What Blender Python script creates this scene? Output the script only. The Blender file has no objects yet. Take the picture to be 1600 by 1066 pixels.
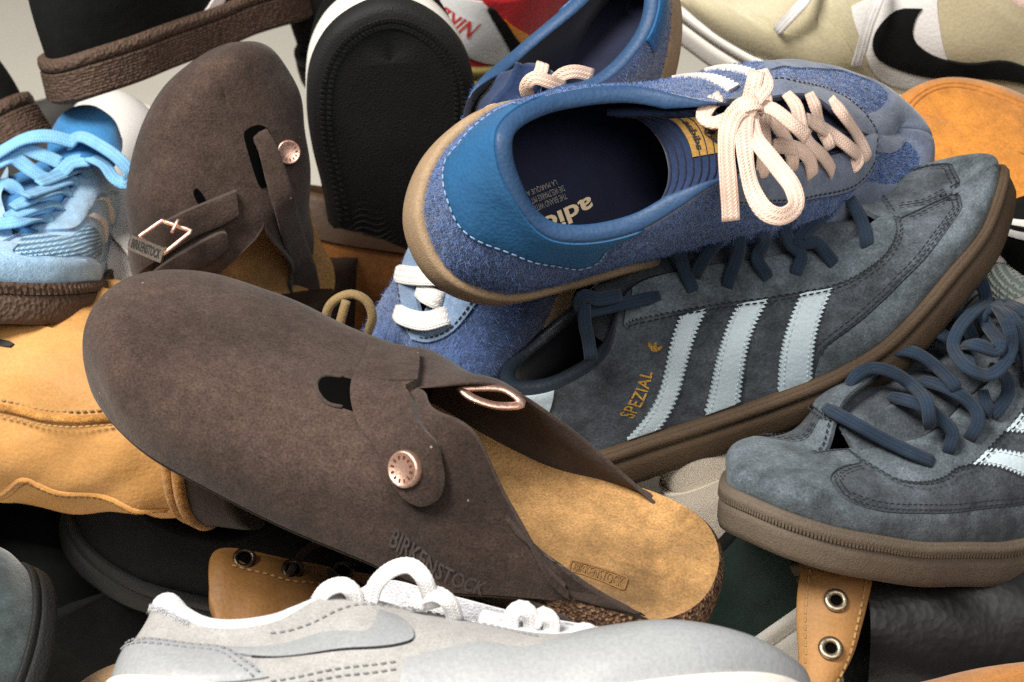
import bpy, math, random
import numpy as np
from mathutils import Matrix, Vector
from mathutils.geometry import delaunay_2d_cdt
scene = bpy.context.scene
# ---------------------------------------------------------------- camera, world, light, exposure
cam = bpy.data.objects.new('camera', bpy.data.cameras.new('camera')); scene.collection.objects.link(cam); scene.camera = cam
cam.data.lens = 55; cam.data.sensor_width = 36; cam.data.clip_start = .02; cam.data.clip_end = 60
cam.location = (0, 0, .62); cam.rotation_euler = (math.radians(90-28), 0, 0)
cam.data.dof.use_dof = True; cam.data.dof.focus_distance = .72; cam.data.dof.aperture_fstop = 15
world = bpy.data.worlds.new('World'); scene.world = world; world.use_nodes = True
world.node_tree.nodes['Background'].inputs[0].default_value = (.92, .95, 1.0, 1)
world.node_tree.nodes['Background'].inputs[1].default_value = .15
def area(name, loc, aim, size, energy, col, sy=None):
    l = bpy.data.lights.new(name, 'AREA'); l.energy = energy; l.size = size; l.color = col
    if sy: l.shape = 'RECTANGLE'; l.size_y = sy
    o = bpy.data.objects.new(name, l); scene.collection.objects.link(o); o.location = loc
    o.rotation_euler = (Vector(aim)-Vector(loc)).to_track_quat('-Z', 'Y').to_euler()
    return o
area('key_lamp', (-.62, .16, 1.50), (.0, .70, .26), .50, 42, (1.0, .945, .86))
area('front_lamp', (.45, -.50, 1.45), (.1, .70, .26), .9, 14, (1.0, .96, .91))
scene.view_settings.view_transform = 'Standard'; scene.view_settings.look = 'None'
scene.view_settings.exposure = 0; scene.view_settings.gamma = 1; scene.view_settings.use_curve_mapping = False
scene.cycles.use_denoising = False
# ---------------------------------------------------------------- surface maths
def cr(P, t, closed=True):
    """Catmull-Rom through the rows of P at float indices t."""
    P = np.asarray(P, float); n = len(P); t = np.asarray(t, float)
    i = np.floor(t).astype(int); f = (t - i)[..., None] if P.ndim > 1 else t - i
    if closed:
        a, b, c, d = P[(i-1) % n], P[i % n], P[(i+1) % n], P[(i+2) % n]
    else:
        i = np.clip(i, 0, n-2); f = (t - i)[..., None] if P.ndim > 1 else t - i
        b, c = P[i], P[i+1]
        a = np.where((i > 0)[..., None] if P.ndim > 1 else i > 0, P[np.maximum(i-1, 0)], 2*b-c)
        d = np.where((i < n-2)[..., None] if P.ndim > 1 else i < n-2, P[np.minimum(i+2, n-1)], 2*c-b)
    return 0.5*(2*b + (c-a)*f + (2*a-5*b+4*c-d)*f*f + (3*b-a-3*c+d)*f*f*f)

class Surf:
    """Upper of a shoe: curves rising from the feather line F to the top line T, u = station, v = height."""
    def __init__(s, F, T, H):
        s.F, s.T, s.H = np.asarray(F, float), np.asarray(T, float), np.asarray(H, float)
        s.n = len(s.F); s.wr = 0.; s.waves = None
    def ends(s, u):
        F, T, H = cr(s.F, u), cr(s.T, u), cr(s.H, u)
        e = 0.15
        d = cr(s.F, u+e) - cr(s.F, u-e)
        nrm = np.stack([d[..., 1], -d[..., 0], 0*d[..., 0]], -1)
        if s.sgn() < 0: nrm = -nrm
        nrm /= np.linalg.norm(nrm, axis=-1, keepdims=True) + 1e-12
        return F, T, H, nrm
    def sgn(s):
        x, y = s.F[:, 0], s.F[:, 1]
        return 1.0 if np.sum(x*np.roll(y, -1) - y*np.roll(x, -1)) > 0 else -1.0
    def wrinkle(s, amp, seed):
        rng = np.random.RandomState(seed); s.wr = amp
        s.waves = [(rng.normal(size=3)*(55+60*rng.rand()), rng.rand()*6.3) for k in range(9)]
    def pos(s, u, v):
        P = s.pos0(u, v)
        if not s.wr: return P
        u, v = np.broadcast_arrays(np.asarray(u, float), np.asarray(v, float))
        n = s.nor(u, v)
        h = sum(np.sin(P@k+p) for k, p in s.waves)*np.clip(v*6, 0, 1)*np.clip((1-v)*8, 0, 1)*s.wr/3
        return P+n*h[..., None]
    def pos0(s, u, v):
        u = np.asarray(u, float); v = np.asarray(v, float)
        u, v = np.broadcast_arrays(u, v)
        F, T, H, n = s.ends(u)
        L = np.linalg.norm(T-F, axis=-1, keepdims=True)
        z = np.array([0, 0, 1.0])
        P1 = F + L*H[..., 0:1]*(z + H[..., 1:2]*n)
        q = n.copy(); q[..., 0] *= H[..., 4]; q /= np.linalg.norm(q, axis=-1, keepdims=True)+1e-9
        P2 = T + L*(H[..., 2:3]*q - H[..., 3:4]*z)
        w = v[..., None]
        return (1-w)**3*F + 3*w*(1-w)**2*P1 + 3*w*w*(1-w)*P2 + w**3*T
    def nor(s, u, v):
        u = np.asarray(u, float); v = np.asarray(v, float)
        u, v = np.broadcast_arrays(u, v)
        e = 0.04; g = 0.01
        du = s.pos0(u+e, v) - s.pos0(u-e, v)
        dv = s.pos0(u, np.minimum(v+g, 1)) - s.pos0(u, np.maximum(v-g, 0))
        n = np.cross(du, dv)*s.sgn()
        return n/(np.linalg.norm(n, axis=-1, keepdims=True)+1e-12)
    def off(s, u, v, h):
        return s.pos(u, v) + s.nor(u, v)*np.asarray(h)[..., None] if np.ndim(h) else s.pos(u, v) + s.nor(u, v)*h
# ---------------------------------------------------------------- mesh helpers
COL = bpy.context.scene.collection
def mesh_obj(name, verts, faces, mat, parent=None, smooth=True, uv=None):
    me = bpy.data.meshes.new(name)
    me.from_pydata(np.asarray(verts, float).reshape(-1, 3).tolist(), [], [tuple(int(i) for i in f) for f in faces])
    me.materials.append(mat)
    if smooth: me.polygons.foreach_set('use_smooth', [True]*len(me.polygons))
    me.validate(); me.update()
    o = bpy.data.objects.new(name, me); COL.objects.link(o)
    if parent is not None: o.parent = parent
    return o
def gfaces(nu, nv, cu=False, cv=False, base=0, flip=False):
    f = []
    for i in range(nu if cu else nu-1):
        for j in range(nv if cv else nv-1):
            a, b = i*nv+j, ((i+1) % nu)*nv+j
            c, d = ((i+1) % nu)*nv+(j+1) % nv, i*nv+(j+1) % nv
            q = (a+base, b+base, c+base, d+base)
            f.append(q[::-1] if flip else q)
    return f
def resample(P, step, closed=False, smooth=True):
    """even points along a curve through P"""
    P = np.asarray(P, float); n = len(P)
    if n < 2: return P
    tt = np.linspace(0, n if closed else n-1, (n+1)*24)
    Q = cr(P, tt, closed) if smooth else np.stack([np.interp(tt, np.arange(n+1), np.append(P[:, k], P[0, k])) for k in range(P.shape[1])], -1)
    s = np.concatenate([[0], np.cumsum(np.linalg.norm(np.diff(Q, axis=0), axis=1))])
    m = max(2, int(round(s[-1]/step)))
    ss = np.linspace(0, s[-1], m+1)
    if closed: ss = ss[:-1]
    return np.stack([np.interp(ss, s, Q[:, k]) for k in range(P.shape[1])], -1)
def tube_data(P, N, w, t, seg=10, cap=True, sq=1.0):
    """flat or round cord along P; N = hint for the flat side's normal; w,t half width / half thickness"""
    P = np.asarray(P, float); N = np.broadcast_to(np.asarray(N, float), P.shape)
    T = np.gradient(P, axis=0); T /= np.linalg.norm(T, axis=1, keepdims=True)+1e-12
    X = np.cross(T, N)
    # keep the frame continuous
    for i in range(1, len(X)):
        if np.linalg.norm(X[i]) < .25*np.linalg.norm(N[i]): X[i] = X[i-1]
        if X[i] @ X[i-1] < 0: X[i] = -X[i]
    X /= np.linalg.norm(X, axis=1, keepdims=True)+1e-12
    Y = np.cross(X, T)
    a = np.linspace(0, 2*np.pi, seg, endpoint=False)
    c, s = np.cos(a), np.sin(a)
    c = np.sign(c)*np.abs(c)**sq; s = np.sign(s)*np.abs(s)**sq
    w = np.broadcast_to(np.asarray(w, float), (len(P),)); t = np.broadcast_to(np.asarray(t, float), (len(P),))
    V = P[:, None]+X[:, None]*(w[:, None]*c)[..., None]+Y[:, None]*(t[:, None]*s)[..., None]
    n = len(P)
    F = gfaces(n, seg, False, True)
    if cap:
        F.append(tuple(range(seg))); F.append(tuple(reversed(range((n-1)*seg, n*seg))))
    return V.reshape(-1, 3), F
def cord(name, P, N, w, t, mat, parent, step=.0025, seg=10, sq=.8, raw=False):
    P = np.asarray(P, float)
    Nn = np.broadcast_to(np.asarray(N, float), P.shape)
    if not raw:
        Q = resample(np.concatenate([P, Nn*.001], 1), step)
        P, Nn = Q[:, :3], Q[:, 3:]
        Nn = Nn/(np.linalg.norm(Nn, axis=1, keepdims=True)+1e-12)
    V, F = tube_data(P, Nn, w, t, seg, True, sq)
    o = mesh_obj(name, V, F, mat, parent)
    d = np.concatenate([[0], np.cumsum(np.linalg.norm(np.diff(P, axis=0), axis=1))])     # run of the thread: u = metres along, v = share across
    uu = np.repeat(d, seg)*100; a = np.tile(np.cos(np.linspace(0, 2*np.pi, seg, endpoint=False)), len(P))
    lay = o.data.uv_layers.new(name='thread'); idx = np.empty(len(o.data.loops), int); o.data.loops.foreach_get('vertex_index', idx)
    lay.data.foreach_set('uv', np.stack([uu[idx], a[idx]], 1).ravel())
    return o
def box_data(c, X, Y, Z, base=0):
    c, X, Y, Z = map(np.asarray, (c, X, Y, Z))
    V = [c+sx*X+sy*Y+sz*Z for sx in (-1, 1) for sy in (-1, 1) for sz in (-1, 1)]
    F = [(0,1,3,2),(4,6,7,5),(0,4,5,1),(2,3,7,6),(0,2,6,4),(1,5,7,3)]
    return V, [tuple(i+base for i in f) for f in F]
def disc_data(c, n, r, h, seg=28, prof=((1, 0), (1, .7), (.9, 1), (0, 1))):
    """a low turned button: prof = (radius share, height share)"""
    n = np.asarray(n, float)/np.linalg.norm(n)
    x = np.cross(n, [0.3, .9, .1]); x /= np.linalg.norm(x); y = np.cross(n, x)
    a = np.linspace(0, 2*np.pi, seg, endpoint=False)
    V = []
    for pr, ph in prof: V += [np.asarray(c)+r*pr*(math.cos(k)*x+math.sin(k)*y)+n*h*ph for k in a]
    return np.array(V), gfaces(len(prof), seg, False, True)
# ---------------------------------------------------------------- materials
MATS = {}
class NT:
    def __init__(s, name):
        s.m = bpy.data.materials.new(name); s.m.use_nodes = True; s.t = s.m.node_tree
        s.b = s.t.nodes['Principled BSDF']; s.co = s.t.nodes.new('ShaderNodeTexCoord').outputs['Object']
    def n(s, typ, **kw):
        q = s.t.nodes.new(typ)
        for k, v in kw.items():
            if k in q.inputs.keys(): q.inputs[k].default_value = v
            else: setattr(q, k, v)
        return q
    def l(s, a, b): s.t.links.new(a, b)
    def noise(s, scale, detail=4, rough=.6, vec=None):
        q = s.n('ShaderNodeTexNoise'); q.inputs['Scale'].default_value = scale; q.inputs['Detail'].default_value = detail; q.inputs['Roughness'].default_value = rough
        s.l(vec or s.co, q.inputs['Vector']); return q.outputs['Fac']
    def ramp(s, f, stops):
        q = s.n('ShaderNodeValToRGB'); s.l(f, q.inputs[0]); e = q.color_ramp.elements
        while len(e) < len(stops): e.new(.5)
        for k, (p, c) in zip(e, stops): k.position = p; k.color = (*c, 1)
        return q.outputs[0]
    def math(s, op, a, b=None):
        q = s.n('ShaderNodeMath'); q.operation = op
        for i, x in enumerate((a, b)):
            if x is None: continue
            if isinstance(x, (int, float)): q.inputs[i].default_value = x
            else: s.l(x, q.inputs[i])
        return q.outputs[0]
    def mixc(s, f, a, b, mode='MIX'):
        q = s.n('ShaderNodeMix'); q.data_type = 'RGBA'; q.blend_type = mode
        for sock, x in ((q.inputs[0], f), (q.inputs[6], a), (q.inputs[7], b)):
            if isinstance(x, (int, float)): sock.default_value = x
            elif isinstance(x, tuple): sock.default_value = (*x, 1)
            else: s.l(x, sock)
        return q.outputs[2]
    def bump(s, h, dist, strength=1.0, prev=None):
        q = s.n('ShaderNodeBump'); q.inputs['Distance'].default_value = dist; q.inputs['Strength'].default_value = strength
        s.l(h, q.inputs['Height'])
        if prev is not None: s.l(prev, q.inputs['Normal'])
        return q.outputs[0]
    def out(s, col=None, rough=None, normal=None, sheen=0, spec=None, metal=None):
        if col is not None:
            if isinstance(col, tuple): s.b.inputs['Base Color'].default_value = (*col, 1)
            else: s.l(col, s.b.inputs['Base Color'])
        if rough is not None:
            if isinstance(rough, (int, float)): s.b.inputs['Roughness'].default_value = rough
            else: s.l(rough, s.b.inputs['Roughness'])
        if normal is not None: s.l(normal, s.b.inputs['Normal'])
        if sheen: s.b.inputs['Sheen Weight'].default_value = sheen; s.b.inputs['Sheen Roughness'].default_value = .5
        if spec is not None: s.b.inputs['Specular IOR Level'].default_value = spec
        if metal is not None: s.b.inputs['Metallic'].default_value = metal
        return s.m
def sh(c, k): return tuple(max(0, min(1, x*k)) for x in c)
def suede(name, c, mott=.35, fine=.5, big=22., sheen=.25, relief=.0006, dust=None):
    """brushed leather: cloudy nap, fine grain"""
    t = NT(name)
    b = t.math('ADD', t.math('MULTIPLY', t.noise(big, 5, .65), .65), t.math('MULTIPLY', t.noise(big*3.1, 4, .6), .35)); f = t.noise(900, 2, .7); g = t.noise(170, 3, .6)
    lo, hi = sh(c, 1-mott), sh(c, 1+mott)
    col = t.ramp(b, [(.39, lo), (.5, c), (.61, hi)])
    col = t.mixc(.6*fine, col, t.ramp(f, [(.3, (.12, .12, .12)), (.7, (.88, .88, .88))]), 'OVERLAY')
    col = t.mixc(.5*fine, col, t.ramp(g, [(.3, (.3, .3, .3)), (.7, (.7, .7, .7))]), 'OVERLAY')
    if dust:
        v = t.n('ShaderNodeTexVoronoi'); v.inputs['Scale'].default_value = 160; t.l(t.co, v.inputs['Vector'])
        d = t.math('LESS_THAN', v.outputs['Distance'], .09)
        w = t.n('ShaderNodeTexWhiteNoise'); t.l(v.outputs['Color'], w.inputs['Vector'])
        d = t.math('MULTIPLY', d, t.math('GREATER_THAN', w.outputs['Value'], .93))
        col = t.mixc(t.math('MULTIPLY', d, .6), col, dust)
    nm = t.bump(t.math('ADD', t.math('MULTIPLY', f, .6), g), relief)
    return t.out(col, .95, nm, sheen, .15)
def leather(name, c, rough=.45, var=.12, grain=420., relief=.0003, spec=.4, crease=0.):
    t = NT(name)
    b = t.noise(14, 4, .6)
    v = t.n('ShaderNodeTexVoronoi'); v.inputs['Scale'].default_value = grain; t.l(t.co, v.inputs['Vector'])
    col = t.ramp(b, [(.3, sh(c, 1-var)), (.7, sh(c, 1+var))])
    f = t.noise(700, 2, .6)
    col = t.mixc(.25, col, t.ramp(f, [(.3, (.3, .3, .3)), (.7, (.7, .7, .7))]), 'OVERLAY')
    nm = t.bump(v.outputs['Distance'], relief*.5)
    if crease: nm = t.bump(t.noise(60, 3, .5), crease, 1, nm)
    r = t.math('ADD', t.math('MULTIPLY', b, .25), rough-.12)
    return t.out(col, r, nm, 0, spec)
def rubber(name, c, stip=380., relief=.0008, var=.25, rough=.7):
    t = NT(name)
    b = t.noise(18, 5, .65); s_ = t.n('ShaderNodeTexVoronoi'); s_.inputs['Scale'].default_value = stip*2.6; t.l(t.co, s_.inputs['Vector'])
    col = t.ramp(b, [(.3, sh(c, 1-var)), (.7, sh(c, 1+var))])
    f = t.noise(800, 2, .7)
    col = t.mixc(.3, col, t.ramp(f, [(.3, (.25, .25, .25)), (.7, (.75, .75, .75))]), 'OVERLAY')
    nm = t.bump(s_.outputs['Distance'], relief*.22)
    return t.out(col, rough, nm, 0, .3)
def weave(name, c, scale=900., relief=.0005, var=.2, rough=.85, sheen=.15):
    """braided cord"""
    t = NT(name)
    a = t.n('ShaderNodeTexVoronoi'); a.inputs['Scale'].default_value = scale; t.l(t.co, a.inputs['Vector'])
    b = t.noise(60, 3, .6)
    col = t.ramp(b, [(.3, sh(c, 1-var)), (.7, sh(c, 1+var*.6))])
    col = t.mixc(.35, col, t.ramp(a.outputs['Distance'], [(.0, (.75, .75, .75)), (.6, (.3, .3, .3))]), 'OVERLAY')
    nm = t.bump(a.outputs['Distance'], -relief*.35)
    return t.out(col, rough, nm, sheen, .2)
def braid(name, c, rough=.9, ribs=5., pitch=.16, var=.14, depth=.0004, con=.34):
    """flat woven lace: chevrons across, ribs along"""
    t = NT(name)
    uv = t.n('ShaderNodeUVMap'); uv.uv_map = 'thread'; sp = t.n('ShaderNodeSeparateXYZ'); t.l(uv.outputs[0], sp.inputs[0])
    u, v = sp.outputs[0], sp.outputs[1]
    tri = t.math('ABSOLUTE', t.math('SUBTRACT', t.math('FRACT', t.math('MULTIPLY', v, ribs/2)), .5))      # 0..0.5 across each rib
    ph = t.math('ADD', t.math('DIVIDE', u, pitch), t.math('MULTIPLY', tri, 1.6))
    th = t.math('ABSOLUTE', t.math('SUBTRACT', t.math('FRACT', ph), .5))
    h = t.math('ADD', t.math('MULTIPLY', tri, 1.2), th)
    b = t.noise(70, 3, .6); f = t.noise(1100, 2, .7)
    col = t.ramp(b, [(.35, sh(c, 1-var)), (.65, sh(c, 1+var*.6))])
    col = t.mixc(con, col, t.ramp(h, [(.15, (.30, .30, .30)), (.75, (.68, .68, .68))]), 'OVERLAY')
    col = t.mixc(.25, col, t.ramp(f, [(.3, (.25, .25, .25)), (.7, (.75, .75, .75))]), 'OVERLAY')
    return t.out(col, rough, t.bump(h, depth), .1, .15)
def meshcloth(name, ca, cb, scale=520.):
    """open knit: pale threads over a darker ground"""
    t = NT(name)
    w1 = t.n('ShaderNodeTexWave'); w1.inputs['Scale'].default_value = scale/6.; w1.bands_direction = 'X'; t.l(t.co, w1.inputs['Vector'])
    w2 = t.n('ShaderNodeTexWave'); w2.inputs['Scale'].default_value = scale/6.; w2.bands_direction = 'Z'; t.l(t.co, w2.inputs['Vector'])
    w3 = t.n('ShaderNodeTexWave'); w3.inputs['Scale'].default_value = scale/6.; w3.bands_direction = 'Y'; t.l(t.co, w3.inputs['Vector'])
    m = t.math('MULTIPLY', w2.outputs['Fac'], t.math('MAXIMUM', w1.outputs['Fac'], w3.outputs['Fac']))
    col = t.ramp(m, [(.2, cb), (.6, ca)])
    return t.out(col, .85, t.bump(m, .0006), .1, .2)
def plain(name, c, rough=.6, var=.1, big=25., relief=.0003, fine=700., metal=0., spec=.4):
    t = NT(name)
    b = t.noise(big, 4, .6); f = t.noise(fine, 2, .6)
    col = t.ramp(b, [(.3, sh(c, 1-var)), (.7, sh(c, 1+var))])
    return t.out(col, rough, t.bump(f, relief), 0, spec, metal)
def cork(name, c1, c2, c3):
    t = NT(name)
    v = t.n('ShaderNodeTexVoronoi'); v.inputs['Scale'].default_value = 720; v.inputs['Randomness'].default_value = 1; t.l(t.co, v.inputs['Vector'])
    w = t.n('ShaderNodeTexWhiteNoise'); t.l(v.outputs['Color'], w.inputs['Vector'])
    col = t.ramp(w.outputs['Value'], [(.1, c1), (.5, c2), (.95, c3)])
    nm = t.bump(t.math('ADD', v.outputs['Distance'], t.noise(200, 4, .6)), .0015)
    return t.out(col, .85, nm, 0, .2)
# ---------------------------------------------------------------- shoe builder
def qmul(u, k): return np.asarray(u)*k
class Shoe:
    def __init__(s, key, name, label, cat, group=None):
        d = DATA[key]; s.d = d; s.key = key
        s.S = Surf(d['F'], d['T'], d['H']); s.N = s.S.n; s.sc = d['sc']
        r = bpy.data.objects.new(name, None); COL.objects.link(r); r.empty_display_size = .02
        R = np.array(d['R']); t = d['t']
        r.matrix_world = Matrix([list(R[i])+[t[i]] for i in range(3)]+[[0, 0, 0, 1]])
        r['label'] = label; r['category'] = cat
        if group: r['group'] = group
        s.root = r
        s.minv = R.T; s.t = np.array(t)
    # --- big pieces
    def grid(s, u0, u1, v0, v1, du=.06, nv=34, off=0.):
        nu = int(round((u1-u0)/du))+1
        U, V = np.meshgrid(np.linspace(u0, u1, nu), np.linspace(v0, v1, nv), indexing='ij')
        return s.S.off(U, V, off) if off else s.S.pos(U, V)
    def upper(s, mat, name='upper', u0=0., u1=None, du=.07, nv=40, wr=0., seed=1, off=0., v0=0., v1=1.):
        full = u1 is None
        u1 = s.N if full else u1
        nu = int(round((u1-u0)/du))
        us = np.linspace(u0, u1, nu, endpoint=not full); vs = np.linspace(v0, v1, nv)
        U, V = np.meshgrid(us, vs, indexing='ij')
        if wr: s.S.wrinkle(wr, seed)
        P = s.S.pos(U, V)
        if off: P = P+s.S.nor(U, V)*off
        return mesh_obj(name, P, gfaces(len(us), nv, full), mat, s.root)
    def inside(s, mat, u0, u1, roll=.005, gap=.004, depth=.95, name='lining', du=.1, up=0.8, n1=9, n2=16, mat_roll=None, roll_fn=None, extra=0.):
        """padded collar rolled over the top line and the lining going down inside"""
        us = np.linspace(u0, u1, int((u1-u0)/du)+1)
        F, T, H, n = s.S.ends(us)
        r = np.full(len(us), roll) if roll_fn is None else roll*np.array([roll_fn(x) for x in us])
        if roll > .002 and roll_fn is None: r = r*np.clip(np.minimum(us-u0, u1-us)/.7, .15, 1)      # padding runs out towards the lacing
        rows = []
        for a in np.linspace(0, np.pi, n1):
            rows.append(T-n*(r*(1-np.cos(a)))[:, None]+np.array([0, 0, 1.])*(r*up*np.sin(a)*1.2)[:, None])
        top = np.stack(rows, 1)
        rows2 = [rows[-1]]
        for k in np.linspace(0, 1, n2)[1:]:
            v = 1-k*depth
            g = gap+(2*r-gap)*(1-k)**2
            P = s.S.pos(us, np.full(len(us), v)); nn = s.S.nor(us, np.full(len(us), min(v, .98)))
            nn = nn*.5+n*.5
            rows2.append(P-nn*g[:, None])
        if extra: rows2.append(rows2[-1]-n*.003-np.array([0, 0, extra])); n2 += 1
        ins = np.stack(rows2, 1)
        a = mesh_obj('collar', top, gfaces(len(us), n1), mat_roll or mat, s.root)
        b = mesh_obj(name, ins, gfaces(len(us), n2), mat, s.root)
        return a, b
    def insole(s, mat, inset=.004, lift=.006, name='insole', bowl=0., n=10, dip=0.):
        us = np.arange(0, s.N, .2); F, T, H, nn = s.S.ends(us)
        base = F-nn*inset+np.array([0, 0, lift])
        mid = base.copy(); mid[:, 1] = np.interp(base[:, 0], [base[:, 0].min(), base[:, 0].max()], [0, 0])
        # centre line: mean of the two sides at the same x
        cx = base[:, 0]; c = np.stack([np.clip(cx, cx.min()+.02, cx.max()-.02), 0*cx, 0*cx], -1)
        half = s.N/2
        Fo = cr(s.S.F, (s.N-us) % s.N)
        c[:, 0] = (F[:, 0]+Fo[:, 0])/2; c[:, 0] = np.clip(c[:, 0], cx.min()+.022, cx.max()-.022)
        c[:, 1] = (F[:, 1]+Fo[:, 1])/2; c[:, 2] = (F[:, 2]+Fo[:, 2])/2+lift-bowl
        ks = np.linspace(0, 1, n)
        P = np.stack([base*(1-k)+c*k+np.array([0, 0, 1.])*0 for k in ks], 1)
        if bowl:
            for j, k in enumerate(ks): P[:, j, 2] = base[:, 2]*(1-k)+(c[:, 2]+bowl)*k-bowl*(1-(1-k)**3)
        if dip:                                                        # the bed falls away from the heel cup towards the toes
            k = np.clip((P[..., 0]/s.sc-.075)/.06, 0, 1); P[..., 2] -= dip*k*k*(3-2*k)
        s.insole_P = P
        return mesh_obj(name, P, gfaces(len(us), n, True), mat, s.root)
    def sole(s, mat, prof=None, outset=None, name='sole', du=.08, bottom_mat=None, mats=None, arch=0.):
        """outsole wall swept round the feather line. prof: (outset m, height share 1 top .. 0 bottom)"""
        us = np.arange(0, s.N, du); F, T, H, n = s.S.ends(us)
        th = s.d['thick']; o = s.d['outset'] if outset is None else outset
        xs = F[:, 0:1]/(.285*s.sc); tv = th[1]+(th[0]-th[1])*xs
        prof = prof or [(-.012, 1.0), (-.001, 1.03), (.7, 1.02), (1, .97), (1, .80), (.85, .79), (.85, .765), (1, .755), (1.1, .5), (1.05, .15), (.7, .0), (-.2, -.0), ]
        rows = []
        for (q, h) in prof:
            rows.append(F+n*(q*o if q >= 0 else q*(.02 if q < -.02 else .35))-np.array([0, 0, 1.])*(tv*(1-h)))
        P = np.stack(rows, 1)
        ob = mesh_obj(name, P, gfaces(len(us), len(prof), True), mat, s.root)
        # bottom
        bt = rows[-1]; Fo = cr(s.S.F, (s.N-us) % s.N)
        c = bt.copy(); c[:, 1] = (F[:, 1]+Fo[:, 1])/2; c[:, 0] = np.clip(c[:, 0], c[:, 0].min()+.025, c[:, 0].max()-.025)
        Pb = np.stack([bt*(1-k)+c*k for k in np.linspace(0, 1, 5)], 1)
        mesh_obj('outsole', Pb, gfaces(len(us), 5, True), bottom_mat or mat, s.root)
        return ob
    def band(s, mat, h0, h1, out, name='foxing', du=.06, bulge=.0006, u0=0, u1=None):
        """strip round the sole wall between height shares h0 < h1"""
        u1f = s.N if u1 is None else u1
        us = np.arange(u0, u1f, du); F, T, H, n = s.S.ends(us)
        th = s.d['thick']; o = s.d['outset']; xs = F[:, 0:1]/(.285*s.sc); tv = th[1]+(th[0]-th[1])*xs
        rows = []
        for k, b in ((0, -.001), (0, 0), (.5, bulge), (1, 0), (1, -.002)):
            h = h0+(h1-h0)*k
            rows.append(F+n*(o+out+b)-np.array([0, 0, 1.])*(tv*(1-h)))
        return mesh_obj(name, np.stack(rows, 1), gfaces(len(us), 5, u1 is None), mat, s.root)
    def ribs(s, mat, u0, u1, step=.16, hz=.0024, drop=.003, out=1.2, name='sole_ribs', w=.0007):
        V, F = [], []
        us = np.arange(u0, u1, step); Fp, T, H, n = s.S.ends(us)
        for p, nn in zip(Fp, n):
            t = np.cross([0, 0, 1.], nn); v, f = box_data(p+nn*(s.d['outset']*out)-np.array([0, 0, drop]), t*w, nn*.0007, np.array([0, 0, hz]), len(V)); V += list(v); F += f
        return mesh_obj(name, V, F, mat, s.root, False)
    def tongue(s, mat, ua=4.6, ub=8.2, ext=.03, drop=.004, lift=.012, name='tongue', wide=.80, puff=.006, flop=0.):
        na, nb = 40, 17
        us = np.linspace(ua, ub, na)
        A = s.S.off(us, np.full(na, wide), -drop); B = s.S.off(s.N-us, np.full(na, wide), -drop)
        TA, TB = s.S.pos(us, 1.), s.S.pos(s.N-us, 1.)
        ts = np.linspace(0, 1, nb); P = np.empty((na, nb, 3))
        C = (TA+TB)/2-np.array([0, 0, drop*.5])
        for j, k in enumerate(ts):
            w = 4*k*(1-k)
            P[:, j] = (A*(1-k)+B*k)*(1-w)+C*w+np.array([0, 0, 1.])*puff*w*.5
        # extend past the collar
        d = C[-1]-C[-6]; d /= np.linalg.norm(d)
        ne = 14; ex = []
        for i in range(1, ne+1):
            k = i/ne
            row = P[-1]+d*ext*k+np.array([0, 0, 1.])*lift*k*k+np.array([1., 0, 0])*flop*k*k
            c = row[nb//2]; shrink = math.sqrt(max(0, 1-max(0, (k-.55)/.45)**2))*.9+.1
            row = c+(row-c)*np.array([1, shrink, 1])
            ex.append(row)
        P = np.concatenate([P, np.array(ex)], 0)
        th = .004
        o = mesh_obj(name, P, gfaces(len(P), nb), mat, s.root)
        m = o.modifiers.new('thickness', 'SOLIDIFY'); m.thickness = th; m.offset = 0
        s.tongue_P = P
        return o
    # --- pieces laid on the upper
    def poly(s, name, pts, mat, thick=.0012, step=.0022, zig=None, parent=None, edge=.0004, sink=.0006, grid=.0035, dome=0., rim=None):
        """flat piece of leather cut to the outline pts [(u,v,corner)], following the upper"""
        B, tags = outline(pts, step, s.S)
        if zig:
            amp, seglen = zig
        B = np.array(B)
        su, sv = 22., 60.
        Q = B*np.array([su, sv])
        lo, hi = Q.min(0), Q.max(0)
        g = grid*1000
        xs, ys = np.arange(lo[0]+g*.5, hi[0], g), np.arange(lo[1]+g*.5, hi[1], g)
        G = np.array([(x, y) for x in xs for y in ys]) if len(xs) and len(ys) else np.zeros((0, 2))
        if len(G):
            ins = inpoly(G, Q); dd = mind(G, Q)
            G = G[ins & (dd > g*.35)]
        allp = np.concatenate([Q, G]) if len(G) else Q
        nB = len(Q)
        res = delaunay_2d_cdt([Vector(p) for p in allp], [(i, (i+1) % nB) for i in range(nB)], [list(range(nB))], 1, 1e-5)
        vs = np.array([tuple(v) for v in res[0]]); fs = [tuple(f) for f in res[2]]
        uv = vs/np.array([su, sv]); uv[:, 1] = np.clip(uv[:, 1], 0, 1)
        h = np.full(len(uv), thick)
        dist = mind(vs, Q)/1000
        h = thick-edge*np.clip(1-dist/.0015, 0, 1)
        if dome: h = h+dome*np.clip(dist/.008, 0, 1)**.6
        P = s.S.pos(uv[:, 0], uv[:, 1])+s.S.nor(uv[:, 0], uv[:, 1])*h[:, None]
        ux = B.copy(); ux[:, 1] = np.clip(ux[:, 1], 0, 1)
        top = s.S.pos(ux[:, 0], ux[:, 1])+s.S.nor(ux[:, 0], ux[:, 1])*(thick-edge)
        low = s.S.pos(ux[:, 0], ux[:, 1])-s.S.nor(ux[:, 0], ux[:, 1])*sink
        n0 = len(P); V = np.concatenate([P, top, low]); F = [f if s.S.sgn() > 0 else f[::-1] for f in fs]
        for i in range(nB):
            j = (i+1) % nB; F.append((n0+i, n0+j, n0+nB+j, n0+nB+i))
        o = mesh_obj(name, V, F, mat, parent or s.root)
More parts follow.
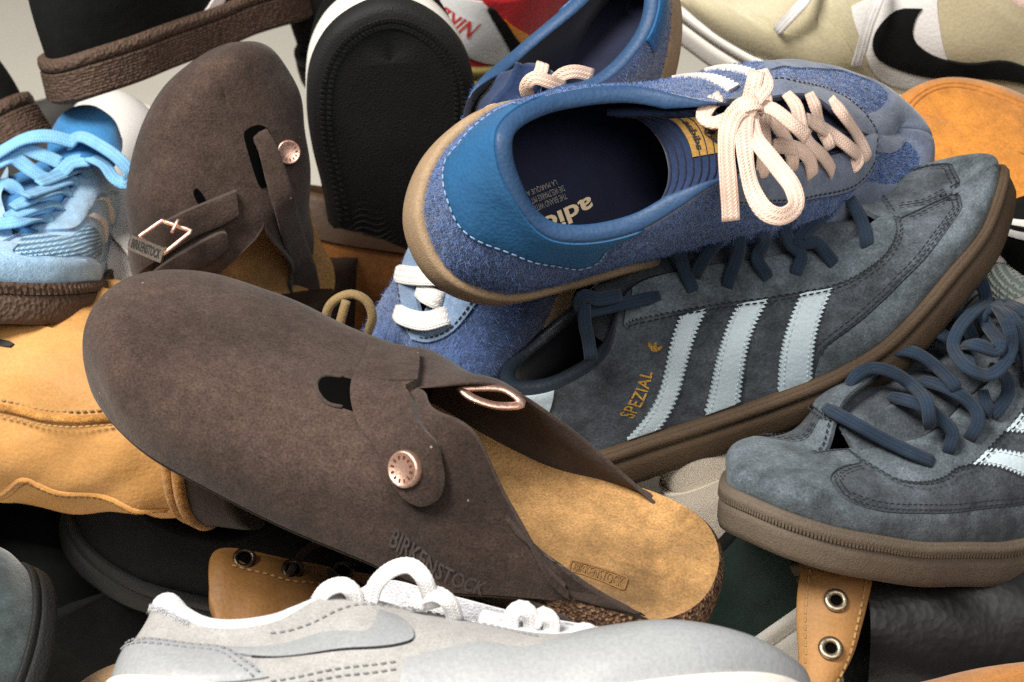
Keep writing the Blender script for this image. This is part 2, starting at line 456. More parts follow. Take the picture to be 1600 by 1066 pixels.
        if rim is not None:
            o.data.materials.append(rim); k = len(o.data.polygons)
            for q in range(k-nB, k): o.data.polygons[q].material_index = 1
        return o
    def path(s, uv, off=0., step=.001):
        q = np.asarray(uv, float)[:, :2]
        Q = resample(q*np.array([22., 60.]), step*1000)/np.array([22., 60.])
        Q[:, 1] = np.clip(Q[:, 1], 0, 1)
        return s.S.off(Q[:, 0], Q[:, 1], off), s.S.nor(Q[:, 0], Q[:, 1]), Q
    def stitch(s, uv, mat, off=.0008, pitch=.0033, ln=.0022, r=.00042, name='stitching', parent=None, rows=(0.,)):
        V, F = [], []
        P0, N0, _ = s.path(uv, off, .0008)
        for side in rows:
            T = np.gradient(P0, axis=0); T /= np.linalg.norm(T, axis=1, keepdims=True)+1e-12
            P = P0+np.cross(T, N0)*side
            d = np.concatenate([[0], np.cumsum(np.linalg.norm(np.diff(P, axis=0), axis=1))])
            m = int(d[-1]/pitch)
            for k in range(m):
                a = (k+.5)*pitch
                c = np.array([np.interp(a, d, P[:, j]) for j in range(3)])
                t = np.array([np.interp(a, d, T[:, j]) for j in range(3)]); n = np.array([np.interp(a, d, N0[:, j]) for j in range(3)])
                x = np.cross(t, n); b = len(V)
                hl = ln/2
                for q, rr in ((-hl, .5), (-hl*.6, 1), (hl*.6, 1), (hl, .5)):
                    for ca, sa in ((1, -.2), (.6, .8), (-.6, .8), (-1, -.2)):
                        V.append(c+t*q+x*r*rr*ca+n*r*rr*sa*(1 if abs(q) < hl else .1))
                for i in range(3):
                    for j in range(3): F.append((b+i*4+j, b+(i+1)*4+j, b+(i+1)*4+j+1, b+i*4+j+1))
                F.append((b, b+1, b+2, b+3)); F.append((b+15, b+14, b+13, b+12))
        if not V: return None
        return mesh_obj(name, V, F, mat, parent or s.root)
    def bead(s, uv, mat, r=.0008, off=0.0003, name='seam', parent=None, flat=1.0):
        P, N, _ = s.path(uv, off, .0015)
        V, F = tube_data(P, N, r, r*flat, 8)
        return mesh_obj(name, V, F, mat, parent or s.root)
    def text(s, body, quad, mat, h=.0004, name='lettering', parent=None, bold=0., extrude=.0004, fn=None, sx=1.):
        """lettering mapped on the quad of (u,v) corners: lower left, lower right, upper right, upper left"""
        cu = bpy.data.curves.new('t', 'FONT'); cu.body = body; cu.size = 1; cu.resolution_u = 3; cu.offset = bold
        if sx != 1.: cu.space_character = sx
        ob = bpy.data.objects.new('t', cu); COL.objects.link(ob)
        bpy.context.view_layer.update()
        dg = bpy.context.evaluated_depsgraph_get(); me = bpy.data.meshes.new_from_object(ob.evaluated_get(dg))
        V = np.array([v.co[:] for v in me.vertices]); Fc = [tuple(p.vertices) for p in me.polygons]
        bpy.data.objects.remove(ob); bpy.data.curves.remove(cu); bpy.data.meshes.remove(me)
        lo, hi = V.min(0), V.max(0)
        a = (V[:, 0]-lo[0])/(hi[0]-lo[0]); b = (V[:, 1]-lo[1])/(hi[1]-lo[1])
        q = np.asarray(quad, float)
        W = (1-a)[:, None]*(1-b)[:, None]*q[0]+a[:, None]*(1-b)[:, None]*q[1]+a[:, None]*b[:, None]*q[2]+(1-a)[:, None]*b[:, None]*q[3]
        P = s.S.off(W[:, 0], W[:, 1], h) if fn is None else fn(W)
        return mesh_obj(name, P, Fc, mat, parent or s.root, smooth=False)
    def loc(s, w): return (np.asarray(w)-s.t)@s.minv.T
    def arch(s, P, mat, w, t, name='lace', down=.3, sq=.7):
        """lace looping up between two eyelets: its flat side looks away from the middle of the arch"""
        P = np.asarray(P, float); c = (P[0]+P[-1])/2; top = P[len(P)//2]; c = c-(top-c)*down
        return cord(name, P, (P-c)/(np.linalg.norm(P-c, axis=1, keepdims=True)+1e-9), w, t, mat, s.root, step=.002, seg=12, sq=sq)
    def slab(s, G, mat, name, th=.002, sub=8, parent=None):
        """soft sheet through a grid of points"""
        G = np.asarray(G, float); a, c = G.shape[:2]
        A = np.stack([cr(G[:, j], np.linspace(0, a-1, (a-1)*sub+1), False) for j in range(c)], 1)
        A = np.stack([cr(A[i], np.linspace(0, c-1, (c-1)*sub+1), False) for i in range(len(A))], 0)
        o = mesh_obj(name, A, gfaces(A.shape[0], A.shape[1]), mat, parent or s.root)
        m = o.modifiers.new('thickness', 'SOLIDIFY'); m.thickness = th; m.offset = 0
        return o
    def lace(s, P, N, mat, w=.0035, t=.0012, name='lace', parent=None, sq=.45, dive=False):
        n = len(resample(np.concatenate([np.asarray(P, float), np.asarray(N, float)*.001], 1), .002))
        k = np.minimum(np.arange(n), np.arange(n)[::-1])*.002
        return cord(name, P, N, w*(np.clip(.75+k/.006*.25, 0, 1) if dive else 1.), t, mat, parent or s.root, step=.002, seg=16, sq=sq)
    def nap(s, mat, n, u0, u1, v0, v1, ln=.003, r=.00016, name='nap', seed=3, inpts=None, outpts=None, lean=(0, 0, -.4)):
        """loose fibres of hairy suede"""
        rng = np.random.RandomState(seed)
        u = u0+(u1-u0)*rng.rand(n*3); v = v0+(v1-v0)*rng.rand(n*3)
        keep = np.ones(len(u), bool)
        if inpts is not None:
            B, _ = outline(inpts, .004, s.S); keep &= inpoly(np.stack([u, v], 1), np.array(B))
        for op in outpts or []:
            B, _ = outline(op, .004, s.S); keep &= ~inpoly(np.stack([u, v], 1), np.array(B))
        u, v = u[keep][:n], v[keep][:n]; m = len(u)
        P = s.S.pos(u, v); N = s.S.nor(u, v)
        a = rng.normal(size=(m, 3))*.7+np.array(lean); T = a-N*np.sum(a*N, 1, keepdims=True)
        L = ln*(.4+rng.rand(m)**2*1.2)[:, None]
        X = np.cross(N, T); X /= np.linalg.norm(X, axis=1, keepdims=True)+1e-9
        c = rng.normal(size=(m, 1))*.35
        p0, p1, p2 = P-N*.0002, P+N*L*.35+T*L*.3+X*L*c*.3, P+N*L*.5+T*L*.8+X*L*c
        V = np.stack([p0-X*r, p0+X*r, p1+X*r*.8, p1-X*r*.8, p2], 1).reshape(-1, 3)
        b = np.arange(m)[:, None]*5
        F = [tuple(x) for x in (b+np.array([0, 1, 2, 3]))]+[tuple(x) for x in (b+np.array([3, 2, 4]))]
        o = mesh_obj(name, V, F, mat, s.root, smooth=True); o['kind'] = 'stuff'
        return o
def mind(A, B):
    return np.concatenate([np.sqrt(((A[i:i+400, None]-B[None])**2).sum(-1).min(1)) for i in range(0, len(A), 400)])
def inpoly(P, Q):
    P = np.asarray(P, float); x, y = P[:, 0], P[:, 1]; c = np.zeros(len(P), bool); n = len(Q)
    for i in range(n):
        x0, y0 = Q[i]; x1, y1 = Q[(i+1) % n]
        if y0 == y1: continue
        k = ((y0 > y) != (y1 > y)) & (x < (x1-x0)*(y-y0)/(y1-y0)+x0); c ^= k
    return c
def outline(pts, step, S=None):
    """closed outline through (u,v[,c[,zig]]): smooth between corner points; a point with zig starts a pinked run"""
    P = [tuple(p)+(0,)*(4-len(p)) for p in pts]
    n = len(P); sc = np.array([22., 60.])
    cs = [i for i in range(n) if P[i][2]]
    out = []
    if not cs:
        Q = resample(np.array([p[:2] for p in P])*sc, step*1000, True)/sc
        return Q, None
    for a, b in zip(cs, cs[1:]+[cs[0]+n]):
        seg = np.array([P[i % n][:2] for i in range(a, b+1)])*sc
        z = P[a][3]
        st = (step*1000 if not z else 1.0)
        Q = resample(seg, st, False, smooth=len(seg) > 2)
        if z:
            T = np.gradient(Q, axis=0); T /= np.linalg.norm(T, axis=1, keepdims=True)+1e-9
            nn = np.stack([T[:, 1], -T[:, 0]], 1); k = np.arange(len(Q)) % 2
            Q = Q+nn*((k*2-1)*z*1000)[:, None]
        out += list(Q[:-1]/sc)
    return np.array(out), None
# ---------------------------------------------------------------- lasts (feather line F, top line T, curve handles H, pose R,t) in metres
DATA = {
"S1": {"F":[[0.2774,0.0084,0.0463],[0.2775,0.0197,0.0414],[0.2667,0.0317,0.0341],[0.2471,0.0428,0.0293],[0.2216,0.0472,0.0264],[0.1955,0.0462,0.0251],[0.166,0.041,0.0254],[0.1352,0.037,0.0266],[0.1042,0.0354,0.0285],[0.0678,0.0362,0.0312],[0.0341,0.0352,0.0345],[0.0055,0.0242,0.0379],[-0.0064,0.0045,0.039],[0.0058,-0.0173,0.037],[0.0346,-0.0316,0.0329],[0.0682,-0.0353,0.0294],[0.1037,-0.0378,0.0247],[0.1334,-0.0404,0.0221],[0.1619,-0.0431,0.0217],[0.1883,-0.044,0.0249],[0.2111,-0.0398,0.0309],[0.2343,-0.0315,0.0376],[0.255,-0.0201,0.0415],[0.2686,-0.0058,0.0446]],"T":[[0.2543,0.002,0.0527],[0.2528,0.0024,0.0516],[0.2472,0.0011,0.0527],[0.2361,-0.0013,0.0555],[0.2185,-0.0035,0.0616],[0.2107,-0.002,0.0711],[0.1914,0.0081,0.0853],[0.157,0.0118,0.0964],[0.1217,0.0189,0.1036],[0.0861,0.0303,0.0834],[0.0479,0.0272,0.0745],[0.0208,0.0143,0.0758],[0.0121,-0.0046,0.079],[0.0193,-0.021,0.0784],[0.0427,-0.031,0.0776],[0.0731,-0.0333,0.0842],[0.0962,-0.0215,0.1037],[0.125,-0.0157,0.0954],[0.1616,-0.0165,0.0804],[0.1976,-0.0113,0.0646],[0.2185,-0.0035,0.0616],[0.2361,-0.0013,0.0555],[0.2472,0.0011,0.0527],[0.2528,0.0024,0.0516]],"H":[[0.55,0.35,0.6,0.0,1.0],[0.55,0.35,0.6,0.0,1.0],[0.55,0.3,0.58,0.0,0.6],[0.5,0.25,0.52,0.0,0.15],[0.5,0.2,0.48,0.0,0.0],[0.5,0.15,0.42,0.04,0.0],[0.5,0.1,0.32,0.15,0.0],[0.48,0.06,0.28,0.2,0.0],[0.45,0.04,0.2,0.25,0.3],[0.4,0.04,0.08,0.33,1.0],[0.35,0.06,0.06,0.33,1.0],[0.35,0.1,0.06,0.33,1.0],[0.35,0.12,0.06,0.33,1.0],[0.35,0.1,0.06,0.33,1.0],[0.35,0.06,0.06,0.33,1.0],[0.4,0.04,0.08,0.33,1.0],[0.45,0.04,0.2,0.25,0.3],[0.48,0.06,0.28,0.2,0.0],[0.5,0.1,0.32,0.15,0.0],[0.5,0.15,0.42,0.04,0.0],[0.5,0.2,0.48,0.0,0.0],[0.5,0.25,0.52,0.0,0.15],[0.55,0.3,0.58,0.0,0.6],[0.55,0.35,0.6,0.0,1.0]],"R":[[0.86613,-0.08287,-0.4929],[0.00572,0.98774,-0.15601],[0.49978,0.1323,0.85599]],"t":[0.02208,0.71674,0.15128],"thick":[0.02,0.028],"sc":0.99999,"outset":0.004},
"S2": {"F":[[0.2663,0.0006,0.0431],[0.2636,0.0137,0.0435],[0.2531,0.0273,0.0403],[0.2347,0.0381,0.035],[0.2113,0.0433,0.029],[0.1875,0.0449,0.0226],[0.1601,0.0434,0.0171],[0.1315,0.043,0.0121],[0.1026,0.0415,0.0123],[0.0685,0.0398,0.0162],[0.0374,0.0356,0.0208],[0.0112,0.0219,0.025],[0.0005,0.0011,0.0273],[0.0112,-0.0192,0.0285],[0.0374,-0.0312,0.0281],[0.0684,-0.0331,0.0273],[0.102,-0.0325,0.0263],[0.1303,-0.0336,0.0255],[0.1578,-0.0364,0.0251],[0.1837,-0.0401,0.0255],[0.2062,-0.0406,0.0278],[0.2284,-0.0363,0.0315],[0.2462,-0.0255,0.0365],[0.2585,-0.0118,0.0406]],"T":[[0.2537,-0.002,0.0543],[0.2526,-0.0004,0.0532],[0.2483,0.0011,0.0537],[0.2379,0.0028,0.0538],[0.2177,0.0045,0.0549],[0.1983,0.008,0.0556],[0.1679,0.017,0.0618],[0.1362,0.0139,0.0798],[0.1062,0.0174,0.0949],[0.075,0.0284,0.0819],[0.04,0.0268,0.0787],[0.0142,0.0157,0.0843],[0.0057,-0.0028,0.0899],[0.0133,-0.022,0.0881],[0.038,-0.0351,0.0869],[0.0718,-0.0389,0.0954],[0.1018,-0.0284,0.1138],[0.1312,-0.0199,0.1014],[0.1652,-0.0156,0.0859],[0.1993,-0.008,0.0737],[0.2177,0.0045,0.0549],[0.2379,0.0028,0.0538],[0.2483,0.0011,0.0537],[0.2526,-0.0004,0.0532]],"H":[[0.55,0.35,0.6,0.0,1.0],[0.55,0.35,0.6,0.0,1.0],[0.55,0.3,0.58,0.0,0.6],[0.5,0.25,0.52,0.0,0.15],[0.5,0.2,0.48,0.0,0.0],[0.5,0.15,0.42,0.04,0.0],[0.5,0.1,0.32,0.15,0.0],[0.48,0.06,0.28,0.2,0.0],[0.45,0.04,0.2,0.25,0.3],[0.4,0.04,0.08,0.33,1.0],[0.35,0.06,0.06,0.33,1.0],[0.35,0.1,0.06,0.33,1.0],[0.35,0.12,0.06,0.33,1.0],[0.35,0.1,0.06,0.33,1.0],[0.35,0.06,0.06,0.33,1.0],[0.4,0.04,0.08,0.33,1.0],[0.45,0.04,0.2,0.25,0.3],[0.48,0.06,0.28,0.2,0.0],[0.5,0.1,0.32,0.15,0.0],[0.5,0.15,0.42,0.04,0.0],[0.5,0.2,0.48,0.0,0.0],[0.5,0.25,0.52,0.0,0.15],[0.55,0.3,0.58,0.0,0.6],[0.55,0.35,0.6,0.0,1.0]],"R":[[-0.88423,0.46204,0.06827],[-0.44922,-0.88134,0.14642],[0.12782,0.0988,0.98686]],"t":[0.33453,0.7202,0.14438],"thick":[0.02138,0.02527],"sc":0.97186,"outset":0.00389},
"BL1": {"F":[[0.2808,-0.0022,0.0289],[0.2758,0.0128,0.0276],[0.2626,0.0269,0.0255],[0.2421,0.038,0.0237],[0.217,0.0441,0.0231],[0.192,0.0464,0.0237],[0.1638,0.0434,0.0251],[0.1344,0.0406,0.0263],[0.1047,0.0392,0.0274],[0.0699,0.0389,0.0282],[0.0381,0.0349,0.0286],[0.0117,0.0172,0.0286],[-0.0003,-0.0087,0.027],[0.0088,-0.0345,0.0256],[0.0343,-0.0472,0.0243],[0.0666,-0.046,0.0243],[0.1025,-0.0419,0.0246],[0.1335,-0.0403,0.0246],[0.1642,-0.0417,0.0244],[0.1935,-0.0452,0.0238],[0.2194,-0.0454,0.024],[0.2449,-0.0414,0.0249],[0.2649,-0.0309,0.0266],[0.2767,-0.0168,0.0282]],"T":[[0.2509,0.0071,0.0505],[0.2517,0.006,0.0506],[0.2496,0.0042,0.054],[0.2411,0.0026,0.0593],[0.2221,0.0024,0.0686],[0.2034,0.0061,0.0795],[0.1734,0.0188,0.093],[0.1394,0.0177,0.1022],[0.1093,0.0175,0.1082],[0.0801,0.0312,0.0905],[0.0468,0.0315,0.0849],[0.0211,0.0234,0.0892],[0.0097,0.0107,0.093],[0.0147,-0.0102,0.0881],[0.035,-0.0318,0.0811],[0.0718,-0.0338,0.0889],[0.1064,-0.0181,0.1098],[0.138,-0.0124,0.1018],[0.1712,-0.0104,0.0903],[0.2022,-0.0053,0.0778],[0.2221,0.0024,0.0686],[0.2411,0.0026,0.0593],[0.2496,0.0042,0.054],[0.2517,0.006,0.0506]],"H":[[0.55,0.35,0.6,0.0,1.0],[0.55,0.35,0.6,0.0,1.0],[0.55,0.3,0.58,0.0,0.6],[0.5,0.25,0.52,0.0,0.15],[0.5,0.2,0.48,0.0,0.0],[0.5,0.15,0.42,0.04,0.0],[0.5,0.1,0.32,0.15,0.0],[0.48,0.06,0.28,0.2,0.0],[0.45,0.04,0.2,0.25,0.3],[0.4,0.04,0.08,0.33,1.0],[0.35,0.06,0.06,0.33,1.0],[0.35,0.1,0.06,0.33,1.0],[0.35,0.12,0.06,0.33,1.0],[0.35,0.1,0.06,0.33,1.0],[0.35,0.06,0.06,0.33,1.0],[0.4,0.04,0.08,0.33,1.0],[0.45,0.04,0.2,0.25,0.3],[0.48,0.06,0.28,0.2,0.0],[0.5,0.1,0.32,0.15,0.0],[0.5,0.15,0.42,0.04,0.0],[0.5,0.2,0.48,0.0,0.0],[0.5,0.25,0.52,0.0,0.15],[0.55,0.3,0.58,0.0,0.6],[0.55,0.35,0.6,0.0,1.0]],"R":[[0.89706,-0.16468,0.41008],[0.43466,0.49624,-0.75155],[-0.07973,0.85243,0.51673]],"t":[-0.05216,0.68298,0.32749],"thick":[0.02,0.02],"sc":1.0,"outset":0.004},
"BL2": {"F":[[0.2725,-0.0025,0.031],[0.2677,0.0139,0.0294],[0.2555,0.0292,0.0267],[0.2356,0.0404,0.0242],[0.211,0.0446,0.0229],[0.1864,0.0436,0.0228],[0.159,0.0383,0.024],[0.1308,0.0335,0.0256],[0.1027,0.0299,0.0278],[0.0698,0.0275,0.0304],[0.0395,0.0229,0.0334],[0.0132,0.0091,0.0363],[-0.0003,-0.0086,0.0358],[0.009,-0.0249,0.034],[0.0348,-0.0334,0.0311],[0.0659,-0.0326,0.0284],[0.1002,-0.0302,0.0263],[0.1297,-0.0303,0.0247],[0.1592,-0.0335,0.0236],[0.1877,-0.0393,0.0229],[0.2129,-0.0431,0.0238],[0.2378,-0.0427,0.0259],[0.2571,-0.0337,0.0284],[0.2685,-0.0189,0.0303]],"T":[[0.2255,-0.0026,0.0544],[0.23,-0.0008,0.0549],[0.2344,0.0016,0.0571],[0.2324,0.0042,0.0596],[0.2181,0.0063,0.0642],[0.2,0.0085,0.0709],[0.1636,0.0138,0.083],[0.1238,0.0129,0.0951],[0.0935,0.0199,0.1016],[0.0667,0.0343,0.0811],[0.035,0.0347,0.0731],[0.0121,0.0246,0.0754],[0.0063,0.007,0.0784],[0.0161,-0.0112,0.0741],[0.0422,-0.0238,0.0708],[0.0761,-0.0295,0.0795],[0.106,-0.0207,0.0987],[0.1366,-0.0134,0.0898],[0.1715,-0.0104,0.0795],[0.2036,-0.0035,0.0713],[0.2181,0.0063,0.0642],[0.2324,0.0042,0.0596],[0.2344,0.0016,0.0571],[0.23,-0.0008,0.0549]],"H":[[0.55,0.35,0.6,0.0,1.0],[0.55,0.35,0.6,0.0,1.0],[0.55,0.3,0.58,0.0,0.6],[0.5,0.25,0.52,0.0,0.15],[0.5,0.2,0.48,0.0,0.0],[0.5,0.15,0.42,0.04,0.0],[0.5,0.1,0.32,0.15,0.0],[0.48,0.06,0.28,0.2,0.0],[0.45,0.04,0.2,0.25,0.3],[0.4,0.04,0.08,0.33,1.0],[0.35,0.06,0.06,0.33,1.0],[0.35,0.1,0.06,0.33,1.0],[0.35,0.12,0.06,0.33,1.0],[0.35,0.1,0.06,0.33,1.0],[0.35,0.06,0.06,0.33,1.0],[0.4,0.04,0.08,0.33,1.0],[0.45,0.04,0.2,0.25,0.3],[0.48,0.06,0.28,0.2,0.0],[0.5,0.1,0.32,0.15,0.0],[0.5,0.15,0.42,0.04,0.0],[0.5,0.2,0.48,0.0,0.0],[0.5,0.25,0.52,0.0,0.15],[0.55,0.3,0.58,0.0,0.6],[0.55,0.35,0.6,0.0,1.0]],"R":[[-0.55081,0.63869,-0.53729],[-0.31494,-0.75521,-0.57487],[-0.77293,-0.14743,0.61713]],"t":[0.10387,0.83306,0.37748],"thick":[0.012,0.012],"sc":0.96085,"outset":0.001},
"C1": {"F":[[0.314,-0.0029,0.0245],[0.3069,0.0198,0.0242],[0.2879,0.038,0.0243],[0.2586,0.0505,0.0233],[0.2231,0.0551,0.0229],[0.1875,0.0563,0.0214],[0.1521,0.0547,0.0206],[0.1178,0.0533,0.0199],[0.0863,0.0459,0.0267],[0.0559,0.0409,0.0345],[0.0284,0.0375,0.0349],[0.0125,0.0202,0.0387],[0.0109,-0.0063,0.0417],[0.0227,-0.0295,0.0408],[0.0459,-0.0445,0.034],[0.0733,-0.0502,0.0262],[0.1036,-0.0517,0.0208],[0.1348,-0.056,0.0195],[0.1668,-0.0593,0.0211],[0.1976,-0.0565,0.0202],[0.2295,-0.055,0.0209],[0.2634,-0.0542,0.0231],[0.2923,-0.044,0.0239],[0.3097,-0.0256,0.0242]],"T":[[0.2627,0.0004,0.0681],[0.2601,0.0015,0.0685],[0.2539,0.003,0.0678],[0.2374,0.0042,0.0673],[0.2074,0.0052,0.0672],[0.1791,0.0076,0.0722],[0.1563,0.0109,0.0829],[0.1425,0.0308,0.09],[0.1217,0.0364,0.0912],[0.0979,0.0406,0.0669],[0.0639,0.0453,0.0421],[0.0202,0.0284,0.0357],[0.0047,0.0039,0.0336],[0.0088,-0.0211,0.0325],[0.0424,-0.0399,0.0325],[0.0704,-0.041,0.0442],[0.0956,-0.0357,0.0589],[0.1282,-0.0156,0.0811],[0.1563,0.0109,0.0829],[0.1791,0.0076,0.0722],[0.2074,0.0052,0.0672],[0.2374,0.0042,0.0673],[0.2539,0.003,0.0678],[0.2601,0.0015,0.0685]],"H":[[0.5,0.4,0.6,0.0,1.0],[0.5,0.4,0.6,0.0,1.0],[0.5,0.35,0.6,0.0,0.6],[0.5,0.3,0.55,0.0,0.15],[0.5,0.22,0.5,0.0,0.0],[0.5,0.15,0.48,0.02,0.0],[0.48,0.1,0.4,0.05,0.0],[0.45,0.05,0.25,0.15,0.0],[0.4,0.04,0.05,0.33,0.3],[0.35,0.04,0.03,0.33,1.0],[0.33,0.04,0.0,0.33,1.0],[0.33,0.0,0.0,0.33,1.0],[0.33,0.0,0.0,0.33,1.0],[0.33,0.0,0.0,0.33,1.0],[0.33,0.04,0.0,0.33,1.0],[0.35,0.04,0.03,0.33,1.0],[0.4,0.04,0.05,0.33,0.3],[0.45,0.05,0.25,0.15,0.0],[0.48,0.1,0.4,0.05,0.0],[0.5,0.15,0.48,0.02,0.0],[0.5,0.22,0.5,0.0,0.0],[0.5,0.3,0.55,0.0,0.15],[0.5,0.35,0.6,0.0,0.6],[0.5,0.4,0.6,0.0,1.0]],"R":[[-0.9147,-0.33936,0.21947],[0.31845,-0.93958,-0.12561],[0.24883,-0.04501,0.9675]],"t":[0.08805,0.54849,0.17172],"thick":[0.01286,0.01286],"sc":1.07202,"outset":-0.00214,"far":1},
"C2": {"F":[[0.2046,-0.0107,0.0193],[0.201,0.0051,0.0199],[0.1926,0.0218,0.0198],[0.1771,0.0364,0.0192],[0.157,0.0479,0.0191],[0.1353,0.0563,0.0203],[0.1112,0.0593,0.0233],[0.087,0.0594,0.0262],[0.0667,0.0522,0.0269],[0.0493,0.0431,0.0261],[0.0348,0.0297,0.0243],[0.0242,0.0091,0.0227],[0.0218,-0.0156,0.0214],[0.0262,-0.0355,0.022],[0.039,-0.0469,0.0225],[0.0558,-0.0488,0.023],[0.0754,-0.0443,0.0221],[0.0963,-0.042,0.0208],[0.118,-0.0418,0.0192],[0.1398,-0.0438,0.0176],[0.161,-0.0454,0.0168],[0.181,-0.0432,0.0168],[0.196,-0.0359,0.0178],[0.2031,-0.0244,0.0187]],"T":[[0.1915,-0.0008,0.0476],[0.1908,-0.0005,0.0482],[0.1885,-0.0003,0.0498],[0.179,-0.0011,0.0537],[0.1597,-0.0026,0.0598],[0.1415,-0.0027,0.0651],[0.1253,-0.0006,0.069],[0.1094,0.0177,0.0662],[0.0859,0.0349,0.0491],[0.0652,0.0355,0.0338],[0.0397,0.0334,0.0239],[0.0094,0.0199,0.0239],[0.0008,0.0034,0.0248],[0.0069,-0.0119,0.0253],[0.0349,-0.0225,0.0264],[0.059,-0.0211,0.0367],[0.0804,-0.0187,0.051],[0.1088,-0.0062,0.0644],[0.1253,-0.0006,0.069],[0.1415,-0.0027,0.0651],[0.1597,-0.0026,0.0598],[0.179,-0.0011,0.0537],[0.1885,-0.0003,0.0498],[0.1908,-0.0005,0.0482]],"H":[[0.5,0.4,0.6,0.0,1.0],[0.5,0.4,0.6,0.0,1.0],[0.5,0.35,0.6,0.0,0.6],[0.5,0.3,0.55,0.0,0.15],[0.5,0.22,0.5,0.0,0.0],[0.5,0.15,0.48,0.02,0.0],[0.48,0.1,0.4,0.05,0.0],[0.45,0.05,0.25,0.15,0.0],[0.4,0.04,0.05,0.33,0.3],[0.35,0.04,0.03,0.33,1.0],[0.33,0.04,0.0,0.33,1.0],[0.33,0.0,0.0,0.33,1.0],[0.33,0.0,0.0,0.33,1.0],[0.33,0.0,0.0,0.33,1.0],[0.33,0.04,0.0,0.33,1.0],[0.35,0.04,0.03,0.33,1.0],[0.4,0.04,0.05,0.33,0.3],[0.45,0.05,0.25,0.15,0.0],[0.48,0.1,0.4,0.05,0.0],[0.5,0.15,0.48,0.02,0.0],[0.5,0.22,0.5,0.0,0.0],[0.5,0.3,0.55,0.0,0.15],[0.5,0.35,0.6,0.0,0.6],[0.5,0.4,0.6,0.0,1.0]],"R":[[-0.06832,-0.84073,0.53713],[-0.18594,-0.51823,-0.83478],[0.98018,-0.15691,-0.12092]],"t":[-0.15993,0.84049,0.17232],"thick":[0.00941,0.00941],"sc":0.78444,"outset":-0.00157},
"LB": {"F":[[0.2597,-0.006,0.0335],[0.2545,0.009,0.0333],[0.2422,0.0242,0.0304],[0.2227,0.0362,0.0282],[0.1988,0.0416,0.0266],[0.1752,0.0421,0.0246],[0.149,0.0383,0.0234],[0.1221,0.0344,0.0231],[0.0953,0.0311,0.0242],[0.064,0.0295,0.0256],[0.0353,0.0269,0.0268],[0.0109,0.0162,0.0277],[0.0008,-0.0015,0.0276],[0.0106,-0.019,0.0275],[0.0349,-0.0294,0.0264],[0.0637,-0.0309,0.0253],[0.0954,-0.0307,0.0243],[0.1225,-0.0324,0.0233],[0.1498,-0.0361,0.0225],[0.1762,-0.041,0.0218],[0.2,-0.0426,0.0223],[0.2238,-0.04,0.0242],[0.2432,-0.0315,0.0274],[0.2552,-0.0194,0.0309]],"T":[[0.2342,0.0001,0.0526],[0.2341,0.0007,0.0513],[0.2302,0.0017,0.051],[0.22,0.0033,0.0508],[0.1996,0.0054,0.0527],[0.1793,0.0094,0.0561],[0.1493,0.0182,0.0652],[0.1183,0.0216,0.0785],[0.0907,0.0289,0.0946],[0.0641,0.0359,0.0842],[0.0341,0.0295,0.0798],[0.0119,0.0163,0.0822],[0.0049,-0.002,0.0836],[0.0123,-0.0198,0.0776],[0.0352,-0.031,0.0719],[0.0662,-0.0332,0.0757],[0.0935,-0.0224,0.0911],[0.1206,-0.0154,0.0842],[0.1512,-0.0118,0.076],[0.1809,-0.0029,0.0679],[0.1996,0.0054,0.0527],[0.22,0.0033,0.0508],[0.2302,0.0017,0.051],[0.2341,0.0007,0.0513]],"H":[[0.55,0.35,0.6,0.0,1.0],[0.55,0.35,0.6,0.0,1.0],[0.55,0.3,0.58,0.0,0.6],[0.5,0.25,0.52,0.0,0.15],[0.5,0.2,0.48,0.0,0.0],[0.5,0.15,0.42,0.04,0.0],[0.5,0.1,0.32,0.15,0.0],[0.48,0.06,0.28,0.2,0.0],[0.45,0.04,0.2,0.25,0.3],[0.4,0.04,0.08,0.33,1.0],[0.35,0.06,0.06,0.33,1.0],[0.35,0.1,0.06,0.33,1.0],[0.35,0.12,0.06,0.33,1.0],[0.35,0.1,0.06,0.33,1.0],[0.35,0.06,0.06,0.33,1.0],[0.4,0.04,0.08,0.33,1.0],[0.45,0.04,0.2,0.25,0.3],[0.48,0.06,0.28,0.2,0.0],[0.5,0.1,0.32,0.15,0.0],[0.5,0.15,0.42,0.04,0.0],[0.5,0.2,0.48,0.0,0.0],[0.5,0.25,0.52,0.0,0.15],[0.55,0.3,0.58,0.0,0.6],[0.55,0.35,0.6,0.0,1.0]],"R":[[0.05167,0.99717,-0.05464],[-0.93376,0.06764,0.35144],[0.35414,0.03286,0.93461]],"t":[-0.28244,0.94028,0.15186],"thick":[0.021,0.022],"sc":0.90772,"outset":0.00363},
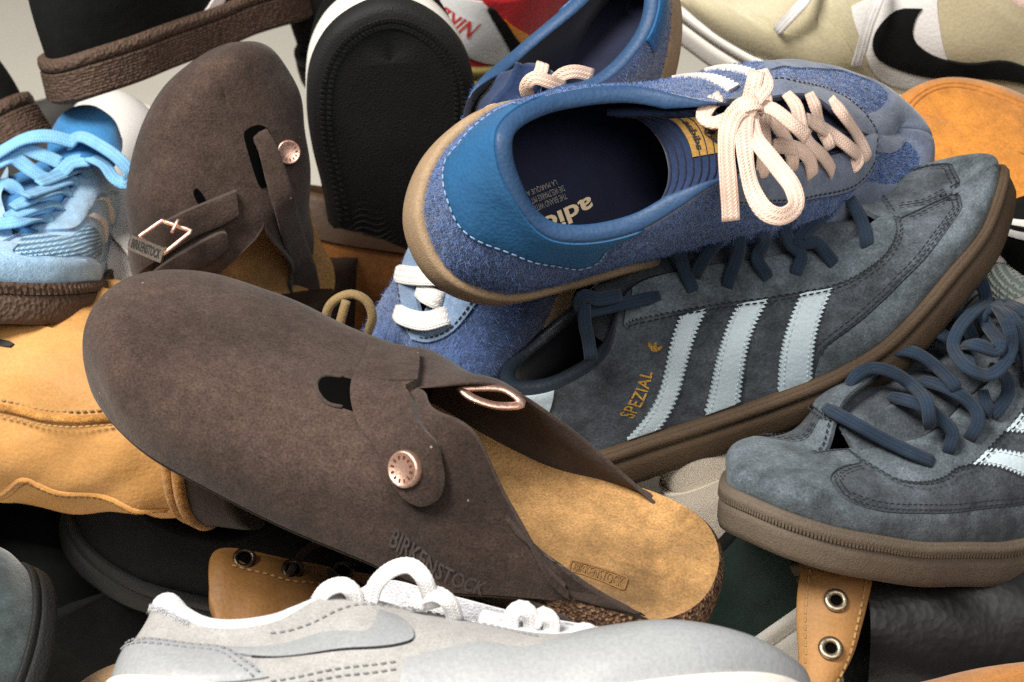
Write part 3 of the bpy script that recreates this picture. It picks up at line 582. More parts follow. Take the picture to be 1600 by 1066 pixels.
"GN": {"F":[[0.2655,0.0007,0.0357],[0.2621,0.0154,0.0318],[0.2509,0.0294,0.0275],[0.2318,0.0397,0.024],[0.2076,0.0435,0.0221],[0.1834,0.0427,0.0217],[0.1563,0.0379,0.0229],[0.1284,0.0339,0.0247],[0.1008,0.0315,0.0273],[0.0685,0.0305,0.0308],[0.0391,0.0271,0.0352],[0.0138,0.0138,0.0398],[0.0022,-0.0069,0.0424],[0.0094,-0.0262,0.0409],[0.0345,-0.0357,0.0356],[0.0655,-0.0352,0.0302],[0.0994,-0.0331,0.0261],[0.1278,-0.0338,0.0244],[0.1554,-0.0369,0.0245],[0.1816,-0.0412,0.0259],[0.2046,-0.0417,0.029],[0.2276,-0.0374,0.0328],[0.2466,-0.027,0.0366],[0.2595,-0.0137,0.0376]],"T":[[0.2467,-0.0029,0.0525],[0.2469,-0.0041,0.0516],[0.2434,-0.0049,0.0533],[0.2329,-0.0044,0.0572],[0.2108,-0.0022,0.0614],[0.1888,0.0011,0.0683],[0.1568,0.0102,0.0789],[0.1242,0.0131,0.0897],[0.0957,0.0196,0.0986],[0.0676,0.0308,0.0827],[0.036,0.0291,0.0776],[0.0135,0.0185,0.0811],[0.0077,0.0022,0.083],[0.0178,-0.0128,0.0749],[0.0387,-0.0211,0.0633],[0.0637,-0.0226,0.0645],[0.0851,-0.0126,0.0802],[0.1141,-0.0077,0.0748],[0.1518,-0.0059,0.0671],[0.1898,0.0007,0.0624],[0.2108,-0.0022,0.0614],[0.2329,-0.0044,0.0572],[0.2434,-0.0049,0.0533],[0.2469,-0.0041,0.0516]],"H":[[0.55,0.35,0.6,0.0,1.0],[0.55,0.35,0.6,0.0,1.0],[0.55,0.3,0.58,0.0,0.6],[0.5,0.25,0.52,0.0,0.15],[0.5,0.2,0.48,0.0,0.0],[0.5,0.15,0.42,0.04,0.0],[0.5,0.1,0.32,0.15,0.0],[0.48,0.06,0.28,0.2,0.0],[0.45,0.04,0.2,0.25,0.3],[0.4,0.04,0.08,0.33,1.0],[0.35,0.06,0.06,0.33,1.0],[0.35,0.1,0.06,0.33,1.0],[0.35,0.12,0.06,0.33,1.0],[0.35,0.1,0.06,0.33,1.0],[0.35,0.06,0.06,0.33,1.0],[0.4,0.04,0.08,0.33,1.0],[0.45,0.04,0.2,0.25,0.3],[0.48,0.06,0.28,0.2,0.0],[0.5,0.1,0.32,0.15,0.0],[0.5,0.15,0.42,0.04,0.0],[0.5,0.2,0.48,0.0,0.0],[0.5,0.25,0.52,0.0,0.15],[0.55,0.3,0.58,0.0,0.6],[0.55,0.35,0.6,0.0,1.0]],"R":[[0.99864,0.05214,-0.00099],[-0.02415,0.47926,0.87734],[0.04622,-0.87612,0.47987]],"t":[-0.15349,0.43467,0.18981],"thick":[0.02833,0.02833],"sc":0.94422,"outset":0.00378},
"BN": {"F":[[0.3289,-0.0116,0.0544],[0.3196,0.0018,0.0563],[0.2992,0.0153,0.0549],[0.2723,0.0297,0.0488],[0.2417,0.0402,0.0413],[0.21,0.0451,0.0357],[0.1733,0.0456,0.0316],[0.1346,0.0464,0.0281],[0.0977,0.0473,0.0261],[0.0616,0.0463,0.0266],[0.0311,0.0413,0.028],[0.0058,0.0243,0.0296],[-0.0026,-0.0011,0.0302],[0.0125,-0.025,0.0318],[0.0447,-0.0388,0.0322],[0.0818,-0.0404,0.0321],[0.122,-0.0394,0.0311],[0.1563,-0.0403,0.0293],[0.1908,-0.043,0.0269],[0.2242,-0.0466,0.0241],[0.2544,-0.0459,0.023],[0.2848,-0.0406,0.0247],[0.3093,-0.0302,0.0312],[0.3243,-0.021,0.0435]],"T":[[0.2974,0.0006,0.0694],[0.2994,0.002,0.0681],[0.2983,0.0041,0.0685],[0.2906,0.0068,0.0695],[0.2714,0.0097,0.074],[0.2515,0.0136,0.0808],[0.214,0.0216,0.0951],[0.1729,0.0208,0.1112],[0.1353,0.025,0.1245],[0.0955,0.037,0.1046],[0.0512,0.0341,0.098],[0.0186,0.0204,0.1027],[0.0069,-0.0011,0.1072],[0.0148,-0.0226,0.102],[0.0431,-0.0361,0.0969],[0.0821,-0.0382,0.1039],[0.1168,-0.0242,0.1255],[0.1515,-0.0161,0.1159],[0.1907,-0.0127,0.1038],[0.2287,-0.0025,0.0919],[0.2714,0.0097,0.074],[0.2906,0.0068,0.0695],[0.2983,0.0041,0.0685],[0.2994,0.002,0.0681]],"H":[[0.55,0.35,0.6,0.0,1.0],[0.55,0.35,0.6,0.0,1.0],[0.55,0.3,0.58,0.0,0.6],[0.5,0.25,0.52,0.0,0.15],[0.5,0.2,0.48,0.0,0.0],[0.5,0.15,0.42,0.04,0.0],[0.5,0.1,0.32,0.15,0.0],[0.48,0.06,0.28,0.2,0.0],[0.45,0.04,0.2,0.25,0.3],[0.4,0.04,0.08,0.33,1.0],[0.35,0.06,0.06,0.33,1.0],[0.35,0.1,0.06,0.33,1.0],[0.35,0.12,0.06,0.33,1.0],[0.35,0.1,0.06,0.33,1.0],[0.35,0.06,0.06,0.33,1.0],[0.4,0.04,0.08,0.33,1.0],[0.45,0.04,0.2,0.25,0.3],[0.48,0.06,0.28,0.2,0.0],[0.5,0.1,0.32,0.15,0.0],[0.5,0.15,0.42,0.04,0.0],[0.5,0.2,0.48,0.0,0.0],[0.5,0.25,0.52,0.0,0.15],[0.55,0.3,0.58,0.0,0.6],[0.55,0.35,0.6,0.0,1.0]],"R":[[-0.97226,-0.2224,-0.07241],[0.23022,-0.85537,-0.46406],[0.04127,-0.46785,0.88284]],"t":[0.40995,0.96297,0.28121],"thick":[0.03071,0.03071],"sc":1.09695,"outset":0.00439},
"BG": {"F":[[0.2685,-0.0004,0.026],[0.2639,0.0148,0.0257],[0.2517,0.0291,0.0245],[0.232,0.0396,0.0231],[0.2075,0.0434,0.0225],[0.1831,0.0424,0.0226],[0.1559,0.0376,0.0235],[0.1278,0.0335,0.024],[0.0999,0.0312,0.0244],[0.0672,0.0307,0.0245],[0.0373,0.0284,0.0247],[0.0118,0.017,0.0253],[0.0007,-0.001,0.026],[0.0092,-0.018,0.0289],[0.0343,-0.0286,0.0298],[0.0648,-0.0304,0.0296],[0.0983,-0.0307,0.0284],[0.1271,-0.0328,0.0279],[0.1559,-0.0364,0.0289],[0.1835,-0.0412,0.0281],[0.2079,-0.0426,0.0261],[0.2322,-0.0394,0.0244],[0.2518,-0.0294,0.024],[0.2639,-0.0155,0.0249]],"T":[[0.2435,0.0,0.0548],[0.2435,0.0,0.0548],[0.2397,0.0,0.0567],[0.2293,0.0,0.0595],[0.2086,0.0,0.0652],[0.1878,0.0019,0.0718],[0.1567,0.0104,0.0812],[0.1246,0.0132,0.0905],[0.0963,0.0198,0.0979],[0.068,0.031,0.0807],[0.0359,0.0291,0.0747],[0.0123,0.0177,0.0781],[0.0048,-0.0003,0.0817],[0.0123,-0.0182,0.0781],[0.0359,-0.0294,0.0747],[0.068,-0.0312,0.0807],[0.0963,-0.0199,0.0979],[0.1246,-0.0132,0.0905],[0.1567,-0.0104,0.0812],[0.1878,-0.0019,0.0718],[0.2086,0.0,0.0652],[0.2293,0.0,0.0595],[0.2397,0.0,0.0567],[0.2435,0.0,0.0548]],"H":[[0.55,0.35,0.6,0.0,1.0],[0.55,0.35,0.6,0.0,1.0],[0.55,0.3,0.58,0.0,0.6],[0.5,0.25,0.52,0.0,0.15],[0.5,0.2,0.48,0.0,0.0],[0.5,0.15,0.42,0.04,0.0],[0.5,0.1,0.32,0.15,0.0],[0.48,0.06,0.28,0.2,0.0],[0.45,0.04,0.2,0.25,0.3],[0.4,0.04,0.08,0.33,1.0],[0.35,0.06,0.06,0.33,1.0],[0.35,0.1,0.06,0.33,1.0],[0.35,0.12,0.06,0.33,1.0],[0.35,0.1,0.06,0.33,1.0],[0.35,0.06,0.06,0.33,1.0],[0.4,0.04,0.08,0.33,1.0],[0.45,0.04,0.2,0.25,0.3],[0.48,0.06,0.28,0.2,0.0],[0.5,0.1,0.32,0.15,0.0],[0.5,0.15,0.42,0.04,0.0],[0.5,0.2,0.48,0.0,0.0],[0.5,0.25,0.52,0.0,0.15],[0.55,0.3,0.58,0.0,0.6],[0.55,0.35,0.6,0.0,1.0]],"R":[[0.35208,-0.92757,-0.12509],[0.93461,0.34121,0.10037],[-0.05042,-0.15225,0.98706]],"t":[-0.26032,0.87416,0.31262],"thick":[0.02643,0.02643],"sc":0.94382,"outset":0.00378},
"BK": {"F":[[0.2751,-0.0007,0.0273],[0.2704,0.0146,0.0267],[0.2589,0.029,0.0257],[0.241,0.0403,0.0254],[0.2179,0.045,0.0257],[0.1922,0.044,0.0254],[0.1625,0.0383,0.0254],[0.1314,0.0333,0.0251],[0.1007,0.0305,0.0252],[0.0664,0.0307,0.026],[0.0355,0.0293,0.0271],[0.0097,0.0184,0.0284],[-0.0005,-0.0004,0.0288],[0.0107,-0.0192,0.0291],[0.0375,-0.0301,0.0285],[0.0692,-0.0313,0.0278],[0.1037,-0.0306,0.0271],[0.1332,-0.0324,0.0263],[0.1627,-0.0363,0.0254],[0.191,-0.0413,0.0245],[0.216,-0.0428,0.0243],[0.2403,-0.0404,0.0246],[0.2594,-0.0312,0.0256],[0.271,-0.0166,0.0268]],"T":[[0.2517,0.0,0.0566],[0.2517,0.0,0.0566],[0.2478,0.0,0.0585],[0.2371,0.0,0.0615],[0.2156,0.0,0.0673],[0.1942,0.0019,0.0742],[0.162,0.0107,0.0839],[0.1288,0.0137,0.0937],[0.0995,0.0205,0.1015],[0.0703,0.0322,0.0839],[0.0371,0.0302,0.0781],[0.0127,0.0185,0.082],[0.0049,0.0,0.0859],[0.0127,-0.0185,0.082],[0.0371,-0.0302,0.0781],[0.0703,-0.0322,0.0839],[0.0995,-0.0205,0.1015],[0.1288,-0.0137,0.0937],[0.162,-0.0107,0.0839],[0.1942,-0.0019,0.0742],[0.2156,0.0,0.0673],[0.2371,0.0,0.0615],[0.2478,0.0,0.0585],[0.2517,0.0,0.0566]],"H":[[0.55,0.35,0.6,0.0,1.0],[0.55,0.35,0.6,0.0,1.0],[0.55,0.3,0.58,0.0,0.6],[0.5,0.25,0.52,0.0,0.15],[0.5,0.2,0.48,0.0,0.0],[0.5,0.15,0.42,0.04,0.0],[0.5,0.1,0.32,0.15,0.0],[0.48,0.06,0.28,0.2,0.0],[0.45,0.04,0.2,0.25,0.3],[0.4,0.04,0.08,0.33,1.0],[0.35,0.06,0.06,0.33,1.0],[0.35,0.1,0.06,0.33,1.0],[0.35,0.12,0.06,0.33,1.0],[0.35,0.1,0.06,0.33,1.0],[0.35,0.06,0.06,0.33,1.0],[0.4,0.04,0.08,0.33,1.0],[0.45,0.04,0.2,0.25,0.3],[0.48,0.06,0.28,0.2,0.0],[0.5,0.1,0.32,0.15,0.0],[0.5,0.15,0.42,0.04,0.0],[0.5,0.2,0.48,0.0,0.0],[0.5,0.25,0.52,0.0,0.15],[0.55,0.3,0.58,0.0,0.6],[0.55,0.35,0.6,0.0,1.0]],"R":[[0.06845,0.98175,-0.17743],[-0.25455,0.18915,0.94838],[0.96464,-0.01975,0.26285]],"t":[-0.08543,0.92002,0.10918],"thick":[0.02927,0.02927],"sc":0.97575,"outset":0.0039},
"BB": {"F":[[0.2744,0.0057,0.0307],[0.2691,0.0198,0.0297],[0.2556,0.0326,0.0271],[0.2345,0.0419,0.0244],[0.2088,0.0449,0.0227],[0.1836,0.0435,0.0222],[0.1565,0.0384,0.0233],[0.1302,0.0339,0.0251],[0.1063,0.0306,0.0281],[0.0809,0.0282,0.0327],[0.061,0.0229,0.0388],[0.0461,0.0077,0.0455],[0.0401,-0.0137,0.0491],[0.0364,-0.0299,0.0451],[0.0406,-0.0376,0.0405],[0.0493,-0.0365,0.0383],[0.0672,-0.0342,0.0356],[0.0956,-0.0337,0.0279],[0.1302,-0.0356,0.0196],[0.1663,-0.0396,0.0153],[0.1995,-0.0406,0.0162],[0.2306,-0.0368,0.0197],[0.2545,-0.0257,0.0243],[0.269,-0.0103,0.0284]],"T":[[0.247,-0.0,0.0556],[0.2471,-0.0002,0.0559],[0.2426,-0.0003,0.0579],[0.2312,-0.0001,0.0605],[0.2096,0.0002,0.0652],[0.1888,0.0028,0.0697],[0.1599,0.0123,0.0756],[0.1341,0.0162,0.0799],[0.1177,0.0235,0.0821],[0.0919,0.0332,0.0727],[0.0715,0.0302,0.0703],[0.0524,0.0207,0.0662],[0.0436,0.0046,0.0616],[0.039,-0.0146,0.0618],[0.0423,-0.0286,0.0675],[0.0429,-0.0336,0.0851],[0.0515,-0.0235,0.109],[0.0882,-0.0146,0.0978],[0.1211,-0.0092,0.0852],[0.1598,0.0004,0.0739],[0.2096,0.0002,0.0652],[0.2312,-0.0001,0.0605],[0.2426,-0.0003,0.0579],[0.2471,-0.0002,0.0559]],"H":[[0.55,0.35,0.6,0.0,1.0],[0.55,0.35,0.6,0.0,1.0],[0.55,0.3,0.58,0.0,0.6],[0.5,0.25,0.52,0.0,0.15],[0.5,0.2,0.48,0.0,0.0],[0.5,0.15,0.42,0.04,0.0],[0.5,0.1,0.32,0.15,0.0],[0.48,0.06,0.28,0.2,0.0],[0.45,0.04,0.2,0.25,0.3],[0.4,0.04,0.08,0.33,1.0],[0.35,0.06,0.06,0.33,1.0],[0.35,0.1,0.06,0.33,1.0],[0.35,0.12,0.06,0.33,1.0],[0.35,0.1,0.06,0.33,1.0],[0.35,0.06,0.06,0.33,1.0],[0.4,0.04,0.08,0.33,1.0],[0.45,0.04,0.2,0.25,0.3],[0.48,0.06,0.28,0.2,0.0],[0.5,0.1,0.32,0.15,0.0],[0.5,0.15,0.42,0.04,0.0],[0.5,0.2,0.48,0.0,0.0],[0.5,0.25,0.52,0.0,0.15],[0.55,0.3,0.58,0.0,0.6],[0.55,0.35,0.6,0.0,1.0]],"R":[[0.95935,-0.12994,-0.25051],[0.27777,0.59159,0.75688],[0.04985,-0.7957,0.60363]],"t":[-0.17435,0.57082,0.0644],"thick":[0.01908,0.01908],"sc":0.95403,"outset":0.00382},
"S3": {"F":[[0.285,0.0,0.03],[0.28,0.016,0.029],[0.267,0.031,0.027],[0.246,0.042,0.025],[0.22,0.046,0.024],[0.194,0.045,0.024],[0.165,0.04,0.025],[0.135,0.036,0.026],[0.105,0.034,0.027],[0.07,0.034,0.028],[0.038,0.032,0.029],[0.011,0.02,0.03],[0.0,0.0,0.03],[0.011,-0.02,0.03],[0.038,-0.032,0.029],[0.07,-0.034,0.028],[0.105,-0.034,0.027],[0.135,-0.036,0.026],[0.165,-0.04,0.025],[0.194,-0.045,0.024],[0.22,-0.046,0.024],[0.246,-0.042,0.025],[0.267,-0.031,0.027],[0.28,-0.016,0.029]],"T":[[0.258,0.0,0.058],[0.258,0.0,0.058],[0.254,0.0,0.06],[0.243,0.0,0.063],[0.221,0.0,0.069],[0.199,0.002,0.076],[0.166,0.011,0.086],[0.132,0.014,0.096],[0.102,0.021,0.104],[0.072,0.033,0.086],[0.038,0.031,0.08],[0.013,0.019,0.084],[0.005,0.0,0.088],[0.013,-0.019,0.084],[0.038,-0.031,0.08],[0.072,-0.033,0.086],[0.102,-0.021,0.104],[0.132,-0.014,0.096],[0.166,-0.011,0.086],[0.199,-0.002,0.076],[0.221,-0.0,0.069],[0.243,-0.0,0.063],[0.254,-0.0,0.06],[0.258,-0.0,0.058]],"H":[[0.55,0.35,0.6,0.0,1.0],[0.55,0.35,0.6,0.0,1.0],[0.55,0.3,0.58,0.0,0.6],[0.5,0.25,0.52,0.0,0.15],[0.5,0.2,0.48,0.0,0.0],[0.5,0.15,0.42,0.04,0.0],[0.5,0.1,0.32,0.15,0.0],[0.48,0.06,0.28,0.2,0.0],[0.45,0.04,0.2,0.25,0.3],[0.4,0.04,0.08,0.33,1.0],[0.35,0.06,0.06,0.33,1.0],[0.35,0.1,0.06,0.33,1.0],[0.35,0.12,0.06,0.33,1.0],[0.35,0.1,0.06,0.33,1.0],[0.35,0.06,0.06,0.33,1.0],[0.4,0.04,0.08,0.33,1.0],[0.45,0.04,0.2,0.25,0.3],[0.48,0.06,0.28,0.2,0.0],[0.5,0.1,0.32,0.15,0.0],[0.5,0.15,0.42,0.04,0.0],[0.5,0.2,0.48,0.0,0.0],[0.5,0.25,0.52,0.0,0.15],[0.55,0.3,0.58,0.0,0.6],[0.55,0.35,0.6,0.0,1.0]],"R":[[0.448,-0.59562,-0.66673],[0.63607,0.73641,-0.23047],[0.62826,-0.32084,0.70877]],"t":[-0.3273,0.39864,0.00012],"thick":[0.012,0.014],"outset":0.002,"sc":1},
"WB": {"F":[[0.2993,0.0,0.033],[0.294,0.024,0.0319],[0.2803,0.0465,0.0297],[0.2583,0.063,0.0275],[0.231,0.069,0.0264],[0.2037,0.0675,0.0264],[0.1732,0.06,0.0275],[0.1417,0.054,0.0286],[0.1103,0.051,0.0297],[0.0735,0.051,0.0308],[0.0399,0.048,0.0319],[0.0115,0.03,0.033],[0.0,0.0,0.033],[0.0115,-0.03,0.033],[0.0399,-0.048,0.0319],[0.0735,-0.051,0.0308],[0.1103,-0.051,0.0297],[0.1417,-0.054,0.0286],[0.1732,-0.06,0.0275],[0.2037,-0.0675,0.0264],[0.231,-0.069,0.0264],[0.2583,-0.063,0.0275],[0.2803,-0.0465,0.0297],[0.294,-0.024,0.0319]],"T":[[0.2709,0.0,0.0638],[0.2709,0.0,0.0638],[0.2667,0.0,0.066],[0.2551,0.0,0.0693],[0.2321,0.0,0.0759],[0.2089,0.003,0.0902],[0.168,0.021,0.11],[0.1417,0.027,0.1375],[0.1239,0.039,0.165],[0.0892,0.054,0.1705],[0.0473,0.051,0.1705],[0.0189,0.03,0.1716],[0.0105,0.0,0.1738],[0.0189,-0.03,0.1716],[0.0473,-0.051,0.1705],[0.0892,-0.054,0.1705],[0.1239,-0.039,0.165],[0.1417,-0.027,0.1375],[0.168,-0.021,0.11],[0.2089,-0.003,0.0902],[0.2321,-0.0,0.0759],[0.2551,-0.0,0.0693],[0.2667,-0.0,0.066],[0.2709,-0.0,0.0638]],"H":[[0.55,0.35,0.6,0.0,1.0],[0.55,0.35,0.6,0.0,1.0],[0.55,0.3,0.58,0.0,0.6],[0.5,0.25,0.52,0.0,0.15],[0.5,0.2,0.48,0.0,0.0],[0.5,0.15,0.42,0.04,0.0],[0.5,0.1,0.32,0.15,0.0],[0.48,0.06,0.28,0.2,0.0],[0.4,0.04,0.2,0.25,0.3],[0.4,0.04,0.08,0.33,1.0],[0.35,0.06,0.06,0.33,1.0],[0.35,0.1,0.06,0.33,1.0],[0.35,0.12,0.06,0.33,1.0],[0.35,0.1,0.06,0.33,1.0],[0.35,0.06,0.06,0.33,1.0],[0.4,0.04,0.08,0.33,1.0],[0.4,0.04,0.2,0.25,0.3],[0.48,0.06,0.28,0.2,0.0],[0.5,0.1,0.32,0.15,0.0],[0.5,0.15,0.42,0.04,0.0],[0.5,0.2,0.48,0.0,0.0],[0.5,0.25,0.52,0.0,0.15],[0.55,0.3,0.58,0.0,0.6],[0.55,0.35,0.6,0.0,1.0]],"R":[[0.1527,-0.07467,-0.98545],[0.94946,-0.26563,0.16725],[-0.27425,-0.96118,0.03034]],"t":[-0.13615,0.66171,0.20093],"thick":[0.03,0.03],"outset":0.004,"sc":1.05},
"TB": {"F":[[0.3135,0.0,0.036],[0.308,0.0216,0.0348],[0.2937,0.0418,0.0324],[0.2706,0.0567,0.03],[0.242,0.0621,0.0288],[0.2134,0.0607,0.0288],[0.1815,0.054,0.03],[0.1485,0.0486,0.0312],[0.1155,0.0459,0.0324],[0.077,0.0459,0.0336],[0.0418,0.0432,0.0348],[0.0121,0.027,0.036],[0.0,0.0,0.036],[0.0121,-0.027,0.036],[0.0418,-0.0432,0.0348],[0.077,-0.0459,0.0336],[0.1155,-0.0459,0.0324],[0.1485,-0.0486,0.0312],[0.1815,-0.054,0.03],[0.2134,-0.0607,0.0288],[0.242,-0.0621,0.0288],[0.2706,-0.0567,0.03],[0.2937,-0.0418,0.0324],[0.308,-0.0216,0.0348]],"T":[[0.2838,0.0,0.0696],[0.2838,0.0,0.0696],[0.2794,0.0,0.072],[0.2673,0.0,0.0756],[0.2431,0.0,0.0828],[0.2189,0.0027,0.0912],[0.1826,0.0149,0.1032],[0.1452,0.0189,0.1152],[0.1122,0.0284,0.1248],[0.0792,0.0445,0.1032],[0.0418,0.0418,0.096],[0.0143,0.0256,0.1008],[0.0055,0.0,0.1056],[0.0143,-0.0256,0.1008],[0.0418,-0.0418,0.096],[0.0792,-0.0445,0.1032],[0.1122,-0.0284,0.1248],[0.1452,-0.0189,0.1152],[0.1826,-0.0149,0.1032],[0.2189,-0.0027,0.0912],[0.2431,-0.0,0.0828],[0.2673,-0.0,0.0756],[0.2794,-0.0,0.072],[0.2838,-0.0,0.0696]],"H":[[0.55,0.35,0.6,0.0,1.0],[0.55,0.35,0.6,0.0,1.0],[0.55,0.3,0.58,0.0,0.6],[0.5,0.25,0.52,0.0,0.15],[0.5,0.2,0.48,0.0,0.0],[0.5,0.15,0.42,0.04,0.0],[0.5,0.1,0.32,0.15,0.0],[0.48,0.06,0.28,0.2,0.0],[0.45,0.04,0.2,0.25,0.3],[0.4,0.04,0.08,0.33,1.0],[0.35,0.06,0.06,0.33,1.0],[0.35,0.1,0.06,0.33,1.0],[0.35,0.12,0.06,0.33,1.0],[0.35,0.1,0.06,0.33,1.0],[0.35,0.06,0.06,0.33,1.0],[0.4,0.04,0.08,0.33,1.0],[0.45,0.04,0.2,0.25,0.3],[0.48,0.06,0.28,0.2,0.0],[0.5,0.1,0.32,0.15,0.0],[0.5,0.15,0.42,0.04,0.0],[0.5,0.2,0.48,0.0,0.0],[0.5,0.25,0.52,0.0,0.15],[0.55,0.3,0.58,0.0,0.6],[0.55,0.35,0.6,0.0,1.0]],"R":[[-0.76497,-0.632,0.12411],[0.45303,-0.66496,-0.5938],[0.45781,-0.39801,0.79498]],"t":[0.456,0.75641,0.12788],"thick":[0.022,0.028],"outset":0.004,"sc":1.1},
"DB": {"F":[[0.285,0.0,0.033],[0.28,0.016,0.0319],[0.267,0.031,0.0297],[0.246,0.042,0.0275],[0.22,0.046,0.0264],[0.194,0.045,0.0264],[0.165,0.04,0.0275],[0.135,0.036,0.0286],[0.105,0.034,0.0297],[0.07,0.034,0.0308],[0.038,0.032,0.0319],[0.011,0.02,0.033],[0.0,0.0,0.033],[0.011,-0.02,0.033],[0.038,-0.032,0.0319],[0.07,-0.034,0.0308],[0.105,-0.034,0.0297],[0.135,-0.036,0.0286],[0.165,-0.04,0.0275],[0.194,-0.045,0.0264],[0.22,-0.046,0.0264],[0.246,-0.042,0.0275],[0.267,-0.031,0.0297],[0.28,-0.016,0.0319]],"T":[[0.258,0.0,0.0638],[0.258,0.0,0.0638],[0.254,0.0,0.066],[0.243,0.0,0.0693],[0.221,0.0,0.0759],[0.199,0.002,0.0902],[0.16,0.014,0.11],[0.135,0.018,0.1375],[0.118,0.026,0.165],[0.085,0.036,0.1705],[0.045,0.034,0.1705],[0.018,0.02,0.1716],[0.01,0.0,0.1738],[0.018,-0.02,0.1716],[0.045,-0.034,0.1705],[0.085,-0.036,0.1705],[0.118,-0.026,0.165],[0.135,-0.018,0.1375],[0.16,-0.014,0.11],[0.199,-0.002,0.0902],[0.221,-0.0,0.0759],[0.243,-0.0,0.0693],[0.254,-0.0,0.066],[0.258,-0.0,0.0638]],"H":[[0.55,0.35,0.6,0.0,1.0],[0.55,0.35,0.6,0.0,1.0],[0.55,0.3,0.58,0.0,0.6],[0.5,0.25,0.52,0.0,0.15],[0.5,0.2,0.48,0.0,0.0],[0.5,0.15,0.42,0.04,0.0],[0.5,0.1,0.32,0.15,0.0],[0.48,0.06,0.28,0.2,0.0],[0.4,0.04,0.2,0.25,0.3],[0.4,0.04,0.08,0.33,1.0],[0.35,0.06,0.06,0.33,1.0],[0.35,0.1,0.06,0.33,1.0],[0.35,0.12,0.06,0.33,1.0],[0.35,0.1,0.06,0.33,1.0],[0.35,0.06,0.06,0.33,1.0],[0.4,0.04,0.08,0.33,1.0],[0.4,0.04,0.2,0.25,0.3],[0.48,0.06,0.28,0.2,0.0],[0.5,0.1,0.32,0.15,0.0],[0.5,0.15,0.42,0.04,0.0],[0.5,0.2,0.48,0.0,0.0],[0.5,0.25,0.52,0.0,0.15],[0.55,0.3,0.58,0.0,0.6],[0.55,0.35,0.6,0.0,1.0]],"R":[[0.85754,-0.47045,0.20811],[0.39802,0.86307,0.31094],[-0.32589,-0.18381,0.92737]],"t":[-0.19107,0.84564,0.09077],"thick":[0.022,0.028],"outset":0.004,"sc":1.0},
"PB": {"F":[[0.285,0.0,0.03],[0.28,0.016,0.029],[0.267,0.031,0.027],[0.246,0.042,0.025],[0.22,0.046,0.024],[0.194,0.045,0.024],[0.165,0.04,0.025],[0.135,0.036,0.026],[0.105,0.034,0.027],[0.07,0.034,0.028],[0.038,0.032,0.029],[0.011,0.02,0.03],[0.0,0.0,0.03],[0.011,-0.02,0.03],[0.038,-0.032,0.029],[0.07,-0.034,0.028],[0.105,-0.034,0.027],[0.135,-0.036,0.026],[0.165,-0.04,0.025],[0.194,-0.045,0.024],[0.22,-0.046,0.024],[0.246,-0.042,0.025],[0.267,-0.031,0.027],[0.28,-0.016,0.029]],"T":[[0.258,0.0,0.058],[0.258,0.0,0.058],[0.254,0.0,0.06],[0.243,0.0,0.063],[0.221,0.0,0.069],[0.199,0.002,0.076],[0.166,0.011,0.086],[0.132,0.014,0.096],[0.102,0.021,0.104],[0.072,0.033,0.086],[0.038,0.031,0.08],[0.013,0.019,0.084],[0.005,0.0,0.088],[0.013,-0.019,0.084],[0.038,-0.031,0.08],[0.072,-0.033,0.086],[0.102,-0.021,0.104],[0.132,-0.014,0.096],[0.166,-0.011,0.086],[0.199,-0.002,0.076],[0.221,-0.0,0.069],[0.243,-0.0,0.063],[0.254,-0.0,0.06],[0.258,-0.0,0.058]],"H":[[0.55,0.35,0.6,0.0,1.0],[0.55,0.35,0.6,0.0,1.0],[0.55,0.3,0.58,0.0,0.6],[0.5,0.25,0.52,0.0,0.15],[0.5,0.2,0.48,0.0,0.0],[0.5,0.15,0.42,0.04,0.0],[0.5,0.1,0.32,0.15,0.0],[0.48,0.06,0.28,0.2,0.0],[0.45,0.04,0.2,0.25,0.3],[0.4,0.04,0.08,0.33,1.0],[0.35,0.06,0.06,0.33,1.0],[0.35,0.1,0.06,0.33,1.0],[0.35,0.12,0.06,0.33,1.0],[0.35,0.1,0.06,0.33,1.0],[0.35,0.06,0.06,0.33,1.0],[0.4,0.04,0.08,0.33,1.0],[0.45,0.04,0.2,0.25,0.3],[0.48,0.06,0.28,0.2,0.0],[0.5,0.1,0.32,0.15,0.0],[0.5,0.15,0.42,0.04,0.0],[0.5,0.2,0.48,0.0,0.0],[0.5,0.25,0.52,0.0,0.15],[0.55,0.3,0.58,0.0,0.6],[0.55,0.35,0.6,0.0,1.0]],"R":[[0.67773,-0.55587,-0.48134],[0.69091,0.70543,0.15814],[0.25165,-0.43974,0.86215]],"t":[0.10085,0.67618,0.14169],"thick":[0.03,0.04],"outset":0.004,"sc":1},
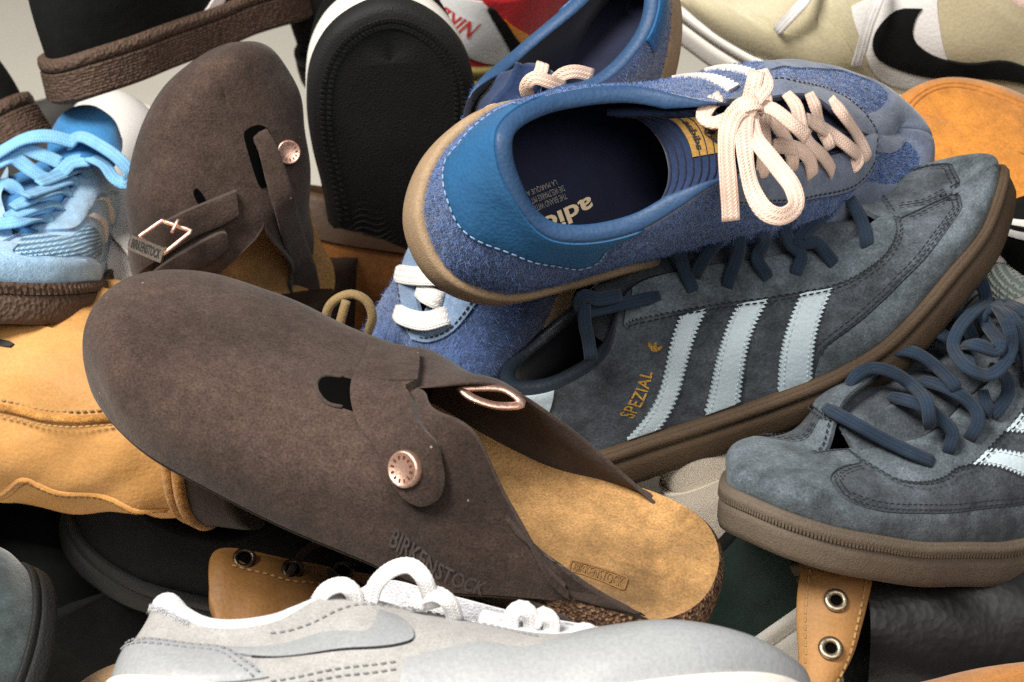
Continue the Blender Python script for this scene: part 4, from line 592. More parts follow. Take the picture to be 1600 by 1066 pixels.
"GR": {"F":[[0.285,0.0,0.03],[0.28,0.016,0.029],[0.267,0.031,0.027],[0.246,0.042,0.025],[0.22,0.046,0.024],[0.194,0.045,0.024],[0.165,0.04,0.025],[0.135,0.036,0.026],[0.105,0.034,0.027],[0.07,0.034,0.028],[0.038,0.032,0.029],[0.011,0.02,0.03],[0.0,0.0,0.03],[0.011,-0.02,0.03],[0.038,-0.032,0.029],[0.07,-0.034,0.028],[0.105,-0.034,0.027],[0.135,-0.036,0.026],[0.165,-0.04,0.025],[0.194,-0.045,0.024],[0.22,-0.046,0.024],[0.246,-0.042,0.025],[0.267,-0.031,0.027],[0.28,-0.016,0.029]],"T":[[0.258,0.0,0.058],[0.258,0.0,0.058],[0.254,0.0,0.06],[0.243,0.0,0.063],[0.221,0.0,0.069],[0.199,0.002,0.076],[0.166,0.011,0.086],[0.132,0.014,0.096],[0.102,0.021,0.104],[0.072,0.033,0.086],[0.038,0.031,0.08],[0.013,0.019,0.084],[0.005,0.0,0.088],[0.013,-0.019,0.084],[0.038,-0.031,0.08],[0.072,-0.033,0.086],[0.102,-0.021,0.104],[0.132,-0.014,0.096],[0.166,-0.011,0.086],[0.199,-0.002,0.076],[0.221,-0.0,0.069],[0.243,-0.0,0.063],[0.254,-0.0,0.06],[0.258,-0.0,0.058]],"H":[[0.55,0.35,0.6,0.0,1.0],[0.55,0.35,0.6,0.0,1.0],[0.55,0.3,0.58,0.0,0.6],[0.5,0.25,0.52,0.0,0.15],[0.5,0.2,0.48,0.0,0.0],[0.5,0.15,0.42,0.04,0.0],[0.5,0.1,0.32,0.15,0.0],[0.48,0.06,0.28,0.2,0.0],[0.45,0.04,0.2,0.25,0.3],[0.4,0.04,0.08,0.33,1.0],[0.35,0.06,0.06,0.33,1.0],[0.35,0.1,0.06,0.33,1.0],[0.35,0.12,0.06,0.33,1.0],[0.35,0.1,0.06,0.33,1.0],[0.35,0.06,0.06,0.33,1.0],[0.4,0.04,0.08,0.33,1.0],[0.45,0.04,0.2,0.25,0.3],[0.48,0.06,0.28,0.2,0.0],[0.5,0.1,0.32,0.15,0.0],[0.5,0.15,0.42,0.04,0.0],[0.5,0.2,0.48,0.0,0.0],[0.5,0.25,0.52,0.0,0.15],[0.55,0.3,0.58,0.0,0.6],[0.55,0.35,0.6,0.0,1.0]],"R":[[0.79956,-0.46736,-0.37721],[0.52876,0.84562,0.07307],[0.28483,-0.25787,0.92324]],"t":[0.07509,0.63174,0.06025],"thick":[0.02,0.03],"outset":0.004,"sc":1},
"OT": {"F":[[0.285,0.0,0.03],[0.28,0.016,0.029],[0.267,0.031,0.027],[0.246,0.042,0.025],[0.22,0.046,0.024],[0.194,0.045,0.024],[0.165,0.04,0.025],[0.135,0.036,0.026],[0.105,0.034,0.027],[0.07,0.034,0.028],[0.038,0.032,0.029],[0.011,0.02,0.03],[0.0,0.0,0.03],[0.011,-0.02,0.03],[0.038,-0.032,0.029],[0.07,-0.034,0.028],[0.105,-0.034,0.027],[0.135,-0.036,0.026],[0.165,-0.04,0.025],[0.194,-0.045,0.024],[0.22,-0.046,0.024],[0.246,-0.042,0.025],[0.267,-0.031,0.027],[0.28,-0.016,0.029]],"T":[[0.258,0.0,0.058],[0.258,0.0,0.058],[0.254,0.0,0.06],[0.243,0.0,0.063],[0.221,0.0,0.069],[0.199,0.002,0.076],[0.166,0.011,0.086],[0.132,0.014,0.096],[0.102,0.021,0.104],[0.072,0.033,0.086],[0.038,0.031,0.08],[0.013,0.019,0.084],[0.005,0.0,0.088],[0.013,-0.019,0.084],[0.038,-0.031,0.08],[0.072,-0.033,0.086],[0.102,-0.021,0.104],[0.132,-0.014,0.096],[0.166,-0.011,0.086],[0.199,-0.002,0.076],[0.221,-0.0,0.069],[0.243,-0.0,0.063],[0.254,-0.0,0.06],[0.258,-0.0,0.058]],"H":[[0.55,0.35,0.6,0.0,1.0],[0.55,0.35,0.6,0.0,1.0],[0.55,0.3,0.58,0.0,0.6],[0.5,0.25,0.52,0.0,0.15],[0.5,0.2,0.48,0.0,0.0],[0.5,0.15,0.42,0.04,0.0],[0.5,0.1,0.32,0.15,0.0],[0.48,0.06,0.28,0.2,0.0],[0.45,0.04,0.2,0.25,0.3],[0.4,0.04,0.08,0.33,1.0],[0.35,0.06,0.06,0.33,1.0],[0.35,0.1,0.06,0.33,1.0],[0.35,0.12,0.06,0.33,1.0],[0.35,0.1,0.06,0.33,1.0],[0.35,0.06,0.06,0.33,1.0],[0.4,0.04,0.08,0.33,1.0],[0.45,0.04,0.2,0.25,0.3],[0.48,0.06,0.28,0.2,0.0],[0.5,0.1,0.32,0.15,0.0],[0.5,0.15,0.42,0.04,0.0],[0.5,0.2,0.48,0.0,0.0],[0.5,0.25,0.52,0.0,0.15],[0.55,0.3,0.58,0.0,0.6],[0.55,0.35,0.6,0.0,1.0]],"R":[[0.80812,-0.50003,-0.31131],[0.50469,0.86031,-0.07172],[0.30368,-0.09916,0.9476]],"t":[0.13873,0.66923,0.11034],"thick":[0.022,0.028],"outset":0.004,"sc":1},
"GS2": {"F":[[0.285,0.0,0.03],[0.28,0.016,0.029],[0.267,0.031,0.027],[0.246,0.042,0.025],[0.22,0.046,0.024],[0.194,0.045,0.024],[0.165,0.04,0.025],[0.135,0.036,0.026],[0.105,0.034,0.027],[0.07,0.034,0.028],[0.038,0.032,0.029],[0.011,0.02,0.03],[0.0,0.0,0.03],[0.011,-0.02,0.03],[0.038,-0.032,0.029],[0.07,-0.034,0.028],[0.105,-0.034,0.027],[0.135,-0.036,0.026],[0.165,-0.04,0.025],[0.194,-0.045,0.024],[0.22,-0.046,0.024],[0.246,-0.042,0.025],[0.267,-0.031,0.027],[0.28,-0.016,0.029]],"T":[[0.258,0.0,0.058],[0.258,0.0,0.058],[0.254,0.0,0.06],[0.243,0.0,0.063],[0.221,0.0,0.069],[0.199,0.002,0.076],[0.166,0.011,0.086],[0.132,0.014,0.096],[0.102,0.021,0.104],[0.072,0.033,0.086],[0.038,0.031,0.08],[0.013,0.019,0.084],[0.005,0.0,0.088],[0.013,-0.019,0.084],[0.038,-0.031,0.08],[0.072,-0.033,0.086],[0.102,-0.021,0.104],[0.132,-0.014,0.096],[0.166,-0.011,0.086],[0.199,-0.002,0.076],[0.221,-0.0,0.069],[0.243,-0.0,0.063],[0.254,-0.0,0.06],[0.258,-0.0,0.058]],"H":[[0.55,0.35,0.6,0.0,1.0],[0.55,0.35,0.6,0.0,1.0],[0.55,0.3,0.58,0.0,0.6],[0.5,0.25,0.52,0.0,0.15],[0.5,0.2,0.48,0.0,0.0],[0.5,0.15,0.42,0.04,0.0],[0.5,0.1,0.32,0.15,0.0],[0.48,0.06,0.28,0.2,0.0],[0.45,0.04,0.2,0.25,0.3],[0.4,0.04,0.08,0.33,1.0],[0.35,0.06,0.06,0.33,1.0],[0.35,0.1,0.06,0.33,1.0],[0.35,0.12,0.06,0.33,1.0],[0.35,0.1,0.06,0.33,1.0],[0.35,0.06,0.06,0.33,1.0],[0.4,0.04,0.08,0.33,1.0],[0.45,0.04,0.2,0.25,0.3],[0.48,0.06,0.28,0.2,0.0],[0.5,0.1,0.32,0.15,0.0],[0.5,0.15,0.42,0.04,0.0],[0.5,0.2,0.48,0.0,0.0],[0.5,0.25,0.52,0.0,0.15],[0.55,0.3,0.58,0.0,0.6],[0.55,0.35,0.6,0.0,1.0]],"R":[[-0.84877,0.16154,-0.50348],[-0.33194,-0.90397,0.26954],[-0.41159,0.39591,0.82089]],"t":[-0.29751,0.94597,0.2653],"thick":[0.026,0.03],"outset":0.004,"sc":1},
"WS": {"F":[[0.285,0.0,0.03],[0.28,0.0144,0.029],[0.267,0.0279,0.027],[0.246,0.0378,0.025],[0.22,0.0414,0.024],[0.194,0.0405,0.024],[0.165,0.036,0.025],[0.135,0.0324,0.026],[0.105,0.0306,0.027],[0.07,0.0306,0.028],[0.038,0.0288,0.029],[0.011,0.018,0.03],[0.0,0.0,0.03],[0.011,-0.018,0.03],[0.038,-0.0288,0.029],[0.07,-0.0306,0.028],[0.105,-0.0306,0.027],[0.135,-0.0324,0.026],[0.165,-0.036,0.025],[0.194,-0.0405,0.024],[0.22,-0.0414,0.024],[0.246,-0.0378,0.025],[0.267,-0.0279,0.027],[0.28,-0.0144,0.029]],"T":[[0.258,0.0,0.058],[0.258,0.0,0.058],[0.254,0.0,0.06],[0.243,0.0,0.063],[0.221,0.0,0.069],[0.199,0.0018,0.076],[0.166,0.0099,0.086],[0.132,0.0126,0.096],[0.102,0.0189,0.104],[0.072,0.0297,0.086],[0.038,0.0279,0.08],[0.013,0.0171,0.084],[0.005,0.0,0.088],[0.013,-0.0171,0.084],[0.038,-0.0279,0.08],[0.072,-0.0297,0.086],[0.102,-0.0189,0.104],[0.132,-0.0126,0.096],[0.166,-0.0099,0.086],[0.199,-0.0018,0.076],[0.221,-0.0,0.069],[0.243,-0.0,0.063],[0.254,-0.0,0.06],[0.258,-0.0,0.058]],"H":[[0.55,0.35,0.6,0.0,1.0],[0.55,0.35,0.6,0.0,1.0],[0.55,0.3,0.58,0.0,0.6],[0.5,0.25,0.52,0.0,0.15],[0.5,0.2,0.48,0.0,0.0],[0.5,0.15,0.42,0.04,0.0],[0.5,0.1,0.32,0.15,0.0],[0.48,0.06,0.28,0.2,0.0],[0.45,0.04,0.2,0.25,0.3],[0.4,0.04,0.08,0.33,1.0],[0.35,0.06,0.06,0.33,1.0],[0.35,0.1,0.06,0.33,1.0],[0.35,0.12,0.06,0.33,1.0],[0.35,0.1,0.06,0.33,1.0],[0.35,0.06,0.06,0.33,1.0],[0.4,0.04,0.08,0.33,1.0],[0.45,0.04,0.2,0.25,0.3],[0.48,0.06,0.28,0.2,0.0],[0.5,0.1,0.32,0.15,0.0],[0.5,0.15,0.42,0.04,0.0],[0.5,0.2,0.48,0.0,0.0],[0.5,0.25,0.52,0.0,0.15],[0.55,0.3,0.58,0.0,0.6],[0.55,0.35,0.6,0.0,1.0]],"R":[[-0.36196,-0.84157,-0.40092],[0.8207,-0.08373,-0.56519],[0.44208,-0.53362,0.72098]],"t":[-0.17805,0.84961,0.09261],"thick":[0.022,0.026],"outset":0.004,"sc":1},
"DG": {"F":[[0.285,0.0,0.03],[0.28,0.016,0.029],[0.267,0.031,0.027],[0.246,0.042,0.025],[0.22,0.046,0.024],[0.194,0.045,0.024],[0.165,0.04,0.025],[0.135,0.036,0.026],[0.105,0.034,0.027],[0.07,0.034,0.028],[0.038,0.032,0.029],[0.011,0.02,0.03],[0.0,0.0,0.03],[0.011,-0.02,0.03],[0.038,-0.032,0.029],[0.07,-0.034,0.028],[0.105,-0.034,0.027],[0.135,-0.036,0.026],[0.165,-0.04,0.025],[0.194,-0.045,0.024],[0.22,-0.046,0.024],[0.246,-0.042,0.025],[0.267,-0.031,0.027],[0.28,-0.016,0.029]],"T":[[0.258,0.0,0.058],[0.258,0.0,0.058],[0.254,0.0,0.06],[0.243,0.0,0.063],[0.221,0.0,0.069],[0.199,0.002,0.076],[0.166,0.011,0.086],[0.132,0.014,0.096],[0.102,0.021,0.104],[0.072,0.033,0.086],[0.038,0.031,0.08],[0.013,0.019,0.084],[0.005,0.0,0.088],[0.013,-0.019,0.084],[0.038,-0.031,0.08],[0.072,-0.033,0.086],[0.102,-0.021,0.104],[0.132,-0.014,0.096],[0.166,-0.011,0.086],[0.199,-0.002,0.076],[0.221,-0.0,0.069],[0.243,-0.0,0.063],[0.254,-0.0,0.06],[0.258,-0.0,0.058]],"H":[[0.55,0.35,0.6,0.0,1.0],[0.55,0.35,0.6,0.0,1.0],[0.55,0.3,0.58,0.0,0.6],[0.5,0.25,0.52,0.0,0.15],[0.5,0.2,0.48,0.0,0.0],[0.5,0.15,0.42,0.04,0.0],[0.5,0.1,0.32,0.15,0.0],[0.48,0.06,0.28,0.2,0.0],[0.45,0.04,0.2,0.25,0.3],[0.4,0.04,0.08,0.33,1.0],[0.35,0.06,0.06,0.33,1.0],[0.35,0.1,0.06,0.33,1.0],[0.35,0.12,0.06,0.33,1.0],[0.35,0.1,0.06,0.33,1.0],[0.35,0.06,0.06,0.33,1.0],[0.4,0.04,0.08,0.33,1.0],[0.45,0.04,0.2,0.25,0.3],[0.48,0.06,0.28,0.2,0.0],[0.5,0.1,0.32,0.15,0.0],[0.5,0.15,0.42,0.04,0.0],[0.5,0.2,0.48,0.0,0.0],[0.5,0.25,0.52,0.0,0.15],[0.55,0.3,0.58,0.0,0.6],[0.55,0.35,0.6,0.0,1.0]],"R":[[0.62017,0.68262,-0.38653],[-0.54064,0.72896,0.41993],[0.56842,-0.05145,0.82113]],"t":[-0.518,1.32751,0.0014],"thick":[0.022,0.026],"outset":0.004,"sc":1},
"NK": {"F":[[0.285,0.0,0.03],[0.28,0.016,0.029],[0.267,0.031,0.027],[0.246,0.042,0.025],[0.22,0.046,0.024],[0.194,0.045,0.024],[0.165,0.04,0.025],[0.135,0.036,0.026],[0.105,0.034,0.027],[0.07,0.034,0.028],[0.038,0.032,0.029],[0.011,0.02,0.03],[0.0,0.0,0.03],[0.011,-0.02,0.03],[0.038,-0.032,0.029],[0.07,-0.034,0.028],[0.105,-0.034,0.027],[0.135,-0.036,0.026],[0.165,-0.04,0.025],[0.194,-0.045,0.024],[0.22,-0.046,0.024],[0.246,-0.042,0.025],[0.267,-0.031,0.027],[0.28,-0.016,0.029]],"T":[[0.258,0.0,0.058],[0.258,0.0,0.058],[0.254,0.0,0.06],[0.243,0.0,0.063],[0.221,0.0,0.069],[0.199,0.002,0.076],[0.166,0.011,0.086],[0.132,0.014,0.096],[0.102,0.021,0.104],[0.072,0.033,0.086],[0.038,0.031,0.08],[0.013,0.019,0.084],[0.005,0.0,0.088],[0.013,-0.019,0.084],[0.038,-0.031,0.08],[0.072,-0.033,0.086],[0.102,-0.021,0.104],[0.132,-0.014,0.096],[0.166,-0.011,0.086],[0.199,-0.002,0.076],[0.221,-0.0,0.069],[0.243,-0.0,0.063],[0.254,-0.0,0.06],[0.258,-0.0,0.058]],"H":[[0.55,0.35,0.6,0.0,1.0],[0.55,0.35,0.6,0.0,1.0],[0.55,0.3,0.58,0.0,0.6],[0.5,0.25,0.52,0.0,0.15],[0.5,0.2,0.48,0.0,0.0],[0.5,0.15,0.42,0.04,0.0],[0.5,0.1,0.32,0.15,0.0],[0.48,0.06,0.28,0.2,0.0],[0.45,0.04,0.2,0.25,0.3],[0.4,0.04,0.08,0.33,1.0],[0.35,0.06,0.06,0.33,1.0],[0.35,0.1,0.06,0.33,1.0],[0.35,0.12,0.06,0.33,1.0],[0.35,0.1,0.06,0.33,1.0],[0.35,0.06,0.06,0.33,1.0],[0.4,0.04,0.08,0.33,1.0],[0.45,0.04,0.2,0.25,0.3],[0.48,0.06,0.28,0.2,0.0],[0.5,0.1,0.32,0.15,0.0],[0.5,0.15,0.42,0.04,0.0],[0.5,0.2,0.48,0.0,0.0],[0.5,0.25,0.52,0.0,0.15],[0.55,0.3,0.58,0.0,0.6],[0.55,0.35,0.6,0.0,1.0]],"R":[[0.63298,-0.75185,0.18453],[0.75121,0.53889,-0.38114],[0.18712,0.37988,0.90591]],"t":[-0.05513,1.0133,0.27196],"thick":[0.022,0.03],"outset":0.004,"sc":1},
"BC": {"F":[[0.285,0.0,0.033],[0.28,0.016,0.0319],[0.267,0.031,0.0297],[0.246,0.042,0.0275],[0.22,0.046,0.0264],[0.194,0.045,0.0264],[0.165,0.04,0.0275],[0.135,0.036,0.0286],[0.105,0.034,0.0297],[0.07,0.034,0.0308],[0.038,0.032,0.0319],[0.011,0.02,0.033],[0.0,0.0,0.033],[0.011,-0.02,0.033],[0.038,-0.032,0.0319],[0.07,-0.034,0.0308],[0.105,-0.034,0.0297],[0.135,-0.036,0.0286],[0.165,-0.04,0.0275],[0.194,-0.045,0.0264],[0.22,-0.046,0.0264],[0.246,-0.042,0.0275],[0.267,-0.031,0.0297],[0.28,-0.016,0.0319]],"T":[[0.258,0.0,0.0638],[0.258,0.0,0.0638],[0.254,0.0,0.066],[0.243,0.0,0.0693],[0.221,0.0,0.0759],[0.199,0.002,0.0836],[0.166,0.011,0.0946],[0.132,0.014,0.1056],[0.102,0.021,0.1144],[0.072,0.033,0.0946],[0.038,0.031,0.088],[0.013,0.019,0.0924],[0.005,0.0,0.0968],[0.013,-0.019,0.0924],[0.038,-0.031,0.088],[0.072,-0.033,0.0946],[0.102,-0.021,0.1144],[0.132,-0.014,0.1056],[0.166,-0.011,0.0946],[0.199,-0.002,0.0836],[0.221,-0.0,0.0759],[0.243,-0.0,0.0693],[0.254,-0.0,0.066],[0.258,-0.0,0.0638]],"H":[[0.55,0.35,0.6,0.0,1.0],[0.55,0.35,0.6,0.0,1.0],[0.55,0.3,0.58,0.0,0.6],[0.5,0.25,0.52,0.0,0.15],[0.5,0.2,0.48,0.0,0.0],[0.5,0.15,0.42,0.04,0.0],[0.5,0.1,0.32,0.15,0.0],[0.48,0.06,0.28,0.2,0.0],[0.45,0.04,0.2,0.25,0.3],[0.4,0.04,0.08,0.33,1.0],[0.35,0.06,0.06,0.33,1.0],[0.35,0.1,0.06,0.33,1.0],[0.35,0.12,0.06,0.33,1.0],[0.35,0.1,0.06,0.33,1.0],[0.35,0.06,0.06,0.33,1.0],[0.4,0.04,0.08,0.33,1.0],[0.45,0.04,0.2,0.25,0.3],[0.48,0.06,0.28,0.2,0.0],[0.5,0.1,0.32,0.15,0.0],[0.5,0.15,0.42,0.04,0.0],[0.5,0.2,0.48,0.0,0.0],[0.5,0.25,0.52,0.0,0.15],[0.55,0.3,0.58,0.0,0.6],[0.55,0.35,0.6,0.0,1.0]],"R":[[0.77981,-0.59647,-0.19003],[0.58688,0.80221,-0.10968],[0.21787,-0.026,0.97563]],"t":[-0.14321,1.08641,0.24212],"thick":[0.022,0.026],"outset":0.004,"sc":1},
"RTM": {"F":[[0.285,0.0,0.03],[0.28,0.016,0.029],[0.267,0.031,0.027],[0.246,0.042,0.025],[0.22,0.046,0.024],[0.194,0.045,0.024],[0.165,0.04,0.025],[0.135,0.036,0.026],[0.105,0.034,0.027],[0.07,0.034,0.028],[0.038,0.032,0.029],[0.011,0.02,0.03],[0.0,0.0,0.03],[0.011,-0.02,0.03],[0.038,-0.032,0.029],[0.07,-0.034,0.028],[0.105,-0.034,0.027],[0.135,-0.036,0.026],[0.165,-0.04,0.025],[0.194,-0.045,0.024],[0.22,-0.046,0.024],[0.246,-0.042,0.025],[0.267,-0.031,0.027],[0.28,-0.016,0.029]],"T":[[0.258,0.0,0.058],[0.258,0.0,0.058],[0.254,0.0,0.06],[0.243,0.0,0.063],[0.221,0.0,0.069],[0.199,0.002,0.076],[0.166,0.011,0.086],[0.132,0.014,0.096],[0.102,0.021,0.104],[0.072,0.033,0.086],[0.038,0.031,0.08],[0.013,0.019,0.084],[0.005,0.0,0.088],[0.013,-0.019,0.084],[0.038,-0.031,0.08],[0.072,-0.033,0.086],[0.102,-0.021,0.104],[0.132,-0.014,0.096],[0.166,-0.011,0.086],[0.199,-0.002,0.076],[0.221,-0.0,0.069],[0.243,-0.0,0.063],[0.254,-0.0,0.06],[0.258,-0.0,0.058]],"H":[[0.55,0.35,0.6,0.0,1.0],[0.55,0.35,0.6,0.0,1.0],[0.55,0.3,0.58,0.0,0.6],[0.5,0.25,0.52,0.0,0.15],[0.5,0.2,0.48,0.0,0.0],[0.5,0.15,0.42,0.04,0.0],[0.5,0.1,0.32,0.15,0.0],[0.48,0.06,0.28,0.2,0.0],[0.45,0.04,0.2,0.25,0.3],[0.4,0.04,0.08,0.33,1.0],[0.35,0.06,0.06,0.33,1.0],[0.35,0.1,0.06,0.33,1.0],[0.35,0.12,0.06,0.33,1.0],[0.35,0.1,0.06,0.33,1.0],[0.35,0.06,0.06,0.33,1.0],[0.4,0.04,0.08,0.33,1.0],[0.45,0.04,0.2,0.25,0.3],[0.48,0.06,0.28,0.2,0.0],[0.5,0.1,0.32,0.15,0.0],[0.5,0.15,0.42,0.04,0.0],[0.5,0.2,0.48,0.0,0.0],[0.5,0.25,0.52,0.0,0.15],[0.55,0.3,0.58,0.0,0.6],[0.55,0.35,0.6,0.0,1.0]],"R":[[-0.9758,0.14111,0.16703],[-0.1624,-0.97922,-0.12149],[0.14641,-0.14567,0.97844]],"t":[0.52868,0.80909,0.16614],"thick":[0.022,0.026],"outset":0.004,"sc":1},
"RTB": {"F":[[0.285,0.0,0.03],[0.28,0.016,0.029],[0.267,0.031,0.027],[0.246,0.042,0.025],[0.22,0.046,0.024],[0.194,0.045,0.024],[0.165,0.04,0.025],[0.135,0.036,0.026],[0.105,0.034,0.027],[0.07,0.034,0.028],[0.038,0.032,0.029],[0.011,0.02,0.03],[0.0,0.0,0.03],[0.011,-0.02,0.03],[0.038,-0.032,0.029],[0.07,-0.034,0.028],[0.105,-0.034,0.027],[0.135,-0.036,0.026],[0.165,-0.04,0.025],[0.194,-0.045,0.024],[0.22,-0.046,0.024],[0.246,-0.042,0.025],[0.267,-0.031,0.027],[0.28,-0.016,0.029]],"T":[[0.258,0.0,0.058],[0.258,0.0,0.058],[0.254,0.0,0.06],[0.243,0.0,0.063],[0.221,0.0,0.069],[0.199,0.002,0.076],[0.166,0.011,0.086],[0.132,0.014,0.096],[0.102,0.021,0.104],[0.072,0.033,0.086],[0.038,0.031,0.08],[0.013,0.019,0.084],[0.005,0.0,0.088],[0.013,-0.019,0.084],[0.038,-0.031,0.08],[0.072,-0.033,0.086],[0.102,-0.021,0.104],[0.132,-0.014,0.096],[0.166,-0.011,0.086],[0.199,-0.002,0.076],[0.221,-0.0,0.069],[0.243,-0.0,0.063],[0.254,-0.0,0.06],[0.258,-0.0,0.058]],"H":[[0.55,0.35,0.6,0.0,1.0],[0.55,0.35,0.6,0.0,1.0],[0.55,0.3,0.58,0.0,0.6],[0.5,0.25,0.52,0.0,0.15],[0.5,0.2,0.48,0.0,0.0],[0.5,0.15,0.42,0.04,0.0],[0.5,0.1,0.32,0.15,0.0],[0.48,0.06,0.28,0.2,0.0],[0.45,0.04,0.2,0.25,0.3],[0.4,0.04,0.08,0.33,1.0],[0.35,0.06,0.06,0.33,1.0],[0.35,0.1,0.06,0.33,1.0],[0.35,0.12,0.06,0.33,1.0],[0.35,0.1,0.06,0.33,1.0],[0.35,0.06,0.06,0.33,1.0],[0.4,0.04,0.08,0.33,1.0],[0.45,0.04,0.2,0.25,0.3],[0.48,0.06,0.28,0.2,0.0],[0.5,0.1,0.32,0.15,0.0],[0.5,0.15,0.42,0.04,0.0],[0.5,0.2,0.48,0.0,0.0],[0.5,0.25,0.52,0.0,0.15],[0.55,0.3,0.58,0.0,0.6],[0.55,0.35,0.6,0.0,1.0]],"R":[[-0.91736,-0.39774,0.01554],[0.38963,-0.90526,-0.16938],[0.08144,-0.14932,0.98543]],"t":[0.52851,0.68404,0.2105],"thick":[0.022,0.026],"outset":0.004,"sc":1},
"OR": {"F":[[0.285,0.0,0.03],[0.28,0.016,0.029],[0.267,0.031,0.027],[0.246,0.042,0.025],[0.22,0.046,0.024],[0.194,0.045,0.024],[0.165,0.04,0.025],[0.135,0.036,0.026],[0.105,0.034,0.027],[0.07,0.034,0.028],[0.038,0.032,0.029],[0.011,0.02,0.03],[0.0,0.0,0.03],[0.011,-0.02,0.03],[0.038,-0.032,0.029],[0.07,-0.034,0.028],[0.105,-0.034,0.027],[0.135,-0.036,0.026],[0.165,-0.04,0.025],[0.194,-0.045,0.024],[0.22,-0.046,0.024],[0.246,-0.042,0.025],[0.267,-0.031,0.027],[0.28,-0.016,0.029]],"T":[[0.258,0.0,0.058],[0.258,0.0,0.058],[0.254,0.0,0.06],[0.243,0.0,0.063],[0.221,0.0,0.069],[0.199,0.002,0.076],[0.166,0.011,0.086],[0.132,0.014,0.096],[0.102,0.021,0.104],[0.072,0.033,0.086],[0.038,0.031,0.08],[0.013,0.019,0.084],[0.005,0.0,0.088],[0.013,-0.019,0.084],[0.038,-0.031,0.08],[0.072,-0.033,0.086],[0.102,-0.021,0.104],[0.132,-0.014,0.096],[0.166,-0.011,0.086],[0.199,-0.002,0.076],[0.221,-0.0,0.069],[0.243,-0.0,0.063],[0.254,-0.0,0.06],[0.258,-0.0,0.058]],"H":[[0.55,0.35,0.6,0.0,1.0],[0.55,0.35,0.6,0.0,1.0],[0.55,0.3,0.58,0.0,0.6],[0.5,0.25,0.52,0.0,0.15],[0.5,0.2,0.48,0.0,0.0],[0.5,0.15,0.42,0.04,0.0],[0.5,0.1,0.32,0.15,0.0],[0.48,0.06,0.28,0.2,0.0],[0.45,0.04,0.2,0.25,0.3],[0.4,0.04,0.08,0.33,1.0],[0.35,0.06,0.06,0.33,1.0],[0.35,0.1,0.06,0.33,1.0],[0.35,0.12,0.06,0.33,1.0],[0.35,0.1,0.06,0.33,1.0],[0.35,0.06,0.06,0.33,1.0],[0.4,0.04,0.08,0.33,1.0],[0.45,0.04,0.2,0.25,0.3],[0.48,0.06,0.28,0.2,0.0],[0.5,0.1,0.32,0.15,0.0],[0.5,0.15,0.42,0.04,0.0],[0.5,0.2,0.48,0.0,0.0],[0.5,0.25,0.52,0.0,0.15],[0.55,0.3,0.58,0.0,0.6],[0.55,0.35,0.6,0.0,1.0]],"R":[[-0.96352,0.23347,0.13086],[-0.23632,-0.97166,-0.00641],[0.12565,-0.0371,0.99138]],"t":[0.40838,0.56067,0.07605],"thick":[0.022,0.026],"outset":0.004,"sc":1},
"TF": {"F":[[0.285,0.0,0.03],[0.28,0.016,0.029],[0.267,0.031,0.027],[0.246,0.042,0.025],[0.22,0.046,0.024],[0.194,0.045,0.024],[0.165,0.04,0.025],[0.135,0.036,0.026],[0.105,0.034,0.027],[0.07,0.034,0.028],[0.038,0.032,0.029],[0.011,0.02,0.03],[0.0,0.0,0.03],[0.011,-0.02,0.03],[0.038,-0.032,0.029],[0.07,-0.034,0.028],[0.105,-0.034,0.027],[0.135,-0.036,0.026],[0.165,-0.04,0.025],[0.194,-0.045,0.024],[0.22,-0.046,0.024],[0.246,-0.042,0.025],[0.267,-0.031,0.027],[0.28,-0.016,0.029]],"T":[[0.258,0.0,0.058],[0.258,0.0,0.058],[0.254,0.0,0.06],[0.243,0.0,0.063],[0.221,0.0,0.069],[0.199,0.002,0.076],[0.166,0.011,0.086],[0.132,0.014,0.096],[0.102,0.021,0.104],[0.072,0.033,0.086],[0.038,0.031,0.08],[0.013,0.019,0.084],[0.005,0.0,0.088],[0.013,-0.019,0.084],[0.038,-0.031,0.08],[0.072,-0.033,0.086],[0.102,-0.021,0.104],[0.132,-0.014,0.096],[0.166,-0.011,0.086],[0.199,-0.002,0.076],[0.221,-0.0,0.069],[0.243,-0.0,0.063],[0.254,-0.0,0.06],[0.258,-0.0,0.058]],"H":[[0.55,0.35,0.6,0.0,1.0],[0.55,0.35,0.6,0.0,1.0],[0.55,0.3,0.58,0.0,0.6],[0.5,0.25,0.52,0.0,0.15],[0.5,0.2,0.48,0.0,0.0],[0.5,0.15,0.42,0.04,0.0],[0.5,0.1,0.32,0.15,0.0],[0.48,0.06,0.28,0.2,0.0],[0.45,0.04,0.2,0.25,0.3],[0.4,0.04,0.08,0.33,1.0],[0.35,0.06,0.06,0.33,1.0],[0.35,0.1,0.06,0.33,1.0],[0.35,0.12,0.06,0.33,1.0],[0.35,0.1,0.06,0.33,1.0],[0.35,0.06,0.06,0.33,1.0],[0.4,0.04,0.08,0.33,1.0],[0.45,0.04,0.2,0.25,0.3],[0.48,0.06,0.28,0.2,0.0],[0.5,0.1,0.32,0.15,0.0],[0.5,0.15,0.42,0.04,0.0],[0.5,0.2,0.48,0.0,0.0],[0.5,0.25,0.52,0.0,0.15],[0.55,0.3,0.58,0.0,0.6],[0.55,0.35,0.6,0.0,1.0]],"R":[[-0.9763,0.15737,0.14857],[-0.16074,-0.98694,-0.01089],[0.14491,-0.03451,0.98884]],"t":[0.06767,0.58437,0.05513],"thick":[0.022,0.026],"outset":0.004,"sc":1},
